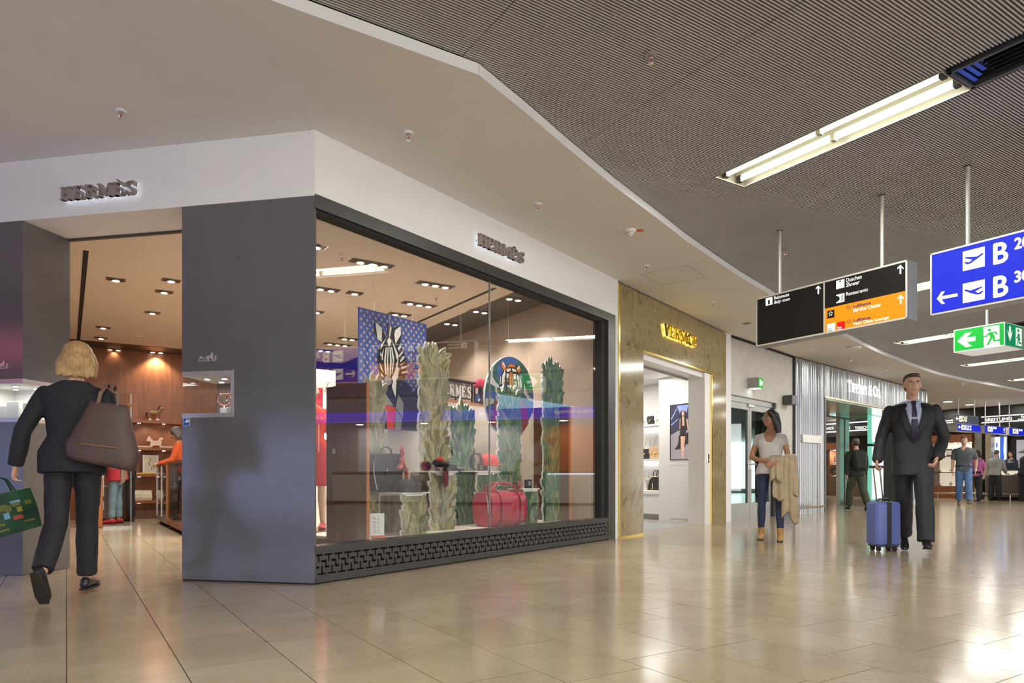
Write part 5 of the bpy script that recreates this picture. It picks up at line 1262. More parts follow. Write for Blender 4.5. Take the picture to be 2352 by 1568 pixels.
def horse(T, mm, mane, s=1.0, feet=None):
    m = MB(); m.tube([(-.16 * s, 0, .24 * s), (-.08 * s, 0, .26 * s), (.05 * s, 0, .25 * s), (.13 * s, 0, .27 * s), (.19 * s, 0, .36 * s), (.22 * s, 0, .44 * s)], [.05 * s, .075 * s, .07 * s, .075 * s, .05 * s, .042 * s], 12)
    m.tube([(.20 * s, 0, .45 * s), (.27 * s, 0, .41 * s), (.32 * s, 0, .36 * s)], [.05 * s, .042 * s, .03 * s], 10); m.ball((.19 * s, .03 * s, .50 * s), (.012 * s, .01 * s, .03 * s)); m.ball((.19 * s, -.03 * s, .50 * s), (.012 * s, .01 * s, .03 * s))
    o = m.build('body', mm, T); smoothed(o.data)
    for x in (-.12, .12):
        for y in (-.04, .04):
            m = MB(); m.tube([(x * s, y * s, .22 * s), (x * s, y * s, .10 * s), (x * s, y * s, .03 * s)], [.04 * s, .03 * s, .034 * s], 9); L = m.build('leg', mm, T)
            m = MB(); m.lathe([(.045 * s, 0), (.048 * s, .03 * s), (.032 * s, .07 * s)], 10, (x * s, y * s, 0)); m.build('hoof', feet or mane, L)
    m = MB(); m.tube([(.24 * s, 0, .51 * s), (.19 * s, 0, .50 * s), (.15 * s, 0, .42 * s), (.11 * s, 0, .34 * s)], [.02 * s, .03 * s, .03 * s, .02 * s], 8); m.build('mane', mane, T)
    m = MB(); m.tube([(-.19 * s, 0, .28 * s), (-.24 * s, 0, .26 * s), (-.25 * s, 0, .15 * s)], [.02 * s, .035 * s, .02 * s], 8); m.build('tail', mane, T)
T = thing('toy_horse', 'brown plush horse with white hooves on the top shelf', 'toy', shelf_at(354, 0), TH_B - .4)
horse(T, mat('brown_plush', (.28, .16, .07), .9, noise=.2, nscale=30), M_pblk, .56, M_bwhite)
T = thing('plush_horse', 'flat pale pink horse cushion on the second shelf', 'toy', shelf_at(354, 1), TH_B)
chs = lambda x, y: (200 + x / 6.82, 1000 + y / 6.82)
HS = [(930, 80), (950, 30), (970, 8), (985, 25), (1010, 55), (1030, 80), (1070, 85), (1120, 75), (1135, 40), (1165, 25), (1188, 45), (1180, 70), (1150, 80), (1170, 110), (1150, 130), (1170, 170), (1140, 170), (1100, 155), (1040, 160), (1010, 172), (980, 160), (995, 110), (975, 85), (945, 92)]
bo = bpx(354, 1000, .12)[0]
M_pinkp = mat('pale_pink_fleece', (.72, .55, .46), .9, noise=.06, nscale=30)
m = MB(); PH = [(lambda q: (q[0] - bo, max(0, q[1] - zsv[1])))(bpx(*chs(*p), v=.12)) for p in HS]; m.prism_xz(PH, -.05, .05); m.build('cushion', M_pinkp, T)
for x, w, lb in ((325, .17, 'folded pale pink blanket under the horse cushion head'), (386, .15, 'folded pale pink blanket under the horse cushion tail')):
    T = thing('folded_blanket', lb, 'blanket', shelf_at(x, 1, .10), TH_B); m = MB(); m.rbox(-w, w, -.07, .07, 0, .014, .004); m.build('lower_fold', M_pinkp, T); m = MB(); m.rbox(-w + .004, w - .01, -.066, .066, .015, .028, .004); m.build('upper_fold', M_pinkp, T)
T = thing('framed_drawing', 'white framed line drawing leaning on the third shelf', 'picture', shelf_at(346, 2, .2), TH_B)
q0 = bpx(328, 1085, .2); q1 = bpx(364, 1042, .2); W_, H_ = q1[0] - q0[0], q1[1] - q0[1]
m = MB(); m.box(-W_ / 2, W_ / 2, 0, .02, 0, H_); m.build('frame', M_bwhite, T); m = MB(); m.box(-W_ / 2 + .012, W_ / 2 - .012, -.001, 0, .012, H_ - .012); m.build('paper', mat('drawing_paper', (.72, .68, .58), .7, noise=.03), T)
for cx_, cz_, rx, rz in ((.14, .7, .12, .12), (-.1, .5, .12, .13), (.05, .45, .08, .08), (-.15, .25, .1, .1), (.1, .3, .14, .05)):
    m = MB(); m.tube([(cx_ * W_ * 1.6 + rx * W_ * math.cos(t), -.003, cz_ * H_ + rz * H_ * math.sin(t)) for t in [2 * math.pi * i / 16 for i in range(16)]], .0022, 5, True); m.build('drawn_loop', M_pgry, T)
for x, z, a in ((-.1, .55, .5), (.08, .3, .5), (-.02, .75, -.3)):
    m = MB(); m.box(x * W_ - .01, x * W_ + .01, -.004, -.001, z * H_ - .04, z * H_ + .03); m.build('green_stroke', OLIVE[2], T)
T = thing('folded_scarf', 'flat yellow scarf with pale blue end on the third shelf', 'scarf', shelf_at(333, 2, .08), TH_B)
m = MB(); m.rbox(-.13, .16, -.06, .06, 0, .02, .004); m.build('yellow_fold', mat('yellow_silk', (.75, .48, .03), .5, noise=.08), T); m = MB(); m.rbox(-.2, -.132, -.05, .05, 0, .018, .004); m.build('blue_end', mat('aqua_silk', (.25, .55, .62), .5, noise=.08), T)
T = thing('pouch', 'cream leather pouch standing on the lowest shelf', 'bag', shelf_at(328, 3, .12), TH_B)
rings = [[(x, y, z) for x, y in [(-w, -d), (0, -d * 1.3), (w, -d), (w, d), (0, d * 1.3), (-w, d)]] for z, w, d in ((0, .145, .05), (.05, .155, .06), (.12, .15, .05), (.165, .148, .02), (.18, .148, .012))]
M_creaml = mat('cream_leather', (.66, .58, .42), .5, noise=.06, nscale=8)
m = MB(); m.loft(rings); m.build('pouch_body', M_creaml, T); m = MB(); m.tube([(-.148, 0, .182), (.148, 0, .182)], .006, 6); m.build('zip', M_champ, T)
T = thing('silver_bowl', 'patterned silver bowl at the end of the lowest shelf', 'bowl', shelf_at(372, 3, .12), TH_B)
m = MB(); m.lathe([(.05, 0), (.09, .03), (.11, .09), (.10, .10), (.08, .04), (.02, .02)], 16); m.build('bowl', M_chrome, T); m = MB(); m.lathe([(.112, .09), (.114, .104), (.10, .104)], 16); m.build('rim', M_bwhite, T)
# glass screen in front of the shelves
FG = Frame(ab(12.3, 0)[:2], (.8425, .5387)); g0 = FG.px(236, 1000)[0]; g1, gz1_ = FG.px(300, 905); gz0_ = FG.px(300, 1170)[1]
T = thing('glass_screen', 'tall clear glass screen standing before the mahogany shelves', 'glass screen', FG.w(g0, 0, 0), TH_B)
m = MB(); m.box(0, g1 - g0, 0, .012, max(.03, gz0_), gz1_); m.build('glass', glass_mat('screen_glass', (.95, .95, .93), 1.6), T); m = MB(); m.box(g1 - g0, g1 - g0 + .01, -.002, .014, .0, gz1_); m.build('edge_strip', M_steel, T)
m = MB(); m.box(0, g1 - g0 + .02, -.03, .04, 0, .03); m.build('floor_shoe', M_steel, T)
# glass showcase and wooden counter along the right of the entrance view
bS = 1.30
def showcase(label, b0, b1, a0, a1, h, wood):
    T = thing('showcase', label, 'showcase', ab((a0 + a1) / 2, b0, 0), TH_B); L = (a1 - a0) / 2; w = b1 - b0; mm = M_wood_o if wood else M_steel
    m = MB(); m.box(0, w, -L, L, .06, .14); m.build('base', M_wood if wood else M_steel, T); m = MB(); m.box(.05, w - .05, -L + .05, L - .05, 0, .06); m.build('plinth', M_black, T)
    m = MB(); m.box(0, w, -L, L, h - .04, h); m.build('top', M_wood, T)
    for x in (0, w - .035):
        for y in (-L, L - .035) if wood else (-L, 0, L - .035):
            m = MB(); m.box(x, x + .035, y, y + .035, .14, h - .04); m.build('post', mm, T)
    for z in (.45, .72):
        m = MB(); m.box(.03, w - .03, -L + .04, L - .04, z, z + .008); m.build('glass_shelf', M_glass2, T)
    m = MB(); m.box(.008, .014, -L + .035, L - .035, .14, h - .04); m.build('side_glass', M_glass2, T)
    m = MB(); m.box(.035, w - .035, -L + .008, -L + .014, .14, h - .04); m.build('front_glass', M_glass2, T)
    return T
S1 = showcase('steel framed glass showcase right of the shelves', bS, bS + .6, 12.0, 13.4, 1.0, False)
S2 = showcase('mahogany and glass showcase just inside the entrance', bS, bS + .8, 10.2, 11.9, 1.02, True)
for k in range(5):
    T = thing('silver_tableware', 'small silver and coral piece inside the steel framed showcase', 'tableware', ab(12.25 + .22 * k, bS + .2, .7282), TH_B, 'tableware in the steel framed showcase')
    m = MB(); m.lathe([(.03, 0), (.05, .02), (.045, .07), (.02, .09)], 12); m.build('pot', (M_chrome, M_torg)[k % 2], T); m = MB(); m.lathe([(.02, .09), (.014, .11), (.004, .12)], 10); m.build('lid', M_chrome, T)
# wooden stand, grey trolley case inside the entrance
x0, y0, _ = pxd(229, 1204, 10.9)
T = thing('wood_stand', 'narrow upright cherry wood stand inside the shop entrance', 'stand', (x0, y0, 0), TH_B); m = MB(); m.box(-.03, .03, -.2, .2, .02, .78); m.build('upright', M_wood_o, T); m = MB(); m.box(-.06, .06, -.22, .22, 0, .02); m.build('foot', M_wood, T); m = MB(); m.box(-.035, .035, -.21, .21, .78, .80); m.build('cap_board', M_bwhite, T)
x0, y0, _ = pxd(215, 1200, 11.9)
def trolley(T, w, h, d, mm, stripe, handle_h, lean=0.0):
    m = MB(); m.rbox(-w / 2, w / 2, -d / 2, d / 2, .06, .06 + h, .022); m.build('shell', mm, T)
    if stripe:
        m = MB(); m.box(-w * .085, w * .085, -d / 2 - .004, d / 2 + .004, .065, .062 + h); m.build('centre_stripe', stripe, T)
    m = MB(); m.box(-w / 2 + .02, w / 2 - .02, -d / 2 + .02, d / 2 - .02, .048, .062); m.build('underside', M_pblk, T)
    for x in (-w / 2 + .05, w / 2 - .05):
        for y in (-d / 2 + .05, d / 2 - .05):
            m = MB(); m.cyl((x - .014, y, .027), (x + .014, y, .027), .027, n=14); W = m.build('wheel', M_pblk, T)
            m = MB(); m.box(x - .022, x + .022, y - .012, y + .012, .034, .062); m.build('fork', M_pblk, W)
    for x in (-.08, .08):
        m = MB(); m.cyl((x, d / 2 - .04, .05 + h), (x, d / 2 - .04, handle_h), .009, n=8); m.build('telescopic_bar', M_steel, T)
    m = MB(); m.rbox(-.105, .105, d / 2 - .055, d / 2 - .025, handle_h - .01, handle_h + .022, .008); m.build('grip', M_pblk, T)
    m = MB(); m.tube([(-.06, 0, .06 + h), (-.05, 0, .09 + h), (.05, 0, .09 + h), (.06, 0, .06 + h)], .009, 8); m.build('top_handle', M_pblk, T)
T = thing('trolley_case', 'taupe grey trolley case beside the cherry wood stand', 'suitcase', (x0, y0, 0), TH_B); trolley(T, .42, .58, .26, mat('taupe_shell', (.25, .20, .18), .4, noise=.05), None, .80)
# low wooden plinth and scarf panel behind the window corner
x0, y0, _ = pxd(722, 1230, 8.3)
T = thing('wood_plinth', 'low mahogany plinth under the red dressed mannequin', 'plinth', (x0, y0, 0), TH_B); m = MB(); m.box(-.45, .45, -.35, .35, .10, .16); m.build('top_board', M_wood, T); m = MB(); m.box(-.4, .4, -.3, .3, 0, .10); m.build('base', M_wood_d, T)
x0, y0, _ = pxd(728, 1000, 10.4)
T = thing('scarf_panel', 'red patterned scarf hung on a lit panel behind the mannequin', 'scarf', (x0, y0, 0), FW.th - .3)
m = MB(); m.box(-.6, .30, .02, .05, .0, 2.4); m.build('white_panel', M_wlac, T); m = MB(); m.box(-.3, .09, .0, .012, 1.35, 2.12); m.build('scarf', mat('scarlet_scarf', (.50, .03, .05), .5, noise=.7, nscale=14), T)
m = MB(); m.box(.125, .14, -.01, .02, 1.2, 2.0); m.build('light_strip', lit('cool_strip', (.75, .85, 1), 3), T)
m = MB(); m.tube([(.12, 0, 2.06), (.14, -.1, 2.2), (.19, -.1, 2.2)], .006, 6); m.build('hook', M_steel, T)

# ================================================================== display case contents
def case_item_bracelet(u, v, z, label, tilt):
    T = thing('bracelet', label, 'bracelet', FL.w(u, v, z), FL.th + tilt)
    m = MB(); m.rbox(-.03, .03, -.02, .02, 0, .05, .003); m.build('acrylic_block', mat('clear_acrylic', (.75, .77, .8), .1, noise=.02), T)
    m = MB(); m.cyl((0, 0, .05), (0, 0, .066), .006); m.build('pin', M_chrome, T)
    m = MB(); P = [(.045 * math.cos(t), 0, .112 + .046 * math.sin(t)) for t in [2 * math.pi * i / 22 for i in range(22)]]; m.tube(P, .0045, 8, True); R_ = m.build('ring', mat('rose_enamel', (.55, .18, .10), .3, .3, noise=.1), T)
    for t in (.3, 2.2, 3.4, 5.6):
        m = MB(); m.ball((.046 * math.cos(t), 0, .112 + .047 * math.sin(t)), .009, 8, 6); m.build('stud', M_chrome, R_)
wv = u537 - uL
case_item_bracelet(uL + wv * .62, .13, zc0 + .0325, 'enamel bracelet on a short acrylic block in the panel display case', .5); case_item_bracelet(uL + wv * .80, .10, zc0 + .0325, 'enamel bracelet on the taller acrylic blocks in the panel display case', -.2)
T = thing('card_stand', 'white display blocks in the lit corner case left of the entrance', 'display block', FL.w(upil - .26, .2, zl0 + .0325), FL.th)
for x, w, h in ((-.12, .04, .12), (-.02, .06, .155), (.1, .02, .14)):
    m = MB(); m.rbox(x - w, x + w, -.03, .03, 0, h, .004); m.build('block', M_bwhite, T)
m = MB(); m.ball((.17, -.10, .0), (.07, .05, .018)); m.build('silver_chain_heap', M_chrome, T)

# ================================================================== white handbag shop goods
FN = Frame(ab(a_o + 1.02, bP + .06)[:2], SD)
def npx(x, y, v=0.0): return FN.px(x, y, v=v)
u_s0 = npx(1440, 1000)[0]
zvs = [npx(1505, y)[1] for y in (973, 1053, 1127)]
T = thing('bag_shelving', 'white wall shelves for handbags inside the marble portal shop', 'shelving', FN.w(u_s0, 0), FN.th)
for k, z in enumerate(zvs):
    m = MB(); m.box(0, -u_s0, 0, .37, z - (.035 if k < 2 else .06), z); sh = m.build('shelf', M_wshop, T)
    m = MB(); m.box(.05, -u_s0 - .05, .30, .34, z - .041, z - .036) if k < 2 else m.box(.05, -u_s0 - .05, .3, .34, z - .066, z - .061); m.build('light_strip', lit('shelf_strip', (1, .98, .95), 5), sh)
m = MB(); m.box(0, -u_s0, .02, .37, .10, zvs[2] - .06); m.build('drawer_front', M_wlac, T); m = MB(); m.box(0, -u_s0, .06, .37, 0, .10); m.build('plinth', M_alu, T)
def bag_loc(x, lvl, v=.16): return FN.w(npx(x, 1000, v)[0], v, zvs[lvl] + .0005)
M_goldm = M_gold
def handbag(T, w, h, d, mm, dome=False, handles=1, chain=False):
    if dome:
        P = [(-w / 2, 0), (w / 2, 0), (w / 2 * .92, h * .4), (w / 2 * .7, h * .8), (w / 2 * .35, h), (-w / 2 * .35, h), (-w / 2 * .7, h * .8), (-w / 2 * .92, h * .4)]
        m = MB(); m.prism_xz(P, -d / 2, d / 2); m.build('bag_body', mm, T)
        m = MB(); m.tube([(x, -d / 2 - .002, z) for x, z in P], .005, 6, True); m.build('piping', M_goldm, T)
    else:
        m = MB(); m.rbox(-w / 2, w / 2, -d / 2, d / 2, 0, h, .012); m.build('bag_body', mm, T); m = MB(); m.rbox(-w / 2 - .002, w / 2 + .002, -d / 2 - .008, 0, h * .45, h + .004, .004); m.build('flap', mm, T)
        m = MB(); m.ball((0, -d / 2 - .012, h * .5), .014, 10, 7); m.build('clasp', M_goldm, T)
    if handles:
        for y in (-d * .3, d * .3):
            m = MB(); m.tube([(-w * .2, y, h * .92), (-w * .19, y, h * 1.3), (-w * .08, y, h * 1.46), (w * .08, y, h * 1.46), (w * .19, y, h * 1.3), (w * .2, y, h * .92)], .008, 8); m.build('handle', mm, T)
    if chain:
        m = MB(); m.tube([(-w * .45, 0, h), (-w * .1, 0, h + .20), (0, 0, h + .215), (w * .3, 0, h + .20), (w * .42, 0, h)], .005, 6); m.build('chain', M_goldm, T)
    m = MB(); m.cyl((-w * .12, -d / 2 - .012, h * .55), (-w * .12, -d / 2 - .012, h * .12), .006, n=6); m.build('charm', M_goldm, T)
M_bagk = mat('black_grain', (.03, .03, .032), .5, noise=.2, nscale=60); M_bagw = mat('white_grain', (.75, .73, .70), .5, noise=.03); M_bagt = mat('peach_leather', (.68, .42, .24), .45, noise=.06)
for x, lvl, nm, w, h, d, mm, kw, lb in ((1511, 2, 'domed', .38, .26, .15, M_bagk, dict(dome=True), 'black domed handbag with gold charm on the lowest white shelf'), (1481, 2, 'w', .3, .25, .14, M_bagw, dict(dome=True), 'white domed handbag on the lowest white shelf'),
                                        (1487, 1, 'k', .22, .19, .12, M_bagk, dict(handles=0, chain=True), 'black flap bag with chain on the middle white shelf'), (1512, 1, 't', .34, .21, .14, M_bagt, dict(handles=0, chain=True), 'peach flap bag with chain on the middle white shelf'),
                                        (1499, 0, 'k', .15, .16, .12, M_bagk, dict(handles=0), 'small black bag on the top white shelf'), (1517, 0, 'w', .2, .17, .12, M_bagw, dict(handles=1), 'small white bag with handle on the top white shelf'), (1484, 0, 'w', .14, .15, .10, M_bagw, dict(handles=0), 'white clutch bag on the top white shelf')):
    T = thing('handbag', lb, 'handbag', bag_loc(x, lvl), FN.th); handbag(T, w, h, d, mm, **kw)
# screen with catwalk picture on the side panel; panel line below
FSC = Frame(ab(a_o + 1.02, bP)[:2], SD); cs = lambda x, y: (1470 + x / 3.733, 790 + y / 3.733)
su0, sz1_ = FSC.px(*cs(260, 524)); su1 = FSC.px(*cs(470, 502))[0]; sz0_ = FSC.px(*cs(260, 994))[1]
T = thing('video_screen', 'upright video screen showing a catwalk model on the white panel', 'screen', FSC.w(su0, 0, 0), FSC.th)
W_, H_ = su1 - su0, sz1_ - sz0_
m = MB(); m.box(0, W_, -.012, -.001, sz0_, sz1_); m.build('bezel', M_pblk, T)
M_scr = mat('screen_dark', (.03, .03, .05), .3, emit=(.03, .025, .045), estr=1, noise=.1); M_scf = mat('screen_floor', (.2, .19, .2), .3, emit=(.16, .13, .13), estr=1, noise=.15, nscale=5); M_scb = mat('screen_beam', (.2, .25, .5), .3, emit=(.10, .13, .32), estr=1, noise=.2)
M_scs = mat('screen_skin', (.5, .3, .2), .3, emit=(.30, .16, .10), estr=1, noise=.05); M_scd = mat('screen_dress', (.02, .015, .015), .3, emit=(.022, .016, .014), estr=1, noise=.1)
def sq(polys, mm, name, lay):
    m = MB()
    for k, pl in enumerate(polys): m.prism_xz([(lambda q: (q[0] - su0, q[1]))(FSC.px(*cs(*p))) for p in pl], -.0125 - lay * .0006 - k * .00004, -.0115)
    m.build(name, mm, T)
sq([[(268, 532), (463, 512), (463, 760), (268, 780)]], M_scr, 'picture_backdrop', 0); sq([[(268, 780), (340, 740), (463, 730), (463, 984), (268, 988)]], M_scf, 'catwalk', 1)
sq([[(320, 530), (420, 518), (400, 600), (350, 605)], [(270, 640), (318, 550), (322, 556), (276, 650)], [(270, 690), (330, 640), (332, 644), (274, 700)], [(405, 640), (455, 690), (452, 696), (403, 648)]], M_scb, 'light_beams', 2)
sq([[(345, 620), (350, 580), (372, 566), (398, 576), (408, 620), (400, 640), (404, 720), (396, 790), (345, 790), (350, 700)], [(340, 780), (355, 790), (352, 900), (300, 905), (330, 860)], [(395, 770), (440, 740), (455, 820), (440, 850), (400, 860), (385, 890)]], M_scd, 'hair_and_dress', 3)
sq([[(364, 574), (384, 574), (386, 606), (374, 618), (363, 606)], [(366, 620), (384, 620), (386, 700), (368, 700)], [(346, 640), (352, 640), (350, 720), (344, 730)], [(402, 640), (410, 640), (424, 730), (434, 748), (426, 752), (412, 720)], [(352, 790), (372, 790), (376, 920), (380, 975), (368, 975), (362, 900)], [(374, 790), (390, 790), (382, 920), (376, 920)]], M_scs, 'figure', 4)
T = thing('cupboard_door', 'plain white flush cupboard door under the video screen', 'door', FSC.w(su0, 0, 0), FSC.th)
m = MB(); m.box(0, W_, -.006, -.001, .05, sz0_ - .10); m.build('door_leaf', M_wlac, T); m = MB(); m.box(-.004, W_ + .004, -.003, -.0005, .044, sz0_ - .094); m.build('shadow_joint', M_alu, T)
for x, y in ((1488, 843), (1526, 855)):
    T = thing('recessed_downlight', 'white downlight in the white handbag shop ceiling', 'downlight', pxz(x, y, 2.58), 0, 'downlights in the white handbag shop'); m = MB(); m.lathe([(.07, 0), (.07, -.005), (.055, -.006)], 16); m.build('ring', M_wlac, T); m = MB(); m.lathe([(.054, -.006), (.05, -.008)], 16); m.build('lens', M_lensw, T)

# ================================================================== wall fittings beside the glass doors
ue_ = FD.px(1747, 880, v=-.15)[0]; zt_ = FD.px(1747, 867, v=-.15)[1]; zb_ = FD.px(1747, 891, v=-.15)[1]
T = thing('exit_sign', 'small green lit exit sign on the stone wall above the doors', 'exit sign', FD.w(ue_, 0, 0), FD.th)
w = .20
m = MB(); m.box(-w / 2, w / 2, -.15, .06, zb_, zt_); m.build('housing', M_alu, T); m = MB(); m.box(-w / 2 + .008, w / 2 - .008, -.156, -.15, zb_ + .01, zt_ - .008); m.build('green_face', M_sgreen, T)
m = MB(); h = zt_ - zb_; m.box(-.06, -.015, -.159, -.156, zb_ + h * .2, zt_ - h * .2); m.box(.0, .02, -.159, -.156, zb_ + h * .2, zt_ - h * .2); m.prism_xz([(.03, zb_ + h * .5), (.07, zb_ + h * .75), (.07, zb_ + h * .25)], -.159, -.156); m.build('symbols', M_swhite, T)
m = MB(); m.box(-w / 2 + .02, w / 2 - .02, -.13, .03, zb_ - .006, zb_); m.build('downlight_strip', lit('exit_strip', (.9, 1, .95), 3), T)
ul = FD.px(1822, 920, v=-.1)[0]; z1 = FD.px(1822, 908, v=-.1)[1]; z0 = FD.px(1822, 930, v=-.1)[1]
T = thing('wall_lamp', 'dark bronze box wall lamp at the corner of the stone wall', 'wall lamp', FD.w(min(ul, DLEN - .05), 0, 0), FD.th)
m = MB(); m.rbox(-.16, .10, -.14, .045, z0, z1, .01); m.build('shade', M_frame, T); m = MB(); m.box(-.03, .03, .045, .06, z0 + .03, z1 - .03); m.build('bracket', M_alu, T)
ug = FT.px(1830, 1165, v=-.35)[0]; ug1 = FT.px(1898, 1165, v=-.35)[0]
T = thing('guard_rail', 'low steel guard rail in front of the fluted pier', 'rail', FT.w(ug, -.30, 0), FT.th)
m = MB(); m.tube([(0, 0, .17), (ug1 - ug, 0, .17)], .024, 10); m.build('rail', M_steel, T)
for x in (.12, ug1 - ug - .12):
    m = MB(); m.cyl((x, 0, 0), (x, 0, .15), .018, n=10); m.build('post', M_steel, T)
ug = FT.px(2112, 1150, v=-.30)[0]
T = thing('guard_rail', 'low steel guard rail at the far end of the fluted portal', 'rail', FT.w(ug, -.3, 0), FT.th)
m = MB(); m.tube([(0, 0, .17), (.62, 0, .17)], .024, 10); m.build('rail', M_steel, T)
for x in (.34, .54):
    m = MB(); m.cyl((x, 0, 0), (x, 0, .15), .018, n=10); m.build('post', M_steel, T)
# glowing columns in the fluted portal
for x0, x1, y0, y1, lb in ((2003, 2026, 960, 1018, 'upper aqua edged light box beyond the businessman'), (2003, 2040, 1032, 1150, 'lower aqua edged light box beyond the businessman')):
    v = .75; a0, zt_ = FT.px(x0, y0 - 8, v=v); a1, zb_ = FT.px(x1, y1, v=v)
    zb_ = max(0.0, FT.px(x0, y1, v=v)[1]) if y1 > 1100 else FT.px(x0, y1, v=v)[1]
    T = thing('light_box', lb, 'light box', FT.w(a0, v, zb_), FT.th); W_, H_ = a1 - a0, zt_ - zb_
    m = MB(); m.box(0, W_, .01, .12, 0, H_); m.build('aqua_case', mat('aqua_case', (.18, .55, .40), .3, emit=(.12, .42, .30), estr=.8, noise=.05), T); m = MB(); m.rbox(.02, W_ - .02, -.004, .012, .05, H_ - .03, .006); m.build('white_diffuser', lit('white_diffuser', (.95, .97, .95), 1.3), T)
# ================================================================== far jewellers across the hall
FF = Frame((15.6, 27.0), SD)
def fpx(x, y, v=0.0): return FF.px(x, y, v=v)
M_fdark = mat('black_fascia', (.018, .017, .015), .3, noise=.1); M_fbrown = mat('dark_brown_wall', (.075, .045, .03), .4, noise=.15, nscale=3); M_flit = mat('lit_cream_back', (.75, .66, .54), .5, emit=(.62, .52, .40), estr=.7, noise=.05)
M_fwood = mat('red_brown_wood', (.20, .07, .025), .35, noise=.2, nscale=3, stretch=(1, 1, 6)); M_counter = mat('taupe_counter', (.16, .14, .12), .3, .2, noise=.06)
m = MB(); m.box(-9, 9, 2.0, 2.1, 0, ZS); struct('wall_far', m, M_fbrown, FF)
uR = fpx(2145, 1000)[0]; uM = fpx(2252, 1000)[0]; uE = 6.0; uG0, uG1 = fpx(1880, 1000)[0], fpx(2002, 1000)[0]
zf0, zf1 = fpx(2170, 998)[1], ZS - .01
m = MB(); m.box(uR - 1.2, uE, -.1, .5, zf0 + .12, zf1); struct('wall_fascia', m, M_fdark, FF)
zg0, zg1 = fpx(1930, 1003)[1], fpx(1930, 966)[1]
m = MB(); m.box(uG0 - 2, uR - 1.2, -.1, .5, zg0, zg1); struct('wall_fascia_left', m, M_fdark, FF)
m = MB(); m.box(uG0 - 2, uR - 1.2, .0, .4, zg1, ZS); struct('wall_fascia_top', m, M_steel, FF)
def fsign(label, words, lines):
    u0 = min(fpx(w[1], 1000, -.12)[0] for w in words); T = thing('fascia_sign', label, 'shop sign', FF.w(u0, 0, 0), FF.th)
    for w in words:
        body, xl, xr, yt, yb = w[:5]; a, z1 = fpx(xl, yt, -.12); _, z0 = fpx(xl, yb, -.12); b = fpx(xr, yt, -.12)[0]
        m = MB()
        if len(w) > 5: serif_into(m, body, a - u0, z0, b - a, z1 - z0, -.13, -.1)
        else: text_into(m, body, a - u0, z0, b - a, z1 - z0, -.13, -.1, 0, (z1 - z0) * .03)
        m.build('lettering', M_swhite, T)
    for xl, yl, xr, h in lines:
        a, z = fpx(xl, yl, -.12); b = fpx(xr, yl, -.12)[0]; m = MB(); m.box(a - u0, b - u0, -.125, -.1, z - h, z + h); m.build('light_line', lit('white_line', (.9, .93, .95), 1.6), T)
    return T
fsign('white jeweller lettering on the black fascia behind the businessman', [('CHRI', 2118, 2150, 958, 978, 1), ('ST', 2152, 2169, 958, 977, 1), ('jeweller', 2171, 2194, 964, 969)], [(2171, 971, 2194, .012)])
fsign('bold white watch lettering framed by light lines on the black fascia', [('BREITLING', 2262, 2324, 961, 968), ('IWC', 2346, 2366, 954, 960), ('SCHAFFHAUSEN', 2338, 2372, 961.5, 964)], [(2254, 957.5, 2400, .014), (2254, 971, 2400, .014)])
a, z1 = fpx(2254, 957.5, -.12); _, z0 = fpx(2254, 971, -.12)
fsign('white lettering between light lines on the band seen through the fluted portal', [('BOSS', 1882, 1915, 982, 988), ('GUCCI', 1921, 1952, 981, 987), ('TISSOT', 1963, 1996, 979.5, 985.5)], [(1885, 975, 2000, .02), (1885, 993, 2000, .02)])
fsign('small white jeweller name on the brown wall seen through the fluted portal', [('CHRIST', 1917, 1932, 1019, 1025)], [])
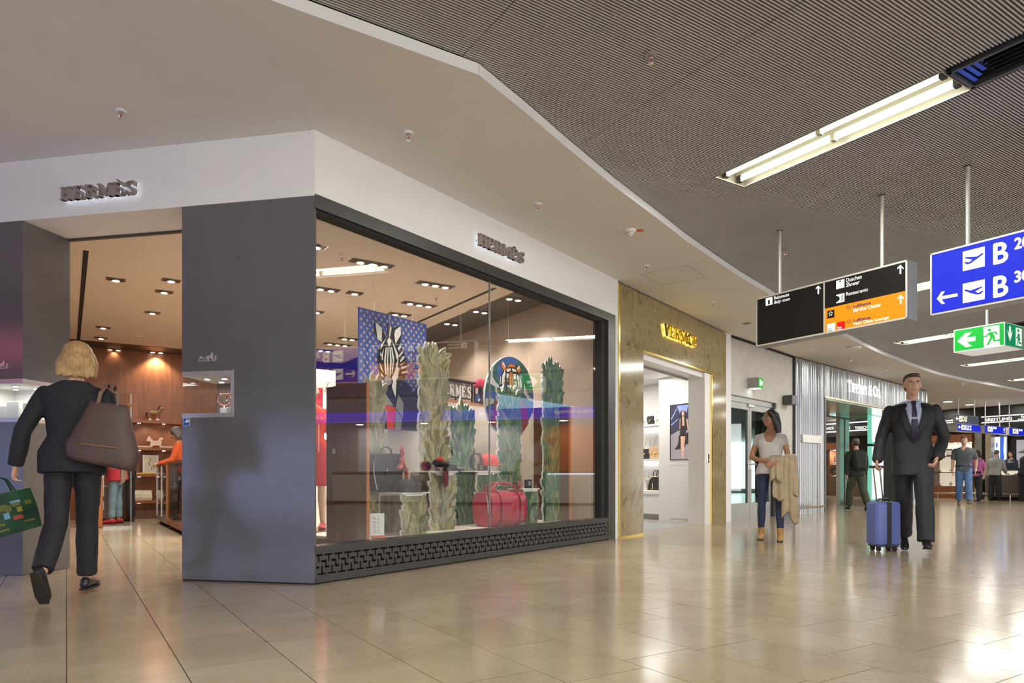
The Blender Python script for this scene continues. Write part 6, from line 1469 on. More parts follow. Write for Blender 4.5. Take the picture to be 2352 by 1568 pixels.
# lit jewellery showcases
def showcase_far(label, x0, x1, y0, shelves, y_bot, seed, group):
    a, z1 = fpx(x0, y0, .1); b = fpx(x1, y0, .1)[0]; z0 = fpx(x0, y_bot, .1)[1]
    T = thing('jewellery_showcase', label, 'showcase', FF.w(a, .1, 0), FF.th); W_ = b - a
    m = MB(); m.box(-.08, W_ + .08, 0, .6, 0, max(.05, z0)); m.build('wood_base', M_fwood, T); m = MB(); m.box(-.08, W_ + .08, -.25, .6, z1, z1 + .28); m.build('wood_canopy', M_fwood, T)
    m = MB(); m.box(0, W_, .5, .55, z0, z1); m.build('lit_back', M_flit, T)
    for x in (-.08, W_):
        m = MB(); m.box(x, x + .08, 0, .6, z0, z1); m.build('side_cheek', M_fwood, T)
    rnd = random.Random(seed); zz = [z0] + [fpx(x0, y, .1)[1] for y in shelves]
    for z in zz[1:]:
        m = MB(); m.box(0, W_, .05, .5, z - .03, z); m.build('shelf', M_fbrown, T)
    for k in range(5):
        m = MB(); m.lathe([(.05, 0), (.04, -.01)], 10, (W_ * (k + .5) / 5, .25, z1)); m.build('spot', M_lensw, T)
    m = MB(); m.box(0, W_, .02, .03, z0, z1); m.build('glass_front', M_glass2, T)
    for z in zz:
        for k in range(4):
            x = W_ * (k + .5) / 4 + rnd.uniform(-.05, .05); nm = rnd.choice(['watch_stand', 'jewel_bust', 'picture_card'])
            TT = thing(nm, {'watch_stand': 'small dark watch stand', 'jewel_bust': 'small white jewel bust', 'picture_card': 'small framed picture card'}[nm] + ' on a shelf of the ' + group, nm.replace('_', ' '), FF.w(a + x, .32, z + .001), FF.th, nm.replace('_', ' ') + 's in the ' + group)
            if nm == 'watch_stand':
                m = MB(); m.rbox(-.05, .05, -.03, .03, 0, .02, .004); m.build('base', M_pblk, TT); m = MB(); m.tube([(.035 * math.cos(t), 0, .065 + .04 * math.sin(t)) for t in [2 * math.pi * i / 12 for i in range(12)]], .01, 6, True); m.build('watch', M_chrome, TT)
            elif nm == 'jewel_bust':
                m = MB(); m.lathe([(.05, 0), (.05, .01), (.02, .03), (.06, .10), (.03, .15), (.02, .18)], 10); m.build('bust', M_bwhite, TT); m = MB(); m.tube([(.05 * math.cos(t), .05 * math.sin(t) - .01, .11) for t in [2 * math.pi * i / 12 for i in range(12)]], .005, 5, True); m.build('necklace', M_gold, TT)
            else:
                m = MB(); m.box(-.10, .10, 0, .02, 0, .26); m.build('frame', M_pblk, TT); m = MB(); m.box(-.08, .08, -.002, 0, .03, .2); m.build('print', rnd.choice([M_pred, M_pgry, M_bwhite]), TT)
    area_light('showcase_lamp', FF.w(a + W_ / 2, .25, z1 - .03), W_ * .9, .2, 14, (1, .88, .72))
showcase_far('wood framed lit jewellery showcase behind the man in jeans', 2143, 2232, 1018, (1047, 1084), 1116, 4, 'wood framed showcase')
showcase_far('small lit jewellery showcase seen through the fluted portal', 1906, 1938, 1033, (1068,), 1088, 5, 'small far showcase')
# red poster in each showcase
for x0, x1, y0, y1, lb in ((2155, 2170, 1028, 1052, 'red watch poster in the wood framed showcase'), (1908, 1918, 1048, 1070, 'red watch poster in the small far showcase')):
    a, z1 = fpx(x0, y0, .45); b = fpx(x1, y0, .45)[0]; z0 = fpx(x0, y1, .45)[1]
    T = thing('watch_poster', lb, 'poster', FF.w(a, .45, z0), FF.th); m = MB(); m.box(0, b - a, 0, .03, 0, z1 - z0); m.build('board', M_pblk, T); m = MB(); m.box(.02, b - a - .02, -.003, 0, .04, (z1 - z0) * .72); m.build('red_print', mat('poster_red', (.55, .01, .03), .4, emit=(.45, .01, .02), estr=.6, noise=.3), T)
# piers, light poster, dark wall, counter
for x0, x1, mm, nm, lb in ((2238, 2255, M_steel, 'pier', 'brushed grey pier between the two far jewellers'), (2263, 2276, mat('beige_column', (.40, .33, .24), .3, .3, noise=.06), 'pier', 'beige polished column beside the blue light poster')):
    a = fpx(x0, 1000)[0]; b = fpx(x1, 1000)[0]; T = thing(nm, lb, 'pier', FF.w(a, 0, 0), FF.th); m = MB(); m.box(0, b - a, 0, .4, .1, zf0 + .12); m.build('shaft', mm, T); m = MB(); m.box(-.02, b - a + .02, -.02, .42, 0, .1); m.build('foot', M_steel, T)
a, z1 = fpx(2283, 1002, .3); b = fpx(2314, 1002, .3)[0]; z0 = fpx(2283, 1082, .3)[1]
T = thing('light_poster', 'tall blue and white backlit photograph poster at the far jeweller', 'poster', FF.w(a, .3, z0), FF.th); W_, H_ = b - a, z1 - z0
m = MB(); m.box(0, W_, 0, .06, 0, H_); m.build('steel_frame', M_steel, T); m = MB(); m.box(.03, W_ - .03, -.003, 0, .03, H_ - .03); m.build('white_print', lit('poster_white', (.75, .85, 1.0), .9), T)
Mpb = lit('poster_blue', (.03, .10, .45), .8)
for pl in ([(.45, 1), (.8, 1), (.75, .6), (.85, .2), (.6, 0), (.45, .3)], [(.1, .55), (.3, .6), (.4, .4), (.3, .1), (.1, .1)], [(.08, .8), (.25, .85), (.22, .68), (.1, .7)], [(.5, .2), (1, .35), (1, 0), (.4, 0)]):
    m = MB(); m.prism_xz([(.03 + x * (W_ - .06), .03 + z * (H_ - .06)) for x, z in pl], -.006, -.003); m.build('blue_shape', Mpb, T)
m = MB(); m.box(fpx(2314, 1000, .5)[0], uE, .5, .55, 0, zf0 + .2); struct('wall_far_dark', m, mat('aubergine_wall', (.03, .026, .03), .4, noise=.1), FF)
a, z1 = fpx(2335, 1010, .48); z0 = fpx(2335, 1075, .48)[1]
T = thing('wall_picture', 'large pale grey abstract photograph on the dark far wall', 'picture', FF.w(a, .47, z0), FF.th); m = MB(); m.box(0, 1.6, 0, .03, 0, z1 - z0); m.build('panel', mat('grey_photo', (.45, .44, .47), .5, emit=(.30, .29, .32), estr=.5, noise=.1), T)
for k, (z, h) in enumerate(((.55, .18), (.25, .12))):
    m = MB(); m.prism_xz([(0, z * (z1 - z0)), (.5, (z + h) * (z1 - z0)), (1.2, z * (z1 - z0) + .1), (1.6, z * (z1 - z0)), (.8, (z - .1) * (z1 - z0))], -.003, -.0005); m.build('grey_wave', M_pgry, T)
a, z1 = fpx(2264, 1080, -.9); z0 = fpx(2264, 1092, -.9)[1]
T = thing('sales_counter', 'long taupe jewellery counter with a lit glass top', 'counter', FF.w(a, -.9, 0), FF.th); L = 5.5
m = MB(); m.box(0, L, 0, .7, .12, z0); m.build('counter_body', M_counter, T); m = MB(); m.box(.05, L, .06, .7, 0, .12); m.build('plinth', M_black, T); m = MB(); m.box(0, L, 0, .7, z1 - .015, z1); m.build('glass_top', M_glass2, T); m = MB(); m.box(0, L, 0, .012, z0, z1 - .015); m.build('glass_front', M_glass2, T)
m = MB(); m.box(.03, L - .03, .6, .63, z0, z1 - .015); m.build('lit_rear', M_flit, T)
for k in range(22):
    TT = thing('watch_tray', 'small bright jewel tray inside the lit counter top', 'tray', FF.w(a + .12 + .24 * k, -.7, z0 + .001), FF.th, 'jewel trays in the far counter')
    m = MB(); m.rbox(-.09, .09, -.12, .12, 0, .03, .006); m.build('tray', (M_bwhite, M_pgry)[k % 2], TT); m = MB(); m.ball((0, -.02, .05), (.05, .05, .03), 8, 6); m.build('jewel', M_chrome, TT)
a0 = fpx(2132, 1128, -1.1)[0]
T = thing('guard_rail', 'long low steel guard rail along the far jewellers', 'rail', FF.w(a0, -1.02, 0), FF.th); m = MB(); m.tube([(0, 0, .22), (6.5, 0, .22)], .03, 8); m.build('rail', M_steel, T)
for k in range(6):
    m = MB(); m.cyl((.3 + 1.15 * k, 0, 0), (.3 + 1.15 * k, 0, .2), .02, n=8); m.build('post', M_steel, T)
T = thing('sales_counter', 'brown jewellery counter with glass top seen through the fluted portal', 'counter', FF.w(fpx(1905, 1088, -.5)[0], -.5, 0), FF.th); L = fpx(1990, 1088, -.5)[0] - fpx(1905, 1088, -.5)[0]; z0 = fpx(1920, 1094, -.5)[1]
m = MB(); m.box(0, L, 0, .5, 0, z0); m.build('counter_body', mat('brown_counter', (.14, .095, .06), .35, noise=.08), T); m = MB(); m.box(0, L, 0, .5, z0, z0 + .12); m.build('glass_case', M_glass2, T)
for k in range(6):
    TT = thing('watch_tray', 'small bright jewel tray in the brown counter seen through the portal', 'tray', FF.w(fpx(1905, 1088, -.5)[0] + .1 + L / 6.5 * k, -.25, z0 + .001), FF.th, 'jewel trays in the brown counter'); m = MB(); m.rbox(-.1, .1, -.1, .1, 0, .03, .006); m.build('tray', M_bwhite, TT); m = MB(); m.ball((0, 0, .05), .04, 8, 6); m.build('jewel', M_chrome, TT)
for k in range(5): area_light('far_hall_lamp', FF.w(-4 + 2.4 * k, -1.6, ZS - .02), .5, .5, 22, (1, .95, .88))
# passage wall behind the fluted portal, exit light seen through it
pA = FT.w(ut0 - .1, 1.62)[:2]; pB = FF.w(uG0 - 1.5, .5)[:2]; FP = Frame(pA, (pB[0] - pA[0], pB[1] - pA[1])); m = MB(); m.box(0, math.hypot(pB[0] - pA[0], pB[1] - pA[1]), -.1, .0, 0, ZS); struct('wall_passage', m, M_conc, FP)
x0, y0, z0 = pxd(1916, 954, 19.5)
T = thing('exit_sign', 'small bright exit sign seen inside the fluted portal', 'exit sign', (x0, y0, z0 - .07), 0); m = MB(); m.box(-.13, .13, 0, .06, 0, .14); m.build('housing', M_sdull, T); m = MB(); m.box(-.12, .12, -.004, 0, .01, .13); m.build('aqua_face', lit('exit_aqua', (.45, .8, .75), 1.0), T)
m = MB(); m.prism_xz([(-.06, .02), (-.02, .07), (-.045, .07), (-.045, .12), (-.075, .12), (-.075, .07), (-.10, .07)], -.008, -.004); m.build('arrow', M_swhite, T); m = MB(); m.box(.03, .10, -.008, -.004, .02, .12); m.build('doorway', M_swhite, T); m = MB(); m.cyl((0, .03, .14), (0, .03, ZS - z0 + .07), .008, n=6); m.build('rod', M_steel, T)
# far hanging gate signs
FB = Frame(pxd(2199, 1000, 21.6)[:2], (.8425, .5387))
def far_sign(label, x0, x1, yt, yb, items, rods, m_face=None, depth=.3):
    a, z1 = FB.px(x0, yt); b = FB.px(x1, yt)[0]; z0 = FB.px(x0, yb)[1]
    T = thing('gate_sign', label, 'hanging sign', FB.w(a, 0, 0), TH_B); W_, H_ = b - a, z1 - z0
    m = MB(); m.box(0, W_, .003, depth, z0, z1); m.build('sign_box', M_signframe, T); m = MB(); m.box(.015, W_ - .015, -.004, .003, z0 + .012, z1 - .012); m.build('blue_face', m_face or M_sblue, T)
    for kind, fx, fw, fz, fh, s in items:
        m = MB()
        if kind == 't': text_into(m, s, fx * W_, z0 + fz * H_, fw * W_, fh * H_, -.009, -.003, 0, .004)
        elif kind == 'box': m.box(fx * W_, (fx + fw) * W_, -.008, -.003, z0 + fz * H_, z0 + (fz + fh) * H_)
        elif kind == 'left': m.prism_xz([(fx * W_, z0 + (fz + fh / 2) * H_), ((fx + fw * .5) * W_, z0 + (fz + fh) * H_), ((fx + fw * .5) * W_, z0 + (fz + fh * .62) * H_), ((fx + fw) * W_, z0 + (fz + fh * .62) * H_), ((fx + fw) * W_, z0 + (fz + fh * .38) * H_), ((fx + fw * .5) * W_, z0 + (fz + fh * .38) * H_), ((fx + fw * .5) * W_, z0 + fz * H_)], -.008, -.003)
        elif kind == 'up': m.prism_xz([((fx + fw / 2) * W_, z0 + (fz + fh) * H_), ((fx + fw) * W_, z0 + (fz + fh * .6) * H_), ((fx + fw * .62) * W_, z0 + (fz + fh * .6) * H_), ((fx + fw * .62) * W_, z0 + fz * H_), ((fx + fw * .38) * W_, z0 + fz * H_), ((fx + fw * .38) * W_, z0 + (fz + fh * .6) * H_), (fx * W_, z0 + (fz + fh * .6) * H_)], -.008, -.003)
        m.build({'t': 'lettering', 'box': 'aircraft_pictogram', 'left': 'arrow', 'up': 'arrow'}[kind], M_cream2, T)
        if kind == 'box':
            m = MB(); m.prism_xz([((fx + fw * .15) * W_, z0 + (fz + fh * .35) * H_), ((fx + fw * .85) * W_, z0 + (fz + fh * .75) * H_), ((fx + fw * .85) * W_, z0 + (fz + fh * .62) * H_), ((fx + fw * .45) * W_, z0 + (fz + fh * .25) * H_)], -.012, -.008); m.build('aircraft', M_snavy, T)
    for x in rods:
        u = FB.px(x, 1000, .1)[0] - a; m = MB(); m.cyl((u, .1, z1 - .01), (u, .1, ZS), .018, n=8); m.build('hanging_rod', M_steel, T)
M_cream2 = lit('sign_cream', (.80, .74, .50), .9)
far_sign('blue gate sign with left arrow and two lines of gates', 2199, 2253, 972, 989, [('left', .02, .12, .3, .45, ''), ('box', .16, .11, .2, .65, ''), ('t', .30, .08, .2, .65, 'B'), ('t', .40, .17, .58, .25, '41-48'), ('t', .40, .17, .2, .25, '10-63')], ())
far_sign('blue gate sign with up arrow at its end', 2262, 2310, 976, 993.5, [('box', .13, .13, .2, .65, ''), ('t', .28, .08, .2, .65, 'B'), ('t', .38, .16, .6, .25, '23-28'), ('up', .87, .09, .15, .7, '')], (2262.5, 2296))
far_sign('blue gate sign at the end of the far sign row', 2318, 2400, 981, 998, [('box', .09, .08, .2, .65, ''), ('t', .19, .05, .2, .65, 'B'), ('t', .25, .10, .6, .25, '23-28')], (2318.5, 2349))
far_sign('grey blue unlit plate with letters D and E above the gate sign', 2193, 2248, 951, 971, [('left', .03, .12, .3, .45, ''), ('box', .17, .12, .2, .65, ''), ('t', .31, .18, .2, .65, 'D,E')], (2201, 2238), mat('dull_sign_blue', (.09, .11, .22), .5, noise=.05), .05)

# ================================================================== services across the hall (seen as reflections in the shop window)
FO = Frame(ab(5.4, 16.5)[:2], SD)
m = MB(); m.box(-.3, 16, 1.6, 1.7, 0, ZC); struct('wall_opposite', m, mat('warm_grey_wall', (.50, .47, .43), .6, noise=.03), FO)
T = thing('service_band', 'long blue violet lit band with exchange lettering across the hall', 'shop sign', FO.w(0, 0, 0), FO.th)
m = MB(); m.box(0, 14, 0, .4, 2.50, 2.78); m.build('blue_band', mat('violet_band', (.05, .03, .6), .3, emit=(.10, .05, .85), estr=.9, noise=.1, nscale=1.5), T)
for i, (s, x) in enumerate((('Currency Exchange', .05), ('Travel', 3.1), ('Tax Refund', 8.5))):
    m = MB(); text_into(m, s, x, 2.58, len(s) * .075, .13, -.02, 0, 0, .004); m.build('lettering', M_swhite, T)
m = MB(); m.prism_xz([(.7, 2.79), (3.0, 2.79), (3.0, 3.22)], .05, .35); m.build('sky_panel', lit('sky_panel', (.40, .66, .95), 1.3), T)
T = thing('service_counter', 'white service counter with a light line across the hall', 'counter', FO.w(.2, -.2, 0), FO.th)
m = MB(); m.box(0, 8, 0, .7, .06, .86); m.build('front', M_wlac, T); m = MB(); m.box(-.03, 8.03, -.04, .75, .90, .95); m.build('worktop', mat('red_brown_top', (.25, .10, .06), .4, noise=.1), T); m = MB(); m.box(0, 2.2, -.02, .7, .86, .90); m.build('light_line', lit('counter_line', (.7, .8, 1), 2.2), T); m = MB(); m.box(2.2, 8, -.0, .7, .86, .90); m.build('shadow_line', M_frame, T); m = MB(); m.box(.05, 7.95, .05, .7, 0, .06); m.build('plinth', M_black, T)
m = MB(); text_into(m, 'Tax Refund Point', 3.0, .50, 1.5, .13, -.012, 0); m.build('lettering', M_pgry, T)
T = thing('service_back_wall', 'orange and grey back wall behind the service counter', 'partition', FO.w(.2, 1.5, 0), FO.th); m = MB(); m.box(0, 2.4, 0, .06, 0, 2.4); m.build('orange_part', mat('orange_wall', (.62, .17, .04), .5, noise=.05), T); m = MB(); m.box(2.4, 8, 0, .06, 0, 2.4); m.build('grey_part', M_white, T)
for k in range(4): area_light('service_lamp', FO.w(1.2 + 2.2 * k, .8, 2.46), .2, .2, 14, (1, .95, .88))
# lit advertising wall to the left of the camera (its glow shows on the satin panels)
FQ = Frame((-5.3 + .7 * 3.0, 1.7 - .7 * 3.0), (-.7, .7))
T = thing('advertising_wall', 'blue lit advertising wall with a pink neon line facing the corner shop', 'advertising wall', FQ.w(0, 0, 0), FQ.th)
m = MB(); m.box(0, 7, .05, .2, 0, 3.2); m.build('wall_body', mat('dark_ad_wall', (.10, .10, .12), .6, noise=.1), T)
m = MB(); m.box(1.2, 6.2, .0, .05, .15, 1.5); m.build('blue_screen', lit('ad_blue', (.34, .42, .80), 1.2, True), T)
m = MB(); m.box(4.6, 6.0, -.04, .05, 2.25, 2.50); m.build('pink_neon', lit('pink_neon', (1.0, .10, .30), 1.7, True), T)
# ================================================================== people
TMP = bpy.data.scenes.new('remesh_scratch')
def remesh(mb, vox, smooth=6, fac=.5, name='body'):
    me = mb.mesh('tmp'); ob = bpy.data.objects.new('tmp', me); TMP.collection.objects.link(ob)
    r = ob.modifiers.new('r', 'REMESH'); r.mode = 'VOXEL'; r.voxel_size = vox; r.use_smooth_shade = True
    s = ob.modifiers.new('s', 'SMOOTH'); s.iterations = smooth; s.factor = fac
    vl = TMP.view_layers[0]; vl.update(); dg = vl.depsgraph
    out = bpy.data.meshes.new_from_object(ob.evaluated_get(dg)); out.name = name
    bpy.data.objects.remove(ob); bpy.data.meshes.remove(me)
    return smoothed(out)
def V3(*a): return Vector(a)
class Body:
    """joint positions of a posed figure; faces local -Y, its right hand is at -X"""
    def __init__(s, H=1.75, female=False, lean=0, twist=0, head=(0, 0, 0), legL=(0, 0, 3), legR=(0, 0, 3), armL=(0, 8, 8, 0), armR=(0, 8, 8, 0), footL=0, footR=0, sway=0, build=1.0):
        k = H / 1.75; s.k = k; s.f = female; s.b = build; rad = math.radians
        sw = (.158 if female else .186) * k * build; hw = (.092 if female else .088) * k
        s.pel = V3(0, 0, .93 * k)
        def leg(side, fl, kn, ab):
            hip = s.pel + V3(side * hw, 0, -.02 * k)
            d1 = V3(side * math.sin(rad(ab)), -math.sin(rad(fl)), -math.cos(rad(fl))).normalized(); knee = hip + d1 * .43 * k
            d2 = V3(side * math.sin(rad(ab)) * .6, -math.sin(rad(fl - kn)), -math.cos(rad(fl - kn))).normalized(); ank = knee + d2 * .42 * k
            return [hip, knee, ank]
        s.L = leg(1, *legL); s.R = leg(-1, *legR); s.footL, s.footR = footL, footR
        low = min(P[2].z + (Matrix.Rotation(rad(ft), 3, 'X') @ V3(0, y * k, -.065 * k)).z for P, ft in ((s.L, footL), (s.R, footR)) for y in (-.20, .07))
        for lst in (s.L, s.R):
            for i in range(3): lst[i] = lst[i] - V3(0, 0, low)
        s.pel = s.pel - V3(0, 0, low)
        M = Matrix.Rotation(rad(lean), 3, 'X') @ Matrix.Rotation(rad(sway), 3, 'Y') @ Matrix.Rotation(rad(twist), 3, 'Z')
        s.M = M
        def up(x, y, z): return s.pel + M @ V3(x * k, y * k, z * k)
        s.up = up
        s.waist = up(0, .0, .16); s.chest = up(0, .005, .36); s.neck = up(0, .02, .535); s.headc = up(0, -.012, .70)
        s.shL = s.pel + M @ V3(sw, .015 * k, .448 * k); s.shR = s.pel + M @ V3(-sw, .015 * k, .448 * k)
        def arm(sh, side, fl, ab, el, inw, upy=0):
            d1 = M @ V3(side * math.sin(rad(ab)), -math.sin(rad(fl)) * math.cos(rad(ab)), -math.cos(rad(fl)) * math.cos(rad(ab)))
            elb = sh + d1 * .285 * k
            d2 = (M @ V3(-side * math.sin(rad(inw)), -math.sin(rad(fl + el)) * math.cos(rad(inw)), -math.cos(rad(fl + el)) * math.cos(rad(inw)))).normalized()
            return [sh, elb, elb + d2 * .245 * k]
        s.AL = arm(s.shL, 1, *armL); s.AR = arm(s.shR, -1, *armR)
        yaw, pit, rol = head; s.HM = M @ Matrix.Rotation(rad(yaw), 3, 'Z') @ Matrix.Rotation(rad(pit), 3, 'X') @ Matrix.Rotation(rad(rol), 3, 'Y')
    def rings(s, prof, n=20, inf=0.0):
        out = []
        for z, rx, ry, oy in prof:
            out.append([s.pel + s.M @ V3((rx * s.k * s.b + inf) * math.copysign(abs(math.cos(t)) ** .85, math.cos(t)), oy * s.k + (ry * s.k * s.b + inf) * math.copysign(abs(math.sin(t)) ** .85, math.sin(t)), z * s.k) for t in [2 * math.pi * i / n for i in range(n)]])
        return out
    def torso_prof(s):
        if s.f: return [(-.09, .12, .09, .01), (-.03, .165, .112, .012), (.05, .165, .108, .008), (.16, .122, .088, 0), (.26, .135, .098, -.004), (.36, .155, .115, -.008), (.43, .168, .10, .005), (.485, .142, .08, .012), (.51, .10, .065, .018), (.535, .07, .055, .02)]
        return [(-.09, .11, .09, .01), (-.03, .152, .108, .01), (.05, .152, .105, .005), (.16, .142, .10, 0), (.26, .158, .110, -.002), (.36, .178, .120, -.003), (.43, .192, .108, .006), (.485, .165, .088, .012), (.515, .12, .07, .018), (.54, .075, .06, .02)]
def capsule(m, p, q, r0, r1, n=12):
    m.cyl(p, q, r0, r1, n); m.ball(p, r0, n, 8); m.ball(q, r1, n, 8)
def chain(m, pts, rs, n=12, flat_end=False):
    for i in range(len(pts) - 1):
        if flat_end and i == len(pts) - 2: m.cyl(pts[i], pts[i + 1], rs[i], rs[i + 1], n); m.ball(pts[i], rs[i], n, 8)
        else: capsule(m, pts[i], pts[i + 1], rs[i], rs[i + 1], n)
def limb_pts(P, r, bulge):
    """upper, lower limb with muscle bulges: list of (point, radius)"""
    a, b, c = P
    return [(a, r[0]), (a.lerp(b, .35), r[0] * bulge[0]), (b, r[1]), (b.lerp(c, .3), r[1] * bulge[1]), (c, r[2])]
def hand(m, wrist, d, nrm, k, curl=35, side=1, spread=1.0):
    """palm and five fingers; d = pointing direction, nrm = back of the hand, thumb on the side of nrm x d * side"""
    d = d.normalized(); nrm = (nrm - d * nrm.dot(d)).normalized(); t = nrm.cross(d).normalized() * side
    pc = wrist + d * .045 * k
    for i in range(4):
        o = (i - 1.5) * .0195 * k
        chain(m, [wrist + t * o * .55, wrist + d * .085 * k + t * o], [.017 * k, .0135 * k], 8)
    for i, (L, ) in enumerate(((.068,), (.080,), (.074,), (.058,))):
        o = -(i - 1.5) * .0205 * k * spread; p = wrist + d * .088 * k + t * o; ang = 0; dirv = d
        r = .0088 * k
        for j, f in enumerate((.46, .30, .24)):
            ang += math.radians(curl * (.75 if j == 0 else 1.0)); dirv = d * math.cos(ang) - nrm * math.sin(ang); q = p + dirv * L * k * f
            capsule(m, p, q, r, r * .92, 8); p = q; r *= .92
    p = wrist + d * .028 * k + t * .030 * k; td = (d * .75 + t * .62 - nrm * .25).normalized(); r = .011 * k
    q = p + td * .035 * k; capsule(m, p, q, r, r * .95, 8); td2 = (d * .92 + t * .15 - nrm * .4).normalized(); q2 = q + td2 * .032 * k; capsule(m, q, q2, r * .95, r * .8, 8)
    capsule(m, wrist, p, .016 * k, .012 * k, 8)
def head_geo(B, m, face=1.0):
    k = B.k; c = B.headc; R_ = B.HM
    def P(x, y, z): return c + R_ @ V3(x * k, y * k, z * k)
    m.ball(P(0, .012, .035), (.074 * k, .094 * k, .086 * k), 18, 12, R_); m.ball(P(0, -.022, -.030), (.060 * k, .066 * k, .082 * k), 16, 10, R_)
    m.ball(P(0, -.052, -.088), (.030 * k, .026 * k, .022 * k), 12, 8, R_); m.ball(P(0, -.062, .022), (.058 * k, .020 * k, .016 * k), 12, 8, R_)      # chin, brow
    for sx in (-1, 1):
        m.ball(P(sx * .036, -.062, -.022), (.020 * k, .018 * k, .020 * k), 10, 7, R_)                                                     # cheek
        m.ball(P(sx * .076, .012, -.010), (.010 * k, .020 * k, .033 * k), 10, 8, R_)                                                     # ear
    m.tube([P(0, -.082, .012), P(0, -.098, -.016), P(0, -.106, -.034), P(0, -.086, -.044)], [.008 * k, .010 * k, .014 * k, .009 * k], 8)           # nose
    m.ball(P(.010, -.092, -.038), .009 * k, 8, 6); m.ball(P(-.010, -.092, -.038), .009 * k, 8, 6)
    m.ball(P(0, -.083, -.060), (.022 * k, .010 * k, .006 * k), 10, 6, R_); m.ball(P(0, -.082, -.071), (.020 * k, .010 * k, .007 * k), 10, 6, R_)           # lips
    capsule(m, B.neck, c + R_ @ V3(0, .012 * k, -.06 * k), .054 * k * (1 if not B.f else .86), .052 * k * (1 if not B.f else .84), 14)
    capsule(m, B.neck, B.chest.lerp(B.neck, .8), .056 * k, .07 * k, 12)
    return P
M_eye = mat('eye_white', (.75, .73, .70), .2, noise=.02); M_iris = mat('eye_iris', (.05, .035, .025), .15, noise=.1); M_lip = mat('lips', (.42, .16, .13), .45, noise=.05)
def face_parts(T, B, brow):
    k = B.k; c = B.headc; R_ = B.HM
    def P(x, y, z): return c + R_ @ V3(x * k, y * k, z * k)
    for sx in (-1, 1):
        m = MB(); m.ball(P(sx * .031, -.0755, .004), (.0135 * k, .009 * k, .0075 * k), 10, 8, R_); e = m.build('eye', M_eye, T)
        m = MB(); m.ball(P(sx * .031, -.0835, .004), (.0062 * k, .003 * k, .0062 * k), 10, 6, R_); m.build('iris', M_iris, e)
        m = MB(); m.tube([P(sx * .016, -.0835, .018), P(sx * .032, -.0835, .024), P(sx * .048, -.074, .019)], [.003 * k, .0042 * k, .0022 * k], 6); m.build('eyebrow', brow, T)
    m = MB(); m.tube([P(-.021, -.0875, -.0655), P(-.008, -.0935, -.0635), P(.008, -.0935, -.0635), P(.021, -.0875, -.0655)], [.002 * k, .0035 * k, .0035 * k, .002 * k], 6); m.build('mouth', M_lip, T)
LEGR = (.078, .052, .036); ARMR = (.046, .037, .026)
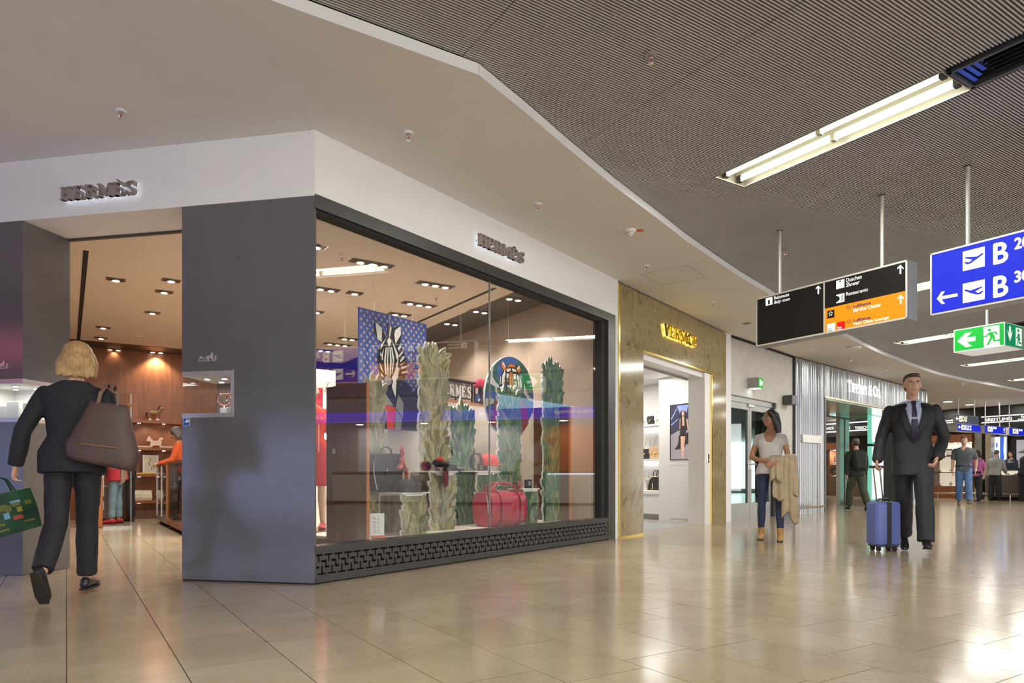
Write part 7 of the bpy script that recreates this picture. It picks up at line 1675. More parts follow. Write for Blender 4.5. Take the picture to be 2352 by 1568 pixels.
def make_person(label, loc, rotz, B, skin, cloth, vox=.011, hair=None, hair_mat=None, hands=(dict(), dict()), face=True, cat='person', name='person', feet=True):
    """cloth: list of dicts(kind, mat, ...)"""
    k = B.k; T = thing(name, label, cat, loc, rotz)
    fem = .90 if B.f else 1.0
    m = MB(); m.loft(B.rings([(z, rx * .93, ry * .93, oy) for z, rx, ry, oy in B.torso_prof()])); head_geo(B, m)
    for P in (B.L, B.R): 
        q = limb_pts(P, [r * k * fem for r in LEGR], (1.0, 1.12)); chain(m, [x[0] for x in q], [x[1] for x in q])
    for P in (B.AL, B.AR):
        q = limb_pts(P, [r * k * fem for r in ARMR], (1.05, 1.10)); chain(m, [x[0] for x in q], [x[1] for x in q])
    for i, (P, side) in enumerate(((B.AL, 1), (B.AR, -1))):
        h = hands[i]; d = h.get('d', (P[2] - P[1])); hand(m, P[2], Vector(d), Vector(h.get('n', (side * 1.0, .2, .1))), k * fem, h.get('curl', 28), h.get('side', -side if 'n' not in h else 1))
    for P, ft in ((B.L, B.footL), (B.R, B.footR)):
        a = P[2]; Mf = Matrix.Rotation(math.radians(ft), 3, 'X'); capsule(m, a, a + Mf @ V3(0, .02 * k, -.030 * k), .03 * k, .024 * k, 10); capsule(m, a + Mf @ V3(0, .015 * k, -.030 * k), a + Mf @ V3(0, -.115 * k, -.040 * k), .024 * k, .014 * k, 10)
    link('body', remesh(m, vox, 5), T).data.materials.append(skin)
    if face: face_parts(T, B, hair_mat or M_iris)
    for c in cloth:
        kd = c['kind']; inf = c.get('inf', .012) * k; mm = c['mat']; m = MB()
        if kd in ('top', 'jacket'):
            z1 = c.get('z1', .53); z0 = c.get('z0', -.06); pr = [p for p in B.torso_prof() if z0 - .06 <= p[0] <= z1 + .02]
            hipr = max(p[1] for p in pr if p[0] < .12); hipd = max(p[2] for p in pr if p[0] < .12)
            pr = [(z0, hipr * c.get('flare', 1.02), hipd * c.get('flare', 1.05), .008)] + [(p[0], max(p[1], hipr * .98) if p[0] < .03 else p[1], max(p[2], hipd * .98) if p[0] < .03 else p[2], p[3]) for p in pr if p[0] > z0 + .03]
            m.loft(B.rings(pr, inf=inf))
            for P, nm in ((B.AL, 'L'), (B.AR, 'R')):
                sl = c.get('sleeve', 1.0) if not isinstance(c.get('sleeve', 1.0), dict) else c['sleeve'][nm]
                r = [x * k * fem + inf for x in ARMR]; r[0] -= inf * .25
                q = limb_pts(P, r, (1.08, 1.06))
                if sl <= 0: m.ball(P[0] + (P[1] - P[0]) * .02, (r[0], r[0], r[0])); continue
                if sl >= 1.0: q[-1] = (q[-1][0], q[-1][1] + .004 * k); chain(m, [x[0] for x in q], [x[1] for x in q], flat_end=True)
                else:
                    e = P[0].lerp(P[1], min(1, sl * 2)); chain(m, [P[0], e], [r[0], r[0] * .98])
                    if sl > .5: chain(m, [P[1], P[1].lerp(P[2], (sl - .5) * 2)], [r[1], r[1]])
            if c.get('neckline'):
                pass
        elif kd == 'trousers':
            m.loft(B.rings([p for p in B.torso_prof() if p[0] < c.get('waist', .12)] + [(c.get('waist', .12), .136 if B.f else .148, .098, 0)], inf=inf))
            for P in (B.L, B.R):
                r = [x * k * fem + inf for x in LEGR]; r[2] = r[2] + c.get('hem', .012) * k; r[1] += c.get('hem', .012) * .5 * k
                e = P[2].lerp(P[1], c.get('short', .06)); q = limb_pts([P[0], P[1], e], r, (1.02, 1.04)); chain(m, [x[0] for x in q], [x[1] for x in q], flat_end=True)
        elif kd == 'skirt':
            h = c.get('len', .42); R0 = B.rings([(.10, .135, .10, 0), (0, .17, .125, .005), (-.18, .185, .145, .0), (-h, .20, .155, 0)], inf=inf); m.loft(R0[::-1])
        vx = c.get('vox', vox)
        o = link(c['name'], remesh(m, vx, c.get('smooth', 5)), T); o.data.materials.append(mm)
        if c.get('neck'):
            import bmesh
            zc, rx, rz, vee = c['neck']; bm = bmesh.new(); bm.from_mesh(o.data); Mi = B.M.inverted(); dead = []
            for f in bm.faces:
                q = (Mi @ (f.calc_center_median() - B.pel)) / k
                if q.y < .03 and q.z > zc - rz:
                    w = rx * (math.sqrt(max(0, 1 - ((zc - q.z) / rz) ** 2)) if not vee else max(0, (q.z - zc + rz) / rz)) if q.z < zc else rx
                    if abs(q.x) < w: dead.append(f)
            bmesh.ops.delete(bm, geom=dead, context='FACES'); bm.to_mesh(o.data); bm.free()
            sd = o.modifiers.new('cloth', 'SOLIDIFY'); sd.thickness = .004
        if c.get('crease'):
            tx = bpy.data.textures.get('fold') or bpy.data.textures.new('fold', 'CLOUDS'); tx.noise_scale = .09; tx.noise_depth = 2
            dm = o.modifiers.new('fold', 'DISPLACE'); dm.texture = tx; dm.strength = c['crease']; dm.mid_level = .5; dm.texture_coords = 'LOCAL'
    return T
def shoe_obj(T, B, which, mm, sole, L=.265, boot=0.0, heel=.0, name='shoe'):
    P, ft = (B.L, B.footL) if which == 'L' else (B.R, B.footR); k = B.k; a = P[2]; ang = math.radians(ft)
    M = Matrix.Rotation(ang, 3, 'X'); 
    def W(x, y, z): return a + M @ V3(x * k, y * k, (z - .065) * k)
    m = MB(); rings = []
    for t, w, h in ((-.075, .020, .050), (-.062, .030, .075), (-.02, .036, .085), (.03, .037, .080), (.08, .040, .062), (.13, .044, .048), (.165, .042, .036), (.19, .030, .028), (.20, .012, .018)):
        rings.append([W(w * math.cos(q), -t * L / .265, (.012 + heel * max(0, 1 - (t + .075) / .16)) + h * (.5 + .5 * math.sin(q))) for q in [2 * math.pi * i / 12 for i in range(12)]])
    m.loft(rings)
    if boot: 
        up = (P[1] - P[2]).normalized(); chain(m, [a + V3(0, 0, -.01 * k), a + up * boot * k], [.042 * k, .046 * k])
    o = link(name, remesh(m, .008, 3), T); o.data.materials.append(mm)
    m = MB(); m.loft([[W(x * .9, -y, z) for x, y in ((-.028, -.07), (.028, -.07), (.036, .02), (.044, .12), (.030, .185), (-.030, .185), (-.044, .12), (-.036, .02))] for z in (-.001, .014)])
    m.build('sole', sole, o)
    if heel:
        m = MB(); m.loft([[W(x, -y, z) for x, y in ((-.024, -.07), (.024, -.07), (.024, -.02), (-.024, -.02))] for z in (-.0, .014 + heel)]); m.build('heel', sole, o)
def hair_obj(T, B, mm, style, vox=.010):
    k = B.k; c = B.headc; R_ = B.HM; m = MB()
    def P(x, y, z): return c + R_ @ V3(x * k, y * k, z * k)
    if style == 'short':
        m.ball(P(0, .024, .050), (.079 * k, .092 * k, .078 * k), 18, 12, R_); m.ball(P(0, .055, -.005), (.068 * k, .052 * k, .070 * k), 14, 10, R_); m.ball(P(0, -.058, .088), (.056 * k, .030 * k, .024 * k), 12, 8, R_)
    elif style == 'bob':
        m.ball(P(0, .012, .045), (.096 * k, .108 * k, .088 * k), 18, 12, R_); m.ball(P(0, .045, -.03), (.108 * k, .085 * k, .098 * k), 18, 12, R_)
        for sx in (-1, 1): m.tube([P(sx * .075, -.02, .05), P(sx * .098, .0, -.03), P(sx * .100, .01, -.10), P(sx * .118, .02, -.128)], [.03 * k, .036 * k, .03 * k, .008 * k], 8)
        for j in range(7):
            t = -1 + j / 3; m.tube([P(t * .09, .06, -.05), P(t * .095, .075, -.12), P(t * .105, .085, -.148 - .01 * (j % 2))], [.03 * k, .024 * k, .006 * k], 7)
    elif style == 'long':
        m.ball(P(0, .022, .045), (.084 * k, .096 * k, .084 * k), 18, 12, R_); 
        for sx in (-1, 1): m.tube([P(sx * .05, -.06, .085), P(sx * .080, -.02, .03), P(sx * .084, .03, -.08), P(sx * .078, .06, -.20)], [.02 * k, .022 * k, .03 * k, .022 * k], 9)
        m.tube([P(0, .08, .03), P(0, .098, -.08), P(0, .10, -.21), P(0, .09, -.28)], [.06 * k, .066 * k, .06 * k, .03 * k], 12, flat=.6)
    elif style == 'cap':
        m.ball(P(0, .012, .058), (.086 * k, .102 * k, .072 * k), 18, 12, R_)
    o = link('hair' if style != 'cap' else 'cap', remesh(m, vox, 3), T); o.data.materials.append(mm)
    if style == 'cap':
        m = MB(); m.ball(P(0, .040, .0), (.075 * k, .070 * k, .075 * k), 14, 10, R_); m.build('hair', H_brown, T)
        m = MB(); rings = [[P(.06 * math.cos(q), -.09 - .04 * t + .0 * math.sin(q), .045 - .012 * t + .004 * math.sin(q)) for q in [2 * math.pi * i / 10 for i in range(10)]] for t in (0, 1, 1.5)]
        m.prism_xy([], 0, 0) if False else m.loft(rings); m.build('cap_peak', mm, T)
    return o
SK1 = mat('skin_fair', (.58, .34, .24), .5, noise=.05, nscale=20); SK2 = mat('skin_tan', (.40, .20, .11), .5, noise=.05, nscale=20)
C_black = mat('black_knit', (.012, .013, .017), .8, noise=.2, nscale=40, bump=.2); C_blacktr = mat('black_trousers', (.016, .015, .018), .75, noise=.2, nscale=30, bump=.2); C_suit = mat('charcoal_suit', (.013, .014, .017), .65, noise=.2, nscale=60, bump=.15)
C_white = mat('white_jersey', (.52, .49, .46), .85, noise=.05, nscale=30, bump=.2); C_jean = mat('dark_denim', (.022, .032, .075), .75, noise=.3, nscale=14, bump=.2); C_jean2 = mat('blue_denim', (.09, .18, .38), .75, noise=.3, nscale=10, bump=.2)
C_shirt = mat('pale_blue_shirt', (.45, .50, .68), .6, noise=.04, nscale=30); C_tie = mat('navy_tie', (.025, .022, .06), .5, noise=.15, nscale=40); C_beige = mat('beige_jacket', (.40, .31, .20), .8, noise=.12, nscale=12, bump=.3)
H_blond = mat('blond_hair', (.42, .25, .10), .5, noise=.3, nscale=18, stretch=(6, 6, .8), bump=.3); H_dark = mat('dark_hair', (.018, .013, .010), .4, noise=.3, nscale=24, stretch=(6, 6, .8), bump=.3); H_brown = mat('brown_hair', (.05, .033, .02), .5, noise=.3, nscale=24, bump=.3); H_grey = mat('grey_hair', (.09, .085, .08), .6, noise=.3, nscale=24)
S_black = mat('black_shoe', (.015, .015, .017), .3, noise=.2, nscale=20); S_tan = mat('tan_suede', (.42, .23, .07), .8, noise=.12, nscale=20); S_sole = mat('dark_sole', (.03, .025, .02), .7, noise=.2)

# ---------------- blond woman walking towards the entrance, seen from behind
B = Body(1.66, True, lean=5, twist=6, head=(8, 4, 0), legL=(-16, 26, -4), legR=(12, 4, -5), armL=(-4, 24, 12, -10), armR=(6, 20, 14, -2), footL=56, footR=0, build=1.14)
RZ1 = math.pi + .22
p = pxd(172, 1362, 4.69); 
T = make_person('blond woman in black walking away, brown tote on her shoulder', (-2.87, 4.56, 0), RZ1, B, SK1, [dict(kind='trousers', name='trousers', mat=C_blacktr, inf=.012, hem=.020, short=.10, crease=.010), dict(kind='top', name='sweater', mat=C_black, inf=.020, z0=-.10, z1=.54, flare=1.0, crease=.008)], .0095, hands=(dict(curl=55), dict(curl=32)))
hair_obj(T, B, H_blond, 'bob'); shoe_obj(T, B, 'L', S_black, S_sole, .25); shoe_obj(T, B, 'R', S_black, S_sole, .25)
W1, B1 = T, B
def to_world(T, v): return Vector(T.location) + Matrix.Rotation(T.rotation_euler.z, 3, 'Z') @ v
# tote bag on her right shoulder (behind the arm)
M_tote = mat('brown_nylon', (.085, .048, .042), .55, noise=.12, nscale=10, bump=.2); M_totel = mat('tan_strap', (.30, .15, .06), .5, noise=.1)
k = B.k; sh = B.shR + V3(.02 * k, .03, .05 * k); cb = V3(B.shR.x - .035, B.shR.y + .17, 0)
TB = thing('tote_bag', 'large brown nylon tote bag slung over the blond woman\'s shoulder', 'bag', tuple(to_world(T, V3(cb.x, cb.y, .86))), RZ1); TB.rotation_euler = (0, -.12, RZ1)
zt0 = .40
rings = []
for z, w, d in ((0.0, .19, .075), (.03, .205, .085), (.10, .215, .085), (.14, .20, .08), (.26, .155, .06), (.38, .118, .035), (zt0, .112, .020)):
    rings.append([(w * math.copysign(abs(math.cos(t)) ** .6, math.cos(t)), d * math.copysign(abs(math.sin(t)) ** .6, math.sin(t)), z + .02 * math.cos(t) * (1 - z / zt0)) for t in [2 * math.pi * i / 20 for i in range(20)]])
m = MB(); m.loft(rings); o = m.build('bag_body', M_tote, TB); smoothed(o.data)
m = MB(); m.tube([(-.205, .0, .115), (-.1, .088, .12), (.1, .088, .12), (.205, .0, .115)], .004, 6); m.build('base_seam', M_totel, TB)
top = Matrix.Rotation(0, 3, 'Z') @ (sh - V3(cb.x, cb.y, .86))
for x, y in ((-.06, .015), (.06, .015)):
    m = MB(); P = [V3(x * 1.0, y + .01, zt0 - .05), V3(x * .9, y, zt0 + .06), top + V3(x * .35, .06, -.02), top + V3(x * .3, .0, .032), top + V3(x * .3, -.05, .0), top + V3(x * .4, -.06, -.12)]
    m.tube(P, .012, 8, flat=.35); s_ = m.build('strap', mat('strap_brown', (.16, .085, .06), .5, noise=.1), TB)
    m = MB(); m.ball((x, y + .016, zt0 - .055), (.016, .006, .03)); m.build('leather_tab', M_totel, s_)
m = MB(); m.ball((-.112, 0, zt0 + .004), (.022, .012, .012)); m.build('zip_end', M_totel, TB)
# shopping bag in her left hand
hw = to_world(T, B.AL[2] + (B.AL[2] - B.AL[1]).normalized() * .07)
SBG = thing('shopping_bag', 'green printed shopping bag carried in the blond woman\'s left hand', 'bag', (hw.x - .02, hw.y, hw.z - .36), RZ1 + 1.0)
SBG.rotation_euler = (0, .22, RZ1 + .9)
M_sg = mat('green_print_bag', (.02, .07, .035), .4, noise=.5, nscale=9)
m = MB(); m.loft([[(-.17, -.05, z * .26), (.17, -.05, z * .26), (.17, .05, z * .26), (-.17, .05, z * .26)] if z < .9 else [(-.17, -.02, z * .26), (.17, -.02, z * .26), (.17, .02, z * .26), (-.17, .02, z * .26)] for z in (0, .5, 1)]); m.build('bag_body', M_sg, SBG)
rnd = random.Random(5)
for j in range(14):
    x, z = rnd.uniform(-.15, .1), rnd.uniform(.02, .2); w, h = rnd.uniform(.03, .07), rnd.uniform(.015, .04)
    for sy in (-1, 1):
        yy = .0512 - .0305 * max(0, (z - .13) / .13)
        m = MB(); m.add([(x, sy * (yy + .001), z), (x + w, sy * (yy + .001), z), (x + w, sy * (yy - .002), z + h), (x, sy * (yy - .002), z + h)], [(0, 1, 2, 3)]); m.build('printed_patch', rnd.choice([mat('patch_yellow', (.30, .26, .03), .5, noise=.1), mat('patch_blue', (.16, .34, .50), .5, noise=.1), mat('patch_red', (.40, .06, .05), .5, noise=.1), mat('patch_olive', (.14, .15, .03), .5, noise=.1)]), SBG)
for y in (-.02, .02):
    m = MB(); m.tube([(-.08, y, .25), (-.05, y * .5, .34), (0, 0, .37), (.05, y * .5, .34), (.08, y, .25)], .006, 6); m.build('handle', M_sg, SBG)

# ---------------- woman with jacket over her arm
B = Body(1.62, True, lean=0, twist=-4, head=(-52, 0, 0), legL=(10, 8, 3), legR=(-4, 6, 3), armL=(6, 14, 62, 38), armR=(-6, 20, 78, 50), footL=0, footR=0)
p = pxd(1770, 1240, 8.62); RZ2 = -.42
T = make_person('woman in white top and dark jeans walking with a beige jacket', (p[0], p[1], 0), RZ2, B, SK2, [dict(kind='trousers', name='jeans', mat=C_jean, inf=.008, hem=.0, short=.12, crease=.006), dict(kind='top', name='sleeveless_top', mat=C_white, inf=.014, z0=-.04, z1=.50, sleeve=0.14, flare=1.1, neck=(.50, .075, .12, False), crease=.006)], .0095, hands=(dict(curl=30), dict(curl=30)), hair_mat=H_dark)
hair_obj(T, B, H_dark, 'long'); shoe_obj(T, B, 'L', S_tan, S_sole, .24, boot=.10, heel=.045, name='ankle_boot'); shoe_obj(T, B, 'R', S_tan, S_sole, .24, boot=.10, heel=.045, name='ankle_boot')
k = B.k
m = MB(); Hc, HR = B.headc, B.HM
for sx in (-1, 1): m.tube([Hc + HR @ V3(sx * .031 * k + .024 * k * math.cos(t), -.094 * k, .004 * k + .017 * k * math.sin(t)) for t in [2 * math.pi * i / 12 for i in range(12)]], .002, 5, True)
m.tube([Hc + HR @ V3(-.008 * k, -.095 * k, .006 * k), Hc + HR @ V3(.008 * k, -.095 * k, .006 * k)], .002, 5)
for sx in (-1, 1): m.tube([Hc + HR @ V3(sx * .055 * k, -.092 * k, .008 * k), Hc + HR @ V3(sx * .077 * k, .02 * k, .008 * k)], .002, 5)
m.build('glasses', M_champ, T)
m = MB(); m.tube([B.shR + V3(.0, -.02, .05), B.shR + V3(-.02, .07, -.02), B.shR + V3(-.05, .10, -.30)], .010, 8, flat=.4); m.build('bag_strap', S_black, T)
# jacket draped over her left forearm: folded cloth with hanging panels
e, w_ = B.AL[1], B.AL[2]; mid = e.lerp(w_, .45)
JK = thing('jacket', 'beige jacket hanging over the walking woman\'s forearm', 'jacket', tuple(to_world(T, V3(mid.x, mid.y, 0.0))), RZ2)
def drape(m, x0, x1, ytop, zt, front, back, seed, n=16):
    rnd = random.Random(seed); ph = rnd.uniform(0, 6)
    prof = [(-.075 - .03, -front), (-.085, -front * .7), (-.075, -front * .4), (-.06, -.06), (-.035, .03), (0, .05), (.035, .03), (.06, -.06), (.07, -back * .5), (.08, -back)]
    vs = []
    for i in range(n + 1):
        f = i / n; x = x0 + (x1 - x0) * f
        for j, (y, z) in enumerate(prof):
            h = max(0, -z); wv = .018 * math.sin(f * 13 + ph + j * .3) * min(1, h * 4); ed = 1 + .10 * math.sin(f * 7 + ph)
            vs.append((x + h * .10 * (f - .3) + .3 * wv, ytop + y + wv, zt + z * (ed if h > .1 else 1)))
    npf = len(prof); fs = [(i * npf + j, i * npf + j + 1, (i + 1) * npf + j + 1, (i + 1) * npf + j) for i in range(n) for j in range(npf - 1)]
    m.add(vs, fs)
zt_ = mid.z
m = MB(); drape(m, -.10, .16, 0, zt_, .46, .40, 2); o = m.build('body_panel', C_beige, JK); smoothed(o.data); sd = o.modifiers.new('thickness', 'SOLIDIFY'); sd.thickness = .014; ss = o.modifiers.new('sub', 'SUBSURF'); ss.levels = 1; ss.render_levels = 1
m = MB(); drape(m, .03, .15, .005, zt_ + .006, .72, .30, 9); o = m.build('sleeve_panel', C_beige, JK); smoothed(o.data); sd = o.modifiers.new('thickness', 'SOLIDIFY'); sd.thickness = .03; ss = o.modifiers.new('sub', 'SUBSURF'); ss.levels = 1; ss.render_levels = 1
m = MB(); drape(m, -.13, -.02, -.01, zt_ - .004, .24, .2, 4); o = m.build('lapel', C_beige, JK); smoothed(o.data); sd = o.modifiers.new('thickness', 'SOLIDIFY'); sd.thickness = .016

# ---------------- businessman with trolley case
B = Body(1.84, False, lean=0, twist=3, head=(6, -2, 0), legL=(17, 6, 1), legR=(-14, 12, -3), armL=(-8, 18, 40, 18), armR=(-8, 15, 34, -10), footL=-6, footR=26, build=1.04)
p = pxd(2095, 1266, 7.28); RZ3 = -.44
T = make_person('businessman in black suit and dark tie pulling a blue trolley case', (p[0], p[1], 0), RZ3, B, SK1, [dict(kind='trousers', name='suit_trousers', mat=C_suit, inf=.016, hem=.026, short=.02, crease=.010), dict(kind='top', name='shirt', mat=C_shirt, inf=.008, z0=.0, z1=.545, sleeve=.98), dict(kind='jacket', name='suit_jacket', mat=C_suit, inf=.019, z0=-.20, z1=.51, flare=1.06, sleeve=.97, crease=.008)], .0095, hands=(dict(curl=40), dict(curl=62)), hair_mat=H_brown)
hair_obj(T, B, H_brown, 'short'); shoe_obj(T, B, 'L', S_black, S_sole, .30); shoe_obj(T, B, 'R', S_black, S_sole, .30)
k = B.k
def onchest(x, z, y): return B.pel + B.M @ V3(x * k, y * k, z * k)
def front_y(z): 
    pr = B.torso_prof()
    for a, b in zip(pr, pr[1:]):
        if a[0] <= z <= b[0]:
            f = (z - a[0]) / (b[0] - a[0]); return -(a[2] + (b[2] - a[2]) * f) * B.b + (a[3] + (b[3] - a[3]) * f)
    return -.08
def chest_patch(name, mm, pts, off):
    """flat panel that follows the chest: pts rows of (z, xl, xr)"""
    m = MB(); vs = []
    for z, xl, xr in pts:
        for i in range(5):
            x = xl + (xr - xl) * i / 4; y = front_y(z) * (1 - (x / .21) ** 2 * .38) - off / k; vs.append(onchest(x, z, y))
    n = len(pts); m.add(vs, [(r * 5 + i, r * 5 + i + 1, (r + 1) * 5 + i + 1, (r + 1) * 5 + i) for r in range(n - 1) for i in range(4)])
    o = m.build(name, mm, T); smoothed(o.data); sd = o.modifiers.new('thickness', 'SOLIDIFY'); sd.thickness = .006; sd.offset = 1; return o
chest_patch('shirt_front', C_shirt, [(.16, -.004, .004), (.26, -.034, .034), (.36, -.062, .062), (.45, -.075, .075), (.505, -.062, .062), (.53, -.05, .05)], .034)
chest_patch('tie', C_tie, [(.14, -.030, .030), (.30, -.030, .030), (.42, -.020, .020), (.49, -.014, .014), (.505, -.022, .022), (.53, -.022, .022)], .045)
for s_ in (-1, 1):
    chest_patch('lapel', C_suit, [(.14, s_ * .0, s_ * .03), (.26, s_ * .028, s_ * .085), (.36, s_ * .055, s_ * .125), (.42, s_ * .068, s_ * .118), (.50, s_ * .060, s_ * .10)], .042)
    m = MB(); m.prism_xz([], 0, 0) if False else m.loft([[onchest(s_ * x, z, front_y(.5) * .75 - .035 / k + dy) for x, z in ((.006, .535), (.062, .555), (.07, .52), (.03, .505))] for dy in (0, .012)]); m.build('collar', C_shirt, T)
m = MB(); m.ball(onchest(.0, .125, front_y(.13) - .036 / k), .009, 8, 6); m.build('button', S_black, T)
for P in (B.AL, B.AR):
    d = (P[2] - P[1]).normalized(); m = MB(); m.cyl(P[2] - d * .030, P[2] + d * .004, .036, .036, 14); m.build('cuff', C_shirt, T)
# trolley case beside him, its grip in his right hand
hand_w = to_world(T, B.AR[2] + (B.AR[2] - B.AR[1]).normalized() * .085)
sx_, sy_, _ = pxd(2029, 1264, 7.42)
TC = thing('trolley_case', 'blue hard shell trolley case with black stripe beside the businessman', 'suitcase', (sx_, sy_, 0), .06)
trolley(TC, .275, .46, .21, mat('blue_shell', (.10, .14, .40), .35, noise=.03), M_pblk, .56)
for ch in list(TC.children):
    if ch.name.startswith(('telescopic_bar', 'grip')): bpy.data.objects.remove(ch)
loc_h = Matrix.Rotation(-.06, 3, 'Z') @ (hand_w - V3(sx_, sy_, 0))
for x in (-.035, .035):
    m = MB(); m.tube([(x, .06, .5), (loc_h.x + x, loc_h.y, loc_h.z - .01)], .008, 8); m.build('telescopic_bar', M_steel, TC)
m = MB(); m.tube([(loc_h.x - .075, loc_h.y, loc_h.z), (loc_h.x + .075, loc_h.y, loc_h.z)], .014, 10); m.build('grip', M_pblk, TC)

# ---------------- background people
def simple(label, x, y, D, H, rot, B, skin, cloth, hair, hm, shoes, vox=.016, **kw):
    p = pxd(x, y, D); T = make_person(label, (p[0], p[1], 0), rot, B, skin, cloth, vox, hair_mat=hm, **kw)
    hair_obj(T, B, hm, hair, .014)
    for s_ in 'LR': shoe_obj(T, B, s_, shoes, S_sole, .27 if not B.f else .24)
    return T
C_olive = mat('olive_trousers', (.045, .055, .03), .8, noise=.2, nscale=20); C_dkgreen = mat('dark_green_jacket', (.018, .022, .018), .8, noise=.2, nscale=20); C_grey = mat('slate_tshirt', (.085, .10, .11), .85, noise=.1, nscale=30); C_lgrey = mat('light_grey_sweater', (.36, .37, .36), .85, noise=.08, nscale=30); C_navy = mat('navy_blazer', (.018, .025, .055), .7, noise=.15); C_pink = mat('pink_top', (.55, .16, .42), .8, noise=.08)
C_dark = mat('dark_grey_trousers', (.03, .03, .035), .8, noise=.15); C_ltjean = mat('light_denim', (.20, .30, .38), .8, noise=.2, nscale=16); C_red = mat('red_jersey', (.55, .02, .03), .8, noise=.08); C_orange = mat('orange_knit', (.60, .10, .02), .8, noise=.1)
B = Body(1.72, lean=6, legL=(22, 12, 2), legR=(-18, 22, 2), armL=(-14, 10, 20, 0), armR=(18, 10, 16, 0), footR=34, build=1.02)
T = simple('man with grey cap and dark backpack walking through the fluted portal', 1968, 1172, 16.4, 1.72, math.pi - .15, B, SK1, [dict(kind='trousers', name='trousers', mat=C_olive, inf=.024, hem=.024), dict(kind='jacket', name='jacket', mat=C_dkgreen, inf=.022, z0=-.10, z1=.53)], 'cap', mat('grey_cap', (.14, .14, .14), .8, noise=.1), S_black)
BP = thing('backpack', 'dark backpack on the man with the grey cap', 'bag', tuple(to_world(T, V3(0, .19, .93))), T.rotation_euler.z + .0)
m = MB(); m.rbox(-.15, .15, -.075, .085, 0, .44, .05); m.build('main_bag', mat('black_backpack', (.015, .016, .016), .7, noise=.2, nscale=20), BP); m = MB(); m.rbox(-.12, .12, .07, .13, .05, .24, .03); m.build('front_pocket', MATS['black_backpack'], BP)
for x in (-.10, .10):
    m = MB(); m.tube([(x, -.07, .42), (x, -.10, .50), (x, -.26, .50), (x, -.30, .36), (x * 1.2, -.22, .16), (x * 1.2, -.07, .1)], .014, 8, flat=.4); m.build('shoulder_strap', MATS['black_backpack'], BP)
m = MB(); m.tube([(-.03, -.05, .43), (0, -.05, .47), (.03, -.05, .43)], .007, 6); m.build('grab_loop', MATS['black_backpack'], BP)
B = Body(1.84, legL=(12, 4, 2), legR=(-4, 16, 2), armL=(-6, 14, 16, 4), armR=(4, 10, 14, 0), footR=24, head=(0, 0, 0), build=1.06)
T = simple('man in grey T-shirt and blue jeans walking near the far jewellers', 2214, 1160, 18.9, 1.84, -.6, B, SK1, [dict(kind='trousers', name='jeans', mat=C_jean2, inf=.022, hem=.022, crease=.012), dict(kind='top', name='t_shirt', mat=C_grey, inf=.022, z0=-.08, z1=.52, sleeve=.34, neck=(.53, .06, .10, True))], 'short', H_grey, mat('brown_shoe', (.14, .09, .06), .6, noise=.1))
m = MB(); m.loft(B.rings([(.035, .158, .112, .006), (.075, .158, .112, .006)], inf=.026)); m.build('belt', S_black, T)
m = MB(); d = (B.AL[2] - B.AL[1]).normalized(); m.cyl(B.AL[2] - d * .03, B.AL[2] - d * .005, .034, .034, 12); m.build('wristwatch', M_chrome, T)
B = Body(1.66, True, lean=3, legL=(14, 10, 2), legR=(-16, 18, 2), armL=(-10, 10, 20, 0), armR=(16, 10, 30, 0), footR=30)
simple('woman in pink top walking behind the man in jeans', 2246, 1146, 22.5, 1.66, -1.2, B, SK1, [dict(kind='trousers', name='trousers', mat=C_dark, inf=.02, hem=.016), dict(kind='top', name='pink_top', mat=C_pink, inf=.02, z0=-.08, z1=.50, sleeve=.45)], 'bob', H_brown, S_black, .02)
cdep = FF.w(fpx(2285, 1100, -1.5)[0], -1.5)
B = Body(1.70, lean=10, head=(0, 30, 0), armL=(25, 8, 40, 10), armR=(25, 8, 40, 10), build=1.05)
T = simple('man in light grey sweater bending over the far jewellery counter', 0, 0, 1, 1.7, 0, B, SK1, [dict(kind='trousers', name='trousers', mat=C_dark, inf=.026, hem=.026), dict(kind='top', name='sweater', mat=C_lgrey, inf=.026, z0=-.08, z1=.535)], 'short', H_grey, S_black, .02)
T.location = (cdep[0], cdep[1], 0); T.rotation_euler = (0, 0, FF.th + math.pi)
c2_ = FF.w(fpx(2322, 1100, .16)[0], .16)
B = Body(1.70, True, head=(0, 6, 0), armL=(20, 12, 40, 20), armR=(20, 12, 40, 20))
T = simple('dark haired saleswoman in navy blazer behind the far counter', 0, 0, 1, 1.7, 0, B, SK1, [dict(kind='trousers', name='trousers', mat=C_dark, inf=.02), dict(kind='jacket', name='blazer', mat=C_navy, inf=.022, z0=-.10, z1=.50)], 'long', H_dark, S_black, .02)
T.location = (c2_[0], c2_[1], 0); T.rotation_euler = (0, 0, FF.th)
m = MB(); m.ball(B.pel + B.M @ V3(0, -.115, .40), (.05, .015, .10)); m.build('patterned_blouse', M_pgry, T); m = MB(); m.box(.07, .12, -.14, -.132, B.pel.z + .40, B.pel.z + .42); m.build('name_badge', M_bwhite, T)
c3_ = FF.w(fpx(2352, 1100, -1.6)[0], -1.6)
B = Body(1.74, lean=12, head=(0, 22, 0), armL=(40, 8, 40, 10), armR=(40, 8, 40, 10))
T = simple('customer in black with dark cap at the far counter', 0, 0, 1, 1.7, 0, B, SK1, [dict(kind='trousers', name='trousers', mat=C_dark, inf=.02), dict(kind='jacket', name='jacket', mat=C_black, inf=.024, z0=-.10, z1=.53)], 'cap', H_dark, S_black, .02)
T.location = (c3_[0], c3_[1], 0); T.rotation_euler = (0, 0, FF.th + math.pi - .5)
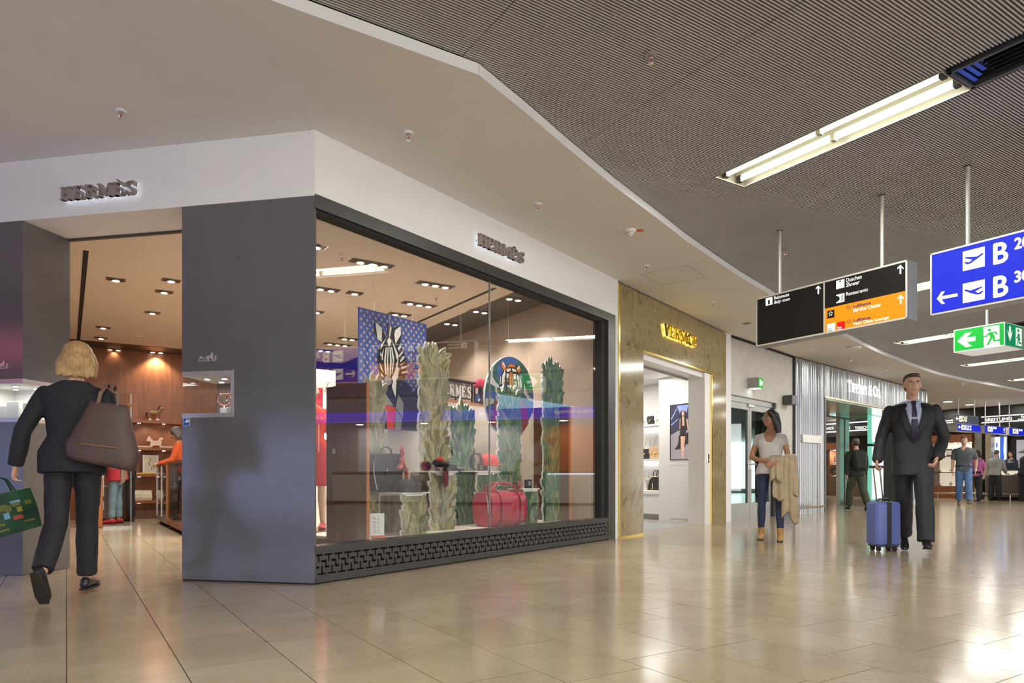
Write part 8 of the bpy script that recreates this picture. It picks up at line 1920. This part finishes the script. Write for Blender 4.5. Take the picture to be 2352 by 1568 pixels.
# customers inside the corner shop
B = Body(1.72, True, lean=4, head=(0, 18, 0), legL=(6, 4, 1), legR=(0, 2, 1), armL=(24, 8, 50, 20), armR=(20, 8, 60, 20))
T = simple('dark haired customer in light jeans and red sneakers inside the shop', 268, 1202, 11.7, 1.72, -1.25, B, SK1, [dict(kind='trousers', name='jeans', mat=C_ltjean, inf=.012, short=.10), dict(kind='top', name='cardigan', mat=mat('grey_knit', (.28, .26, .24), .9, noise=.1), inf=.022, z0=-.05, z1=.53), dict(kind='skirt', name='red_hem', mat=C_red, inf=.02, len=.20)], 'long', H_dark, mat('red_canvas', (.42, .015, .025), .6, noise=.1), .014)
B = Body(1.68, True, lean=2, head=(0, 10, 0), armL=(20, 8, 60, 20), armR=(20, 8, 60, 20))
T = simple('blond customer in black facing the red sneakers customer in the shop', 287, 1198, 12.2, 1.68, -1.9, B, SK1, [dict(kind='trousers', name='trousers', mat=C_blacktr, inf=.022, hem=.02), dict(kind='jacket', name='jacket', mat=C_black, inf=.024, z0=-.14, z1=.53)], 'bob', mat('pale_blond_hair', (.52, .40, .24), .5, noise=.2, nscale=20), S_black, .014)
B = Body(1.70, True, lean=8, head=(0, 15, 0), armL=(30, 8, 50, 10), armR=(26, 10, 60, 20))
T = simple('shop assistant in orange knit bending beside the steel framed showcase', 420, 1200, 12.75, 1.70, -1.3, B, SK1, [dict(kind='trousers', name='trousers', mat=C_dark, inf=.02), dict(kind='top', name='orange_knit', mat=C_orange, inf=.022, z0=-.06, z1=.53)], 'bob', H_grey, S_black, .016)
# mannequin behind the window corner
B = Body(1.76, True, armL=(-4, 14, 14, 4), armR=(-4, 14, 14, 4), head=(0, 0, 0))
M_mann = mat('mannequin_ivory', (.70, .60, .50), .35, noise=.02)
p = pxd(716, 1200, 8.3)
T = make_person('ivory shop mannequin in a red knit and red skirt', (p[0], p[1], .1605), .15, B, M_mann, [dict(kind='top', name='red_knit', mat=mat('scarlet_knit', (.62, .05, .02), .85, noise=.08, nscale=30), inf=.018, z0=.0, z1=.52, sleeve=.72), dict(kind='skirt', name='red_skirt', mat=mat('red_skirt', (.40, .012, .03), .7, noise=.08), inf=.02, len=.42)], .012, face=False, cat='mannequin', name='mannequin')
for k_, x in enumerate((-.10, .10)):
    m = MB(); m.box(x - .004, x + .004, -.155, -.15, B.pel.z - .02, B.pel.z + .30); m.build('pale_stripe', M_bwhite, T)
for s_ in 'LR': shoe_obj(T, B, s_, mat('red_canvas', (.42, .015, .025), .6), S_sole, .24)
bpy.data.scenes.remove(TMP)
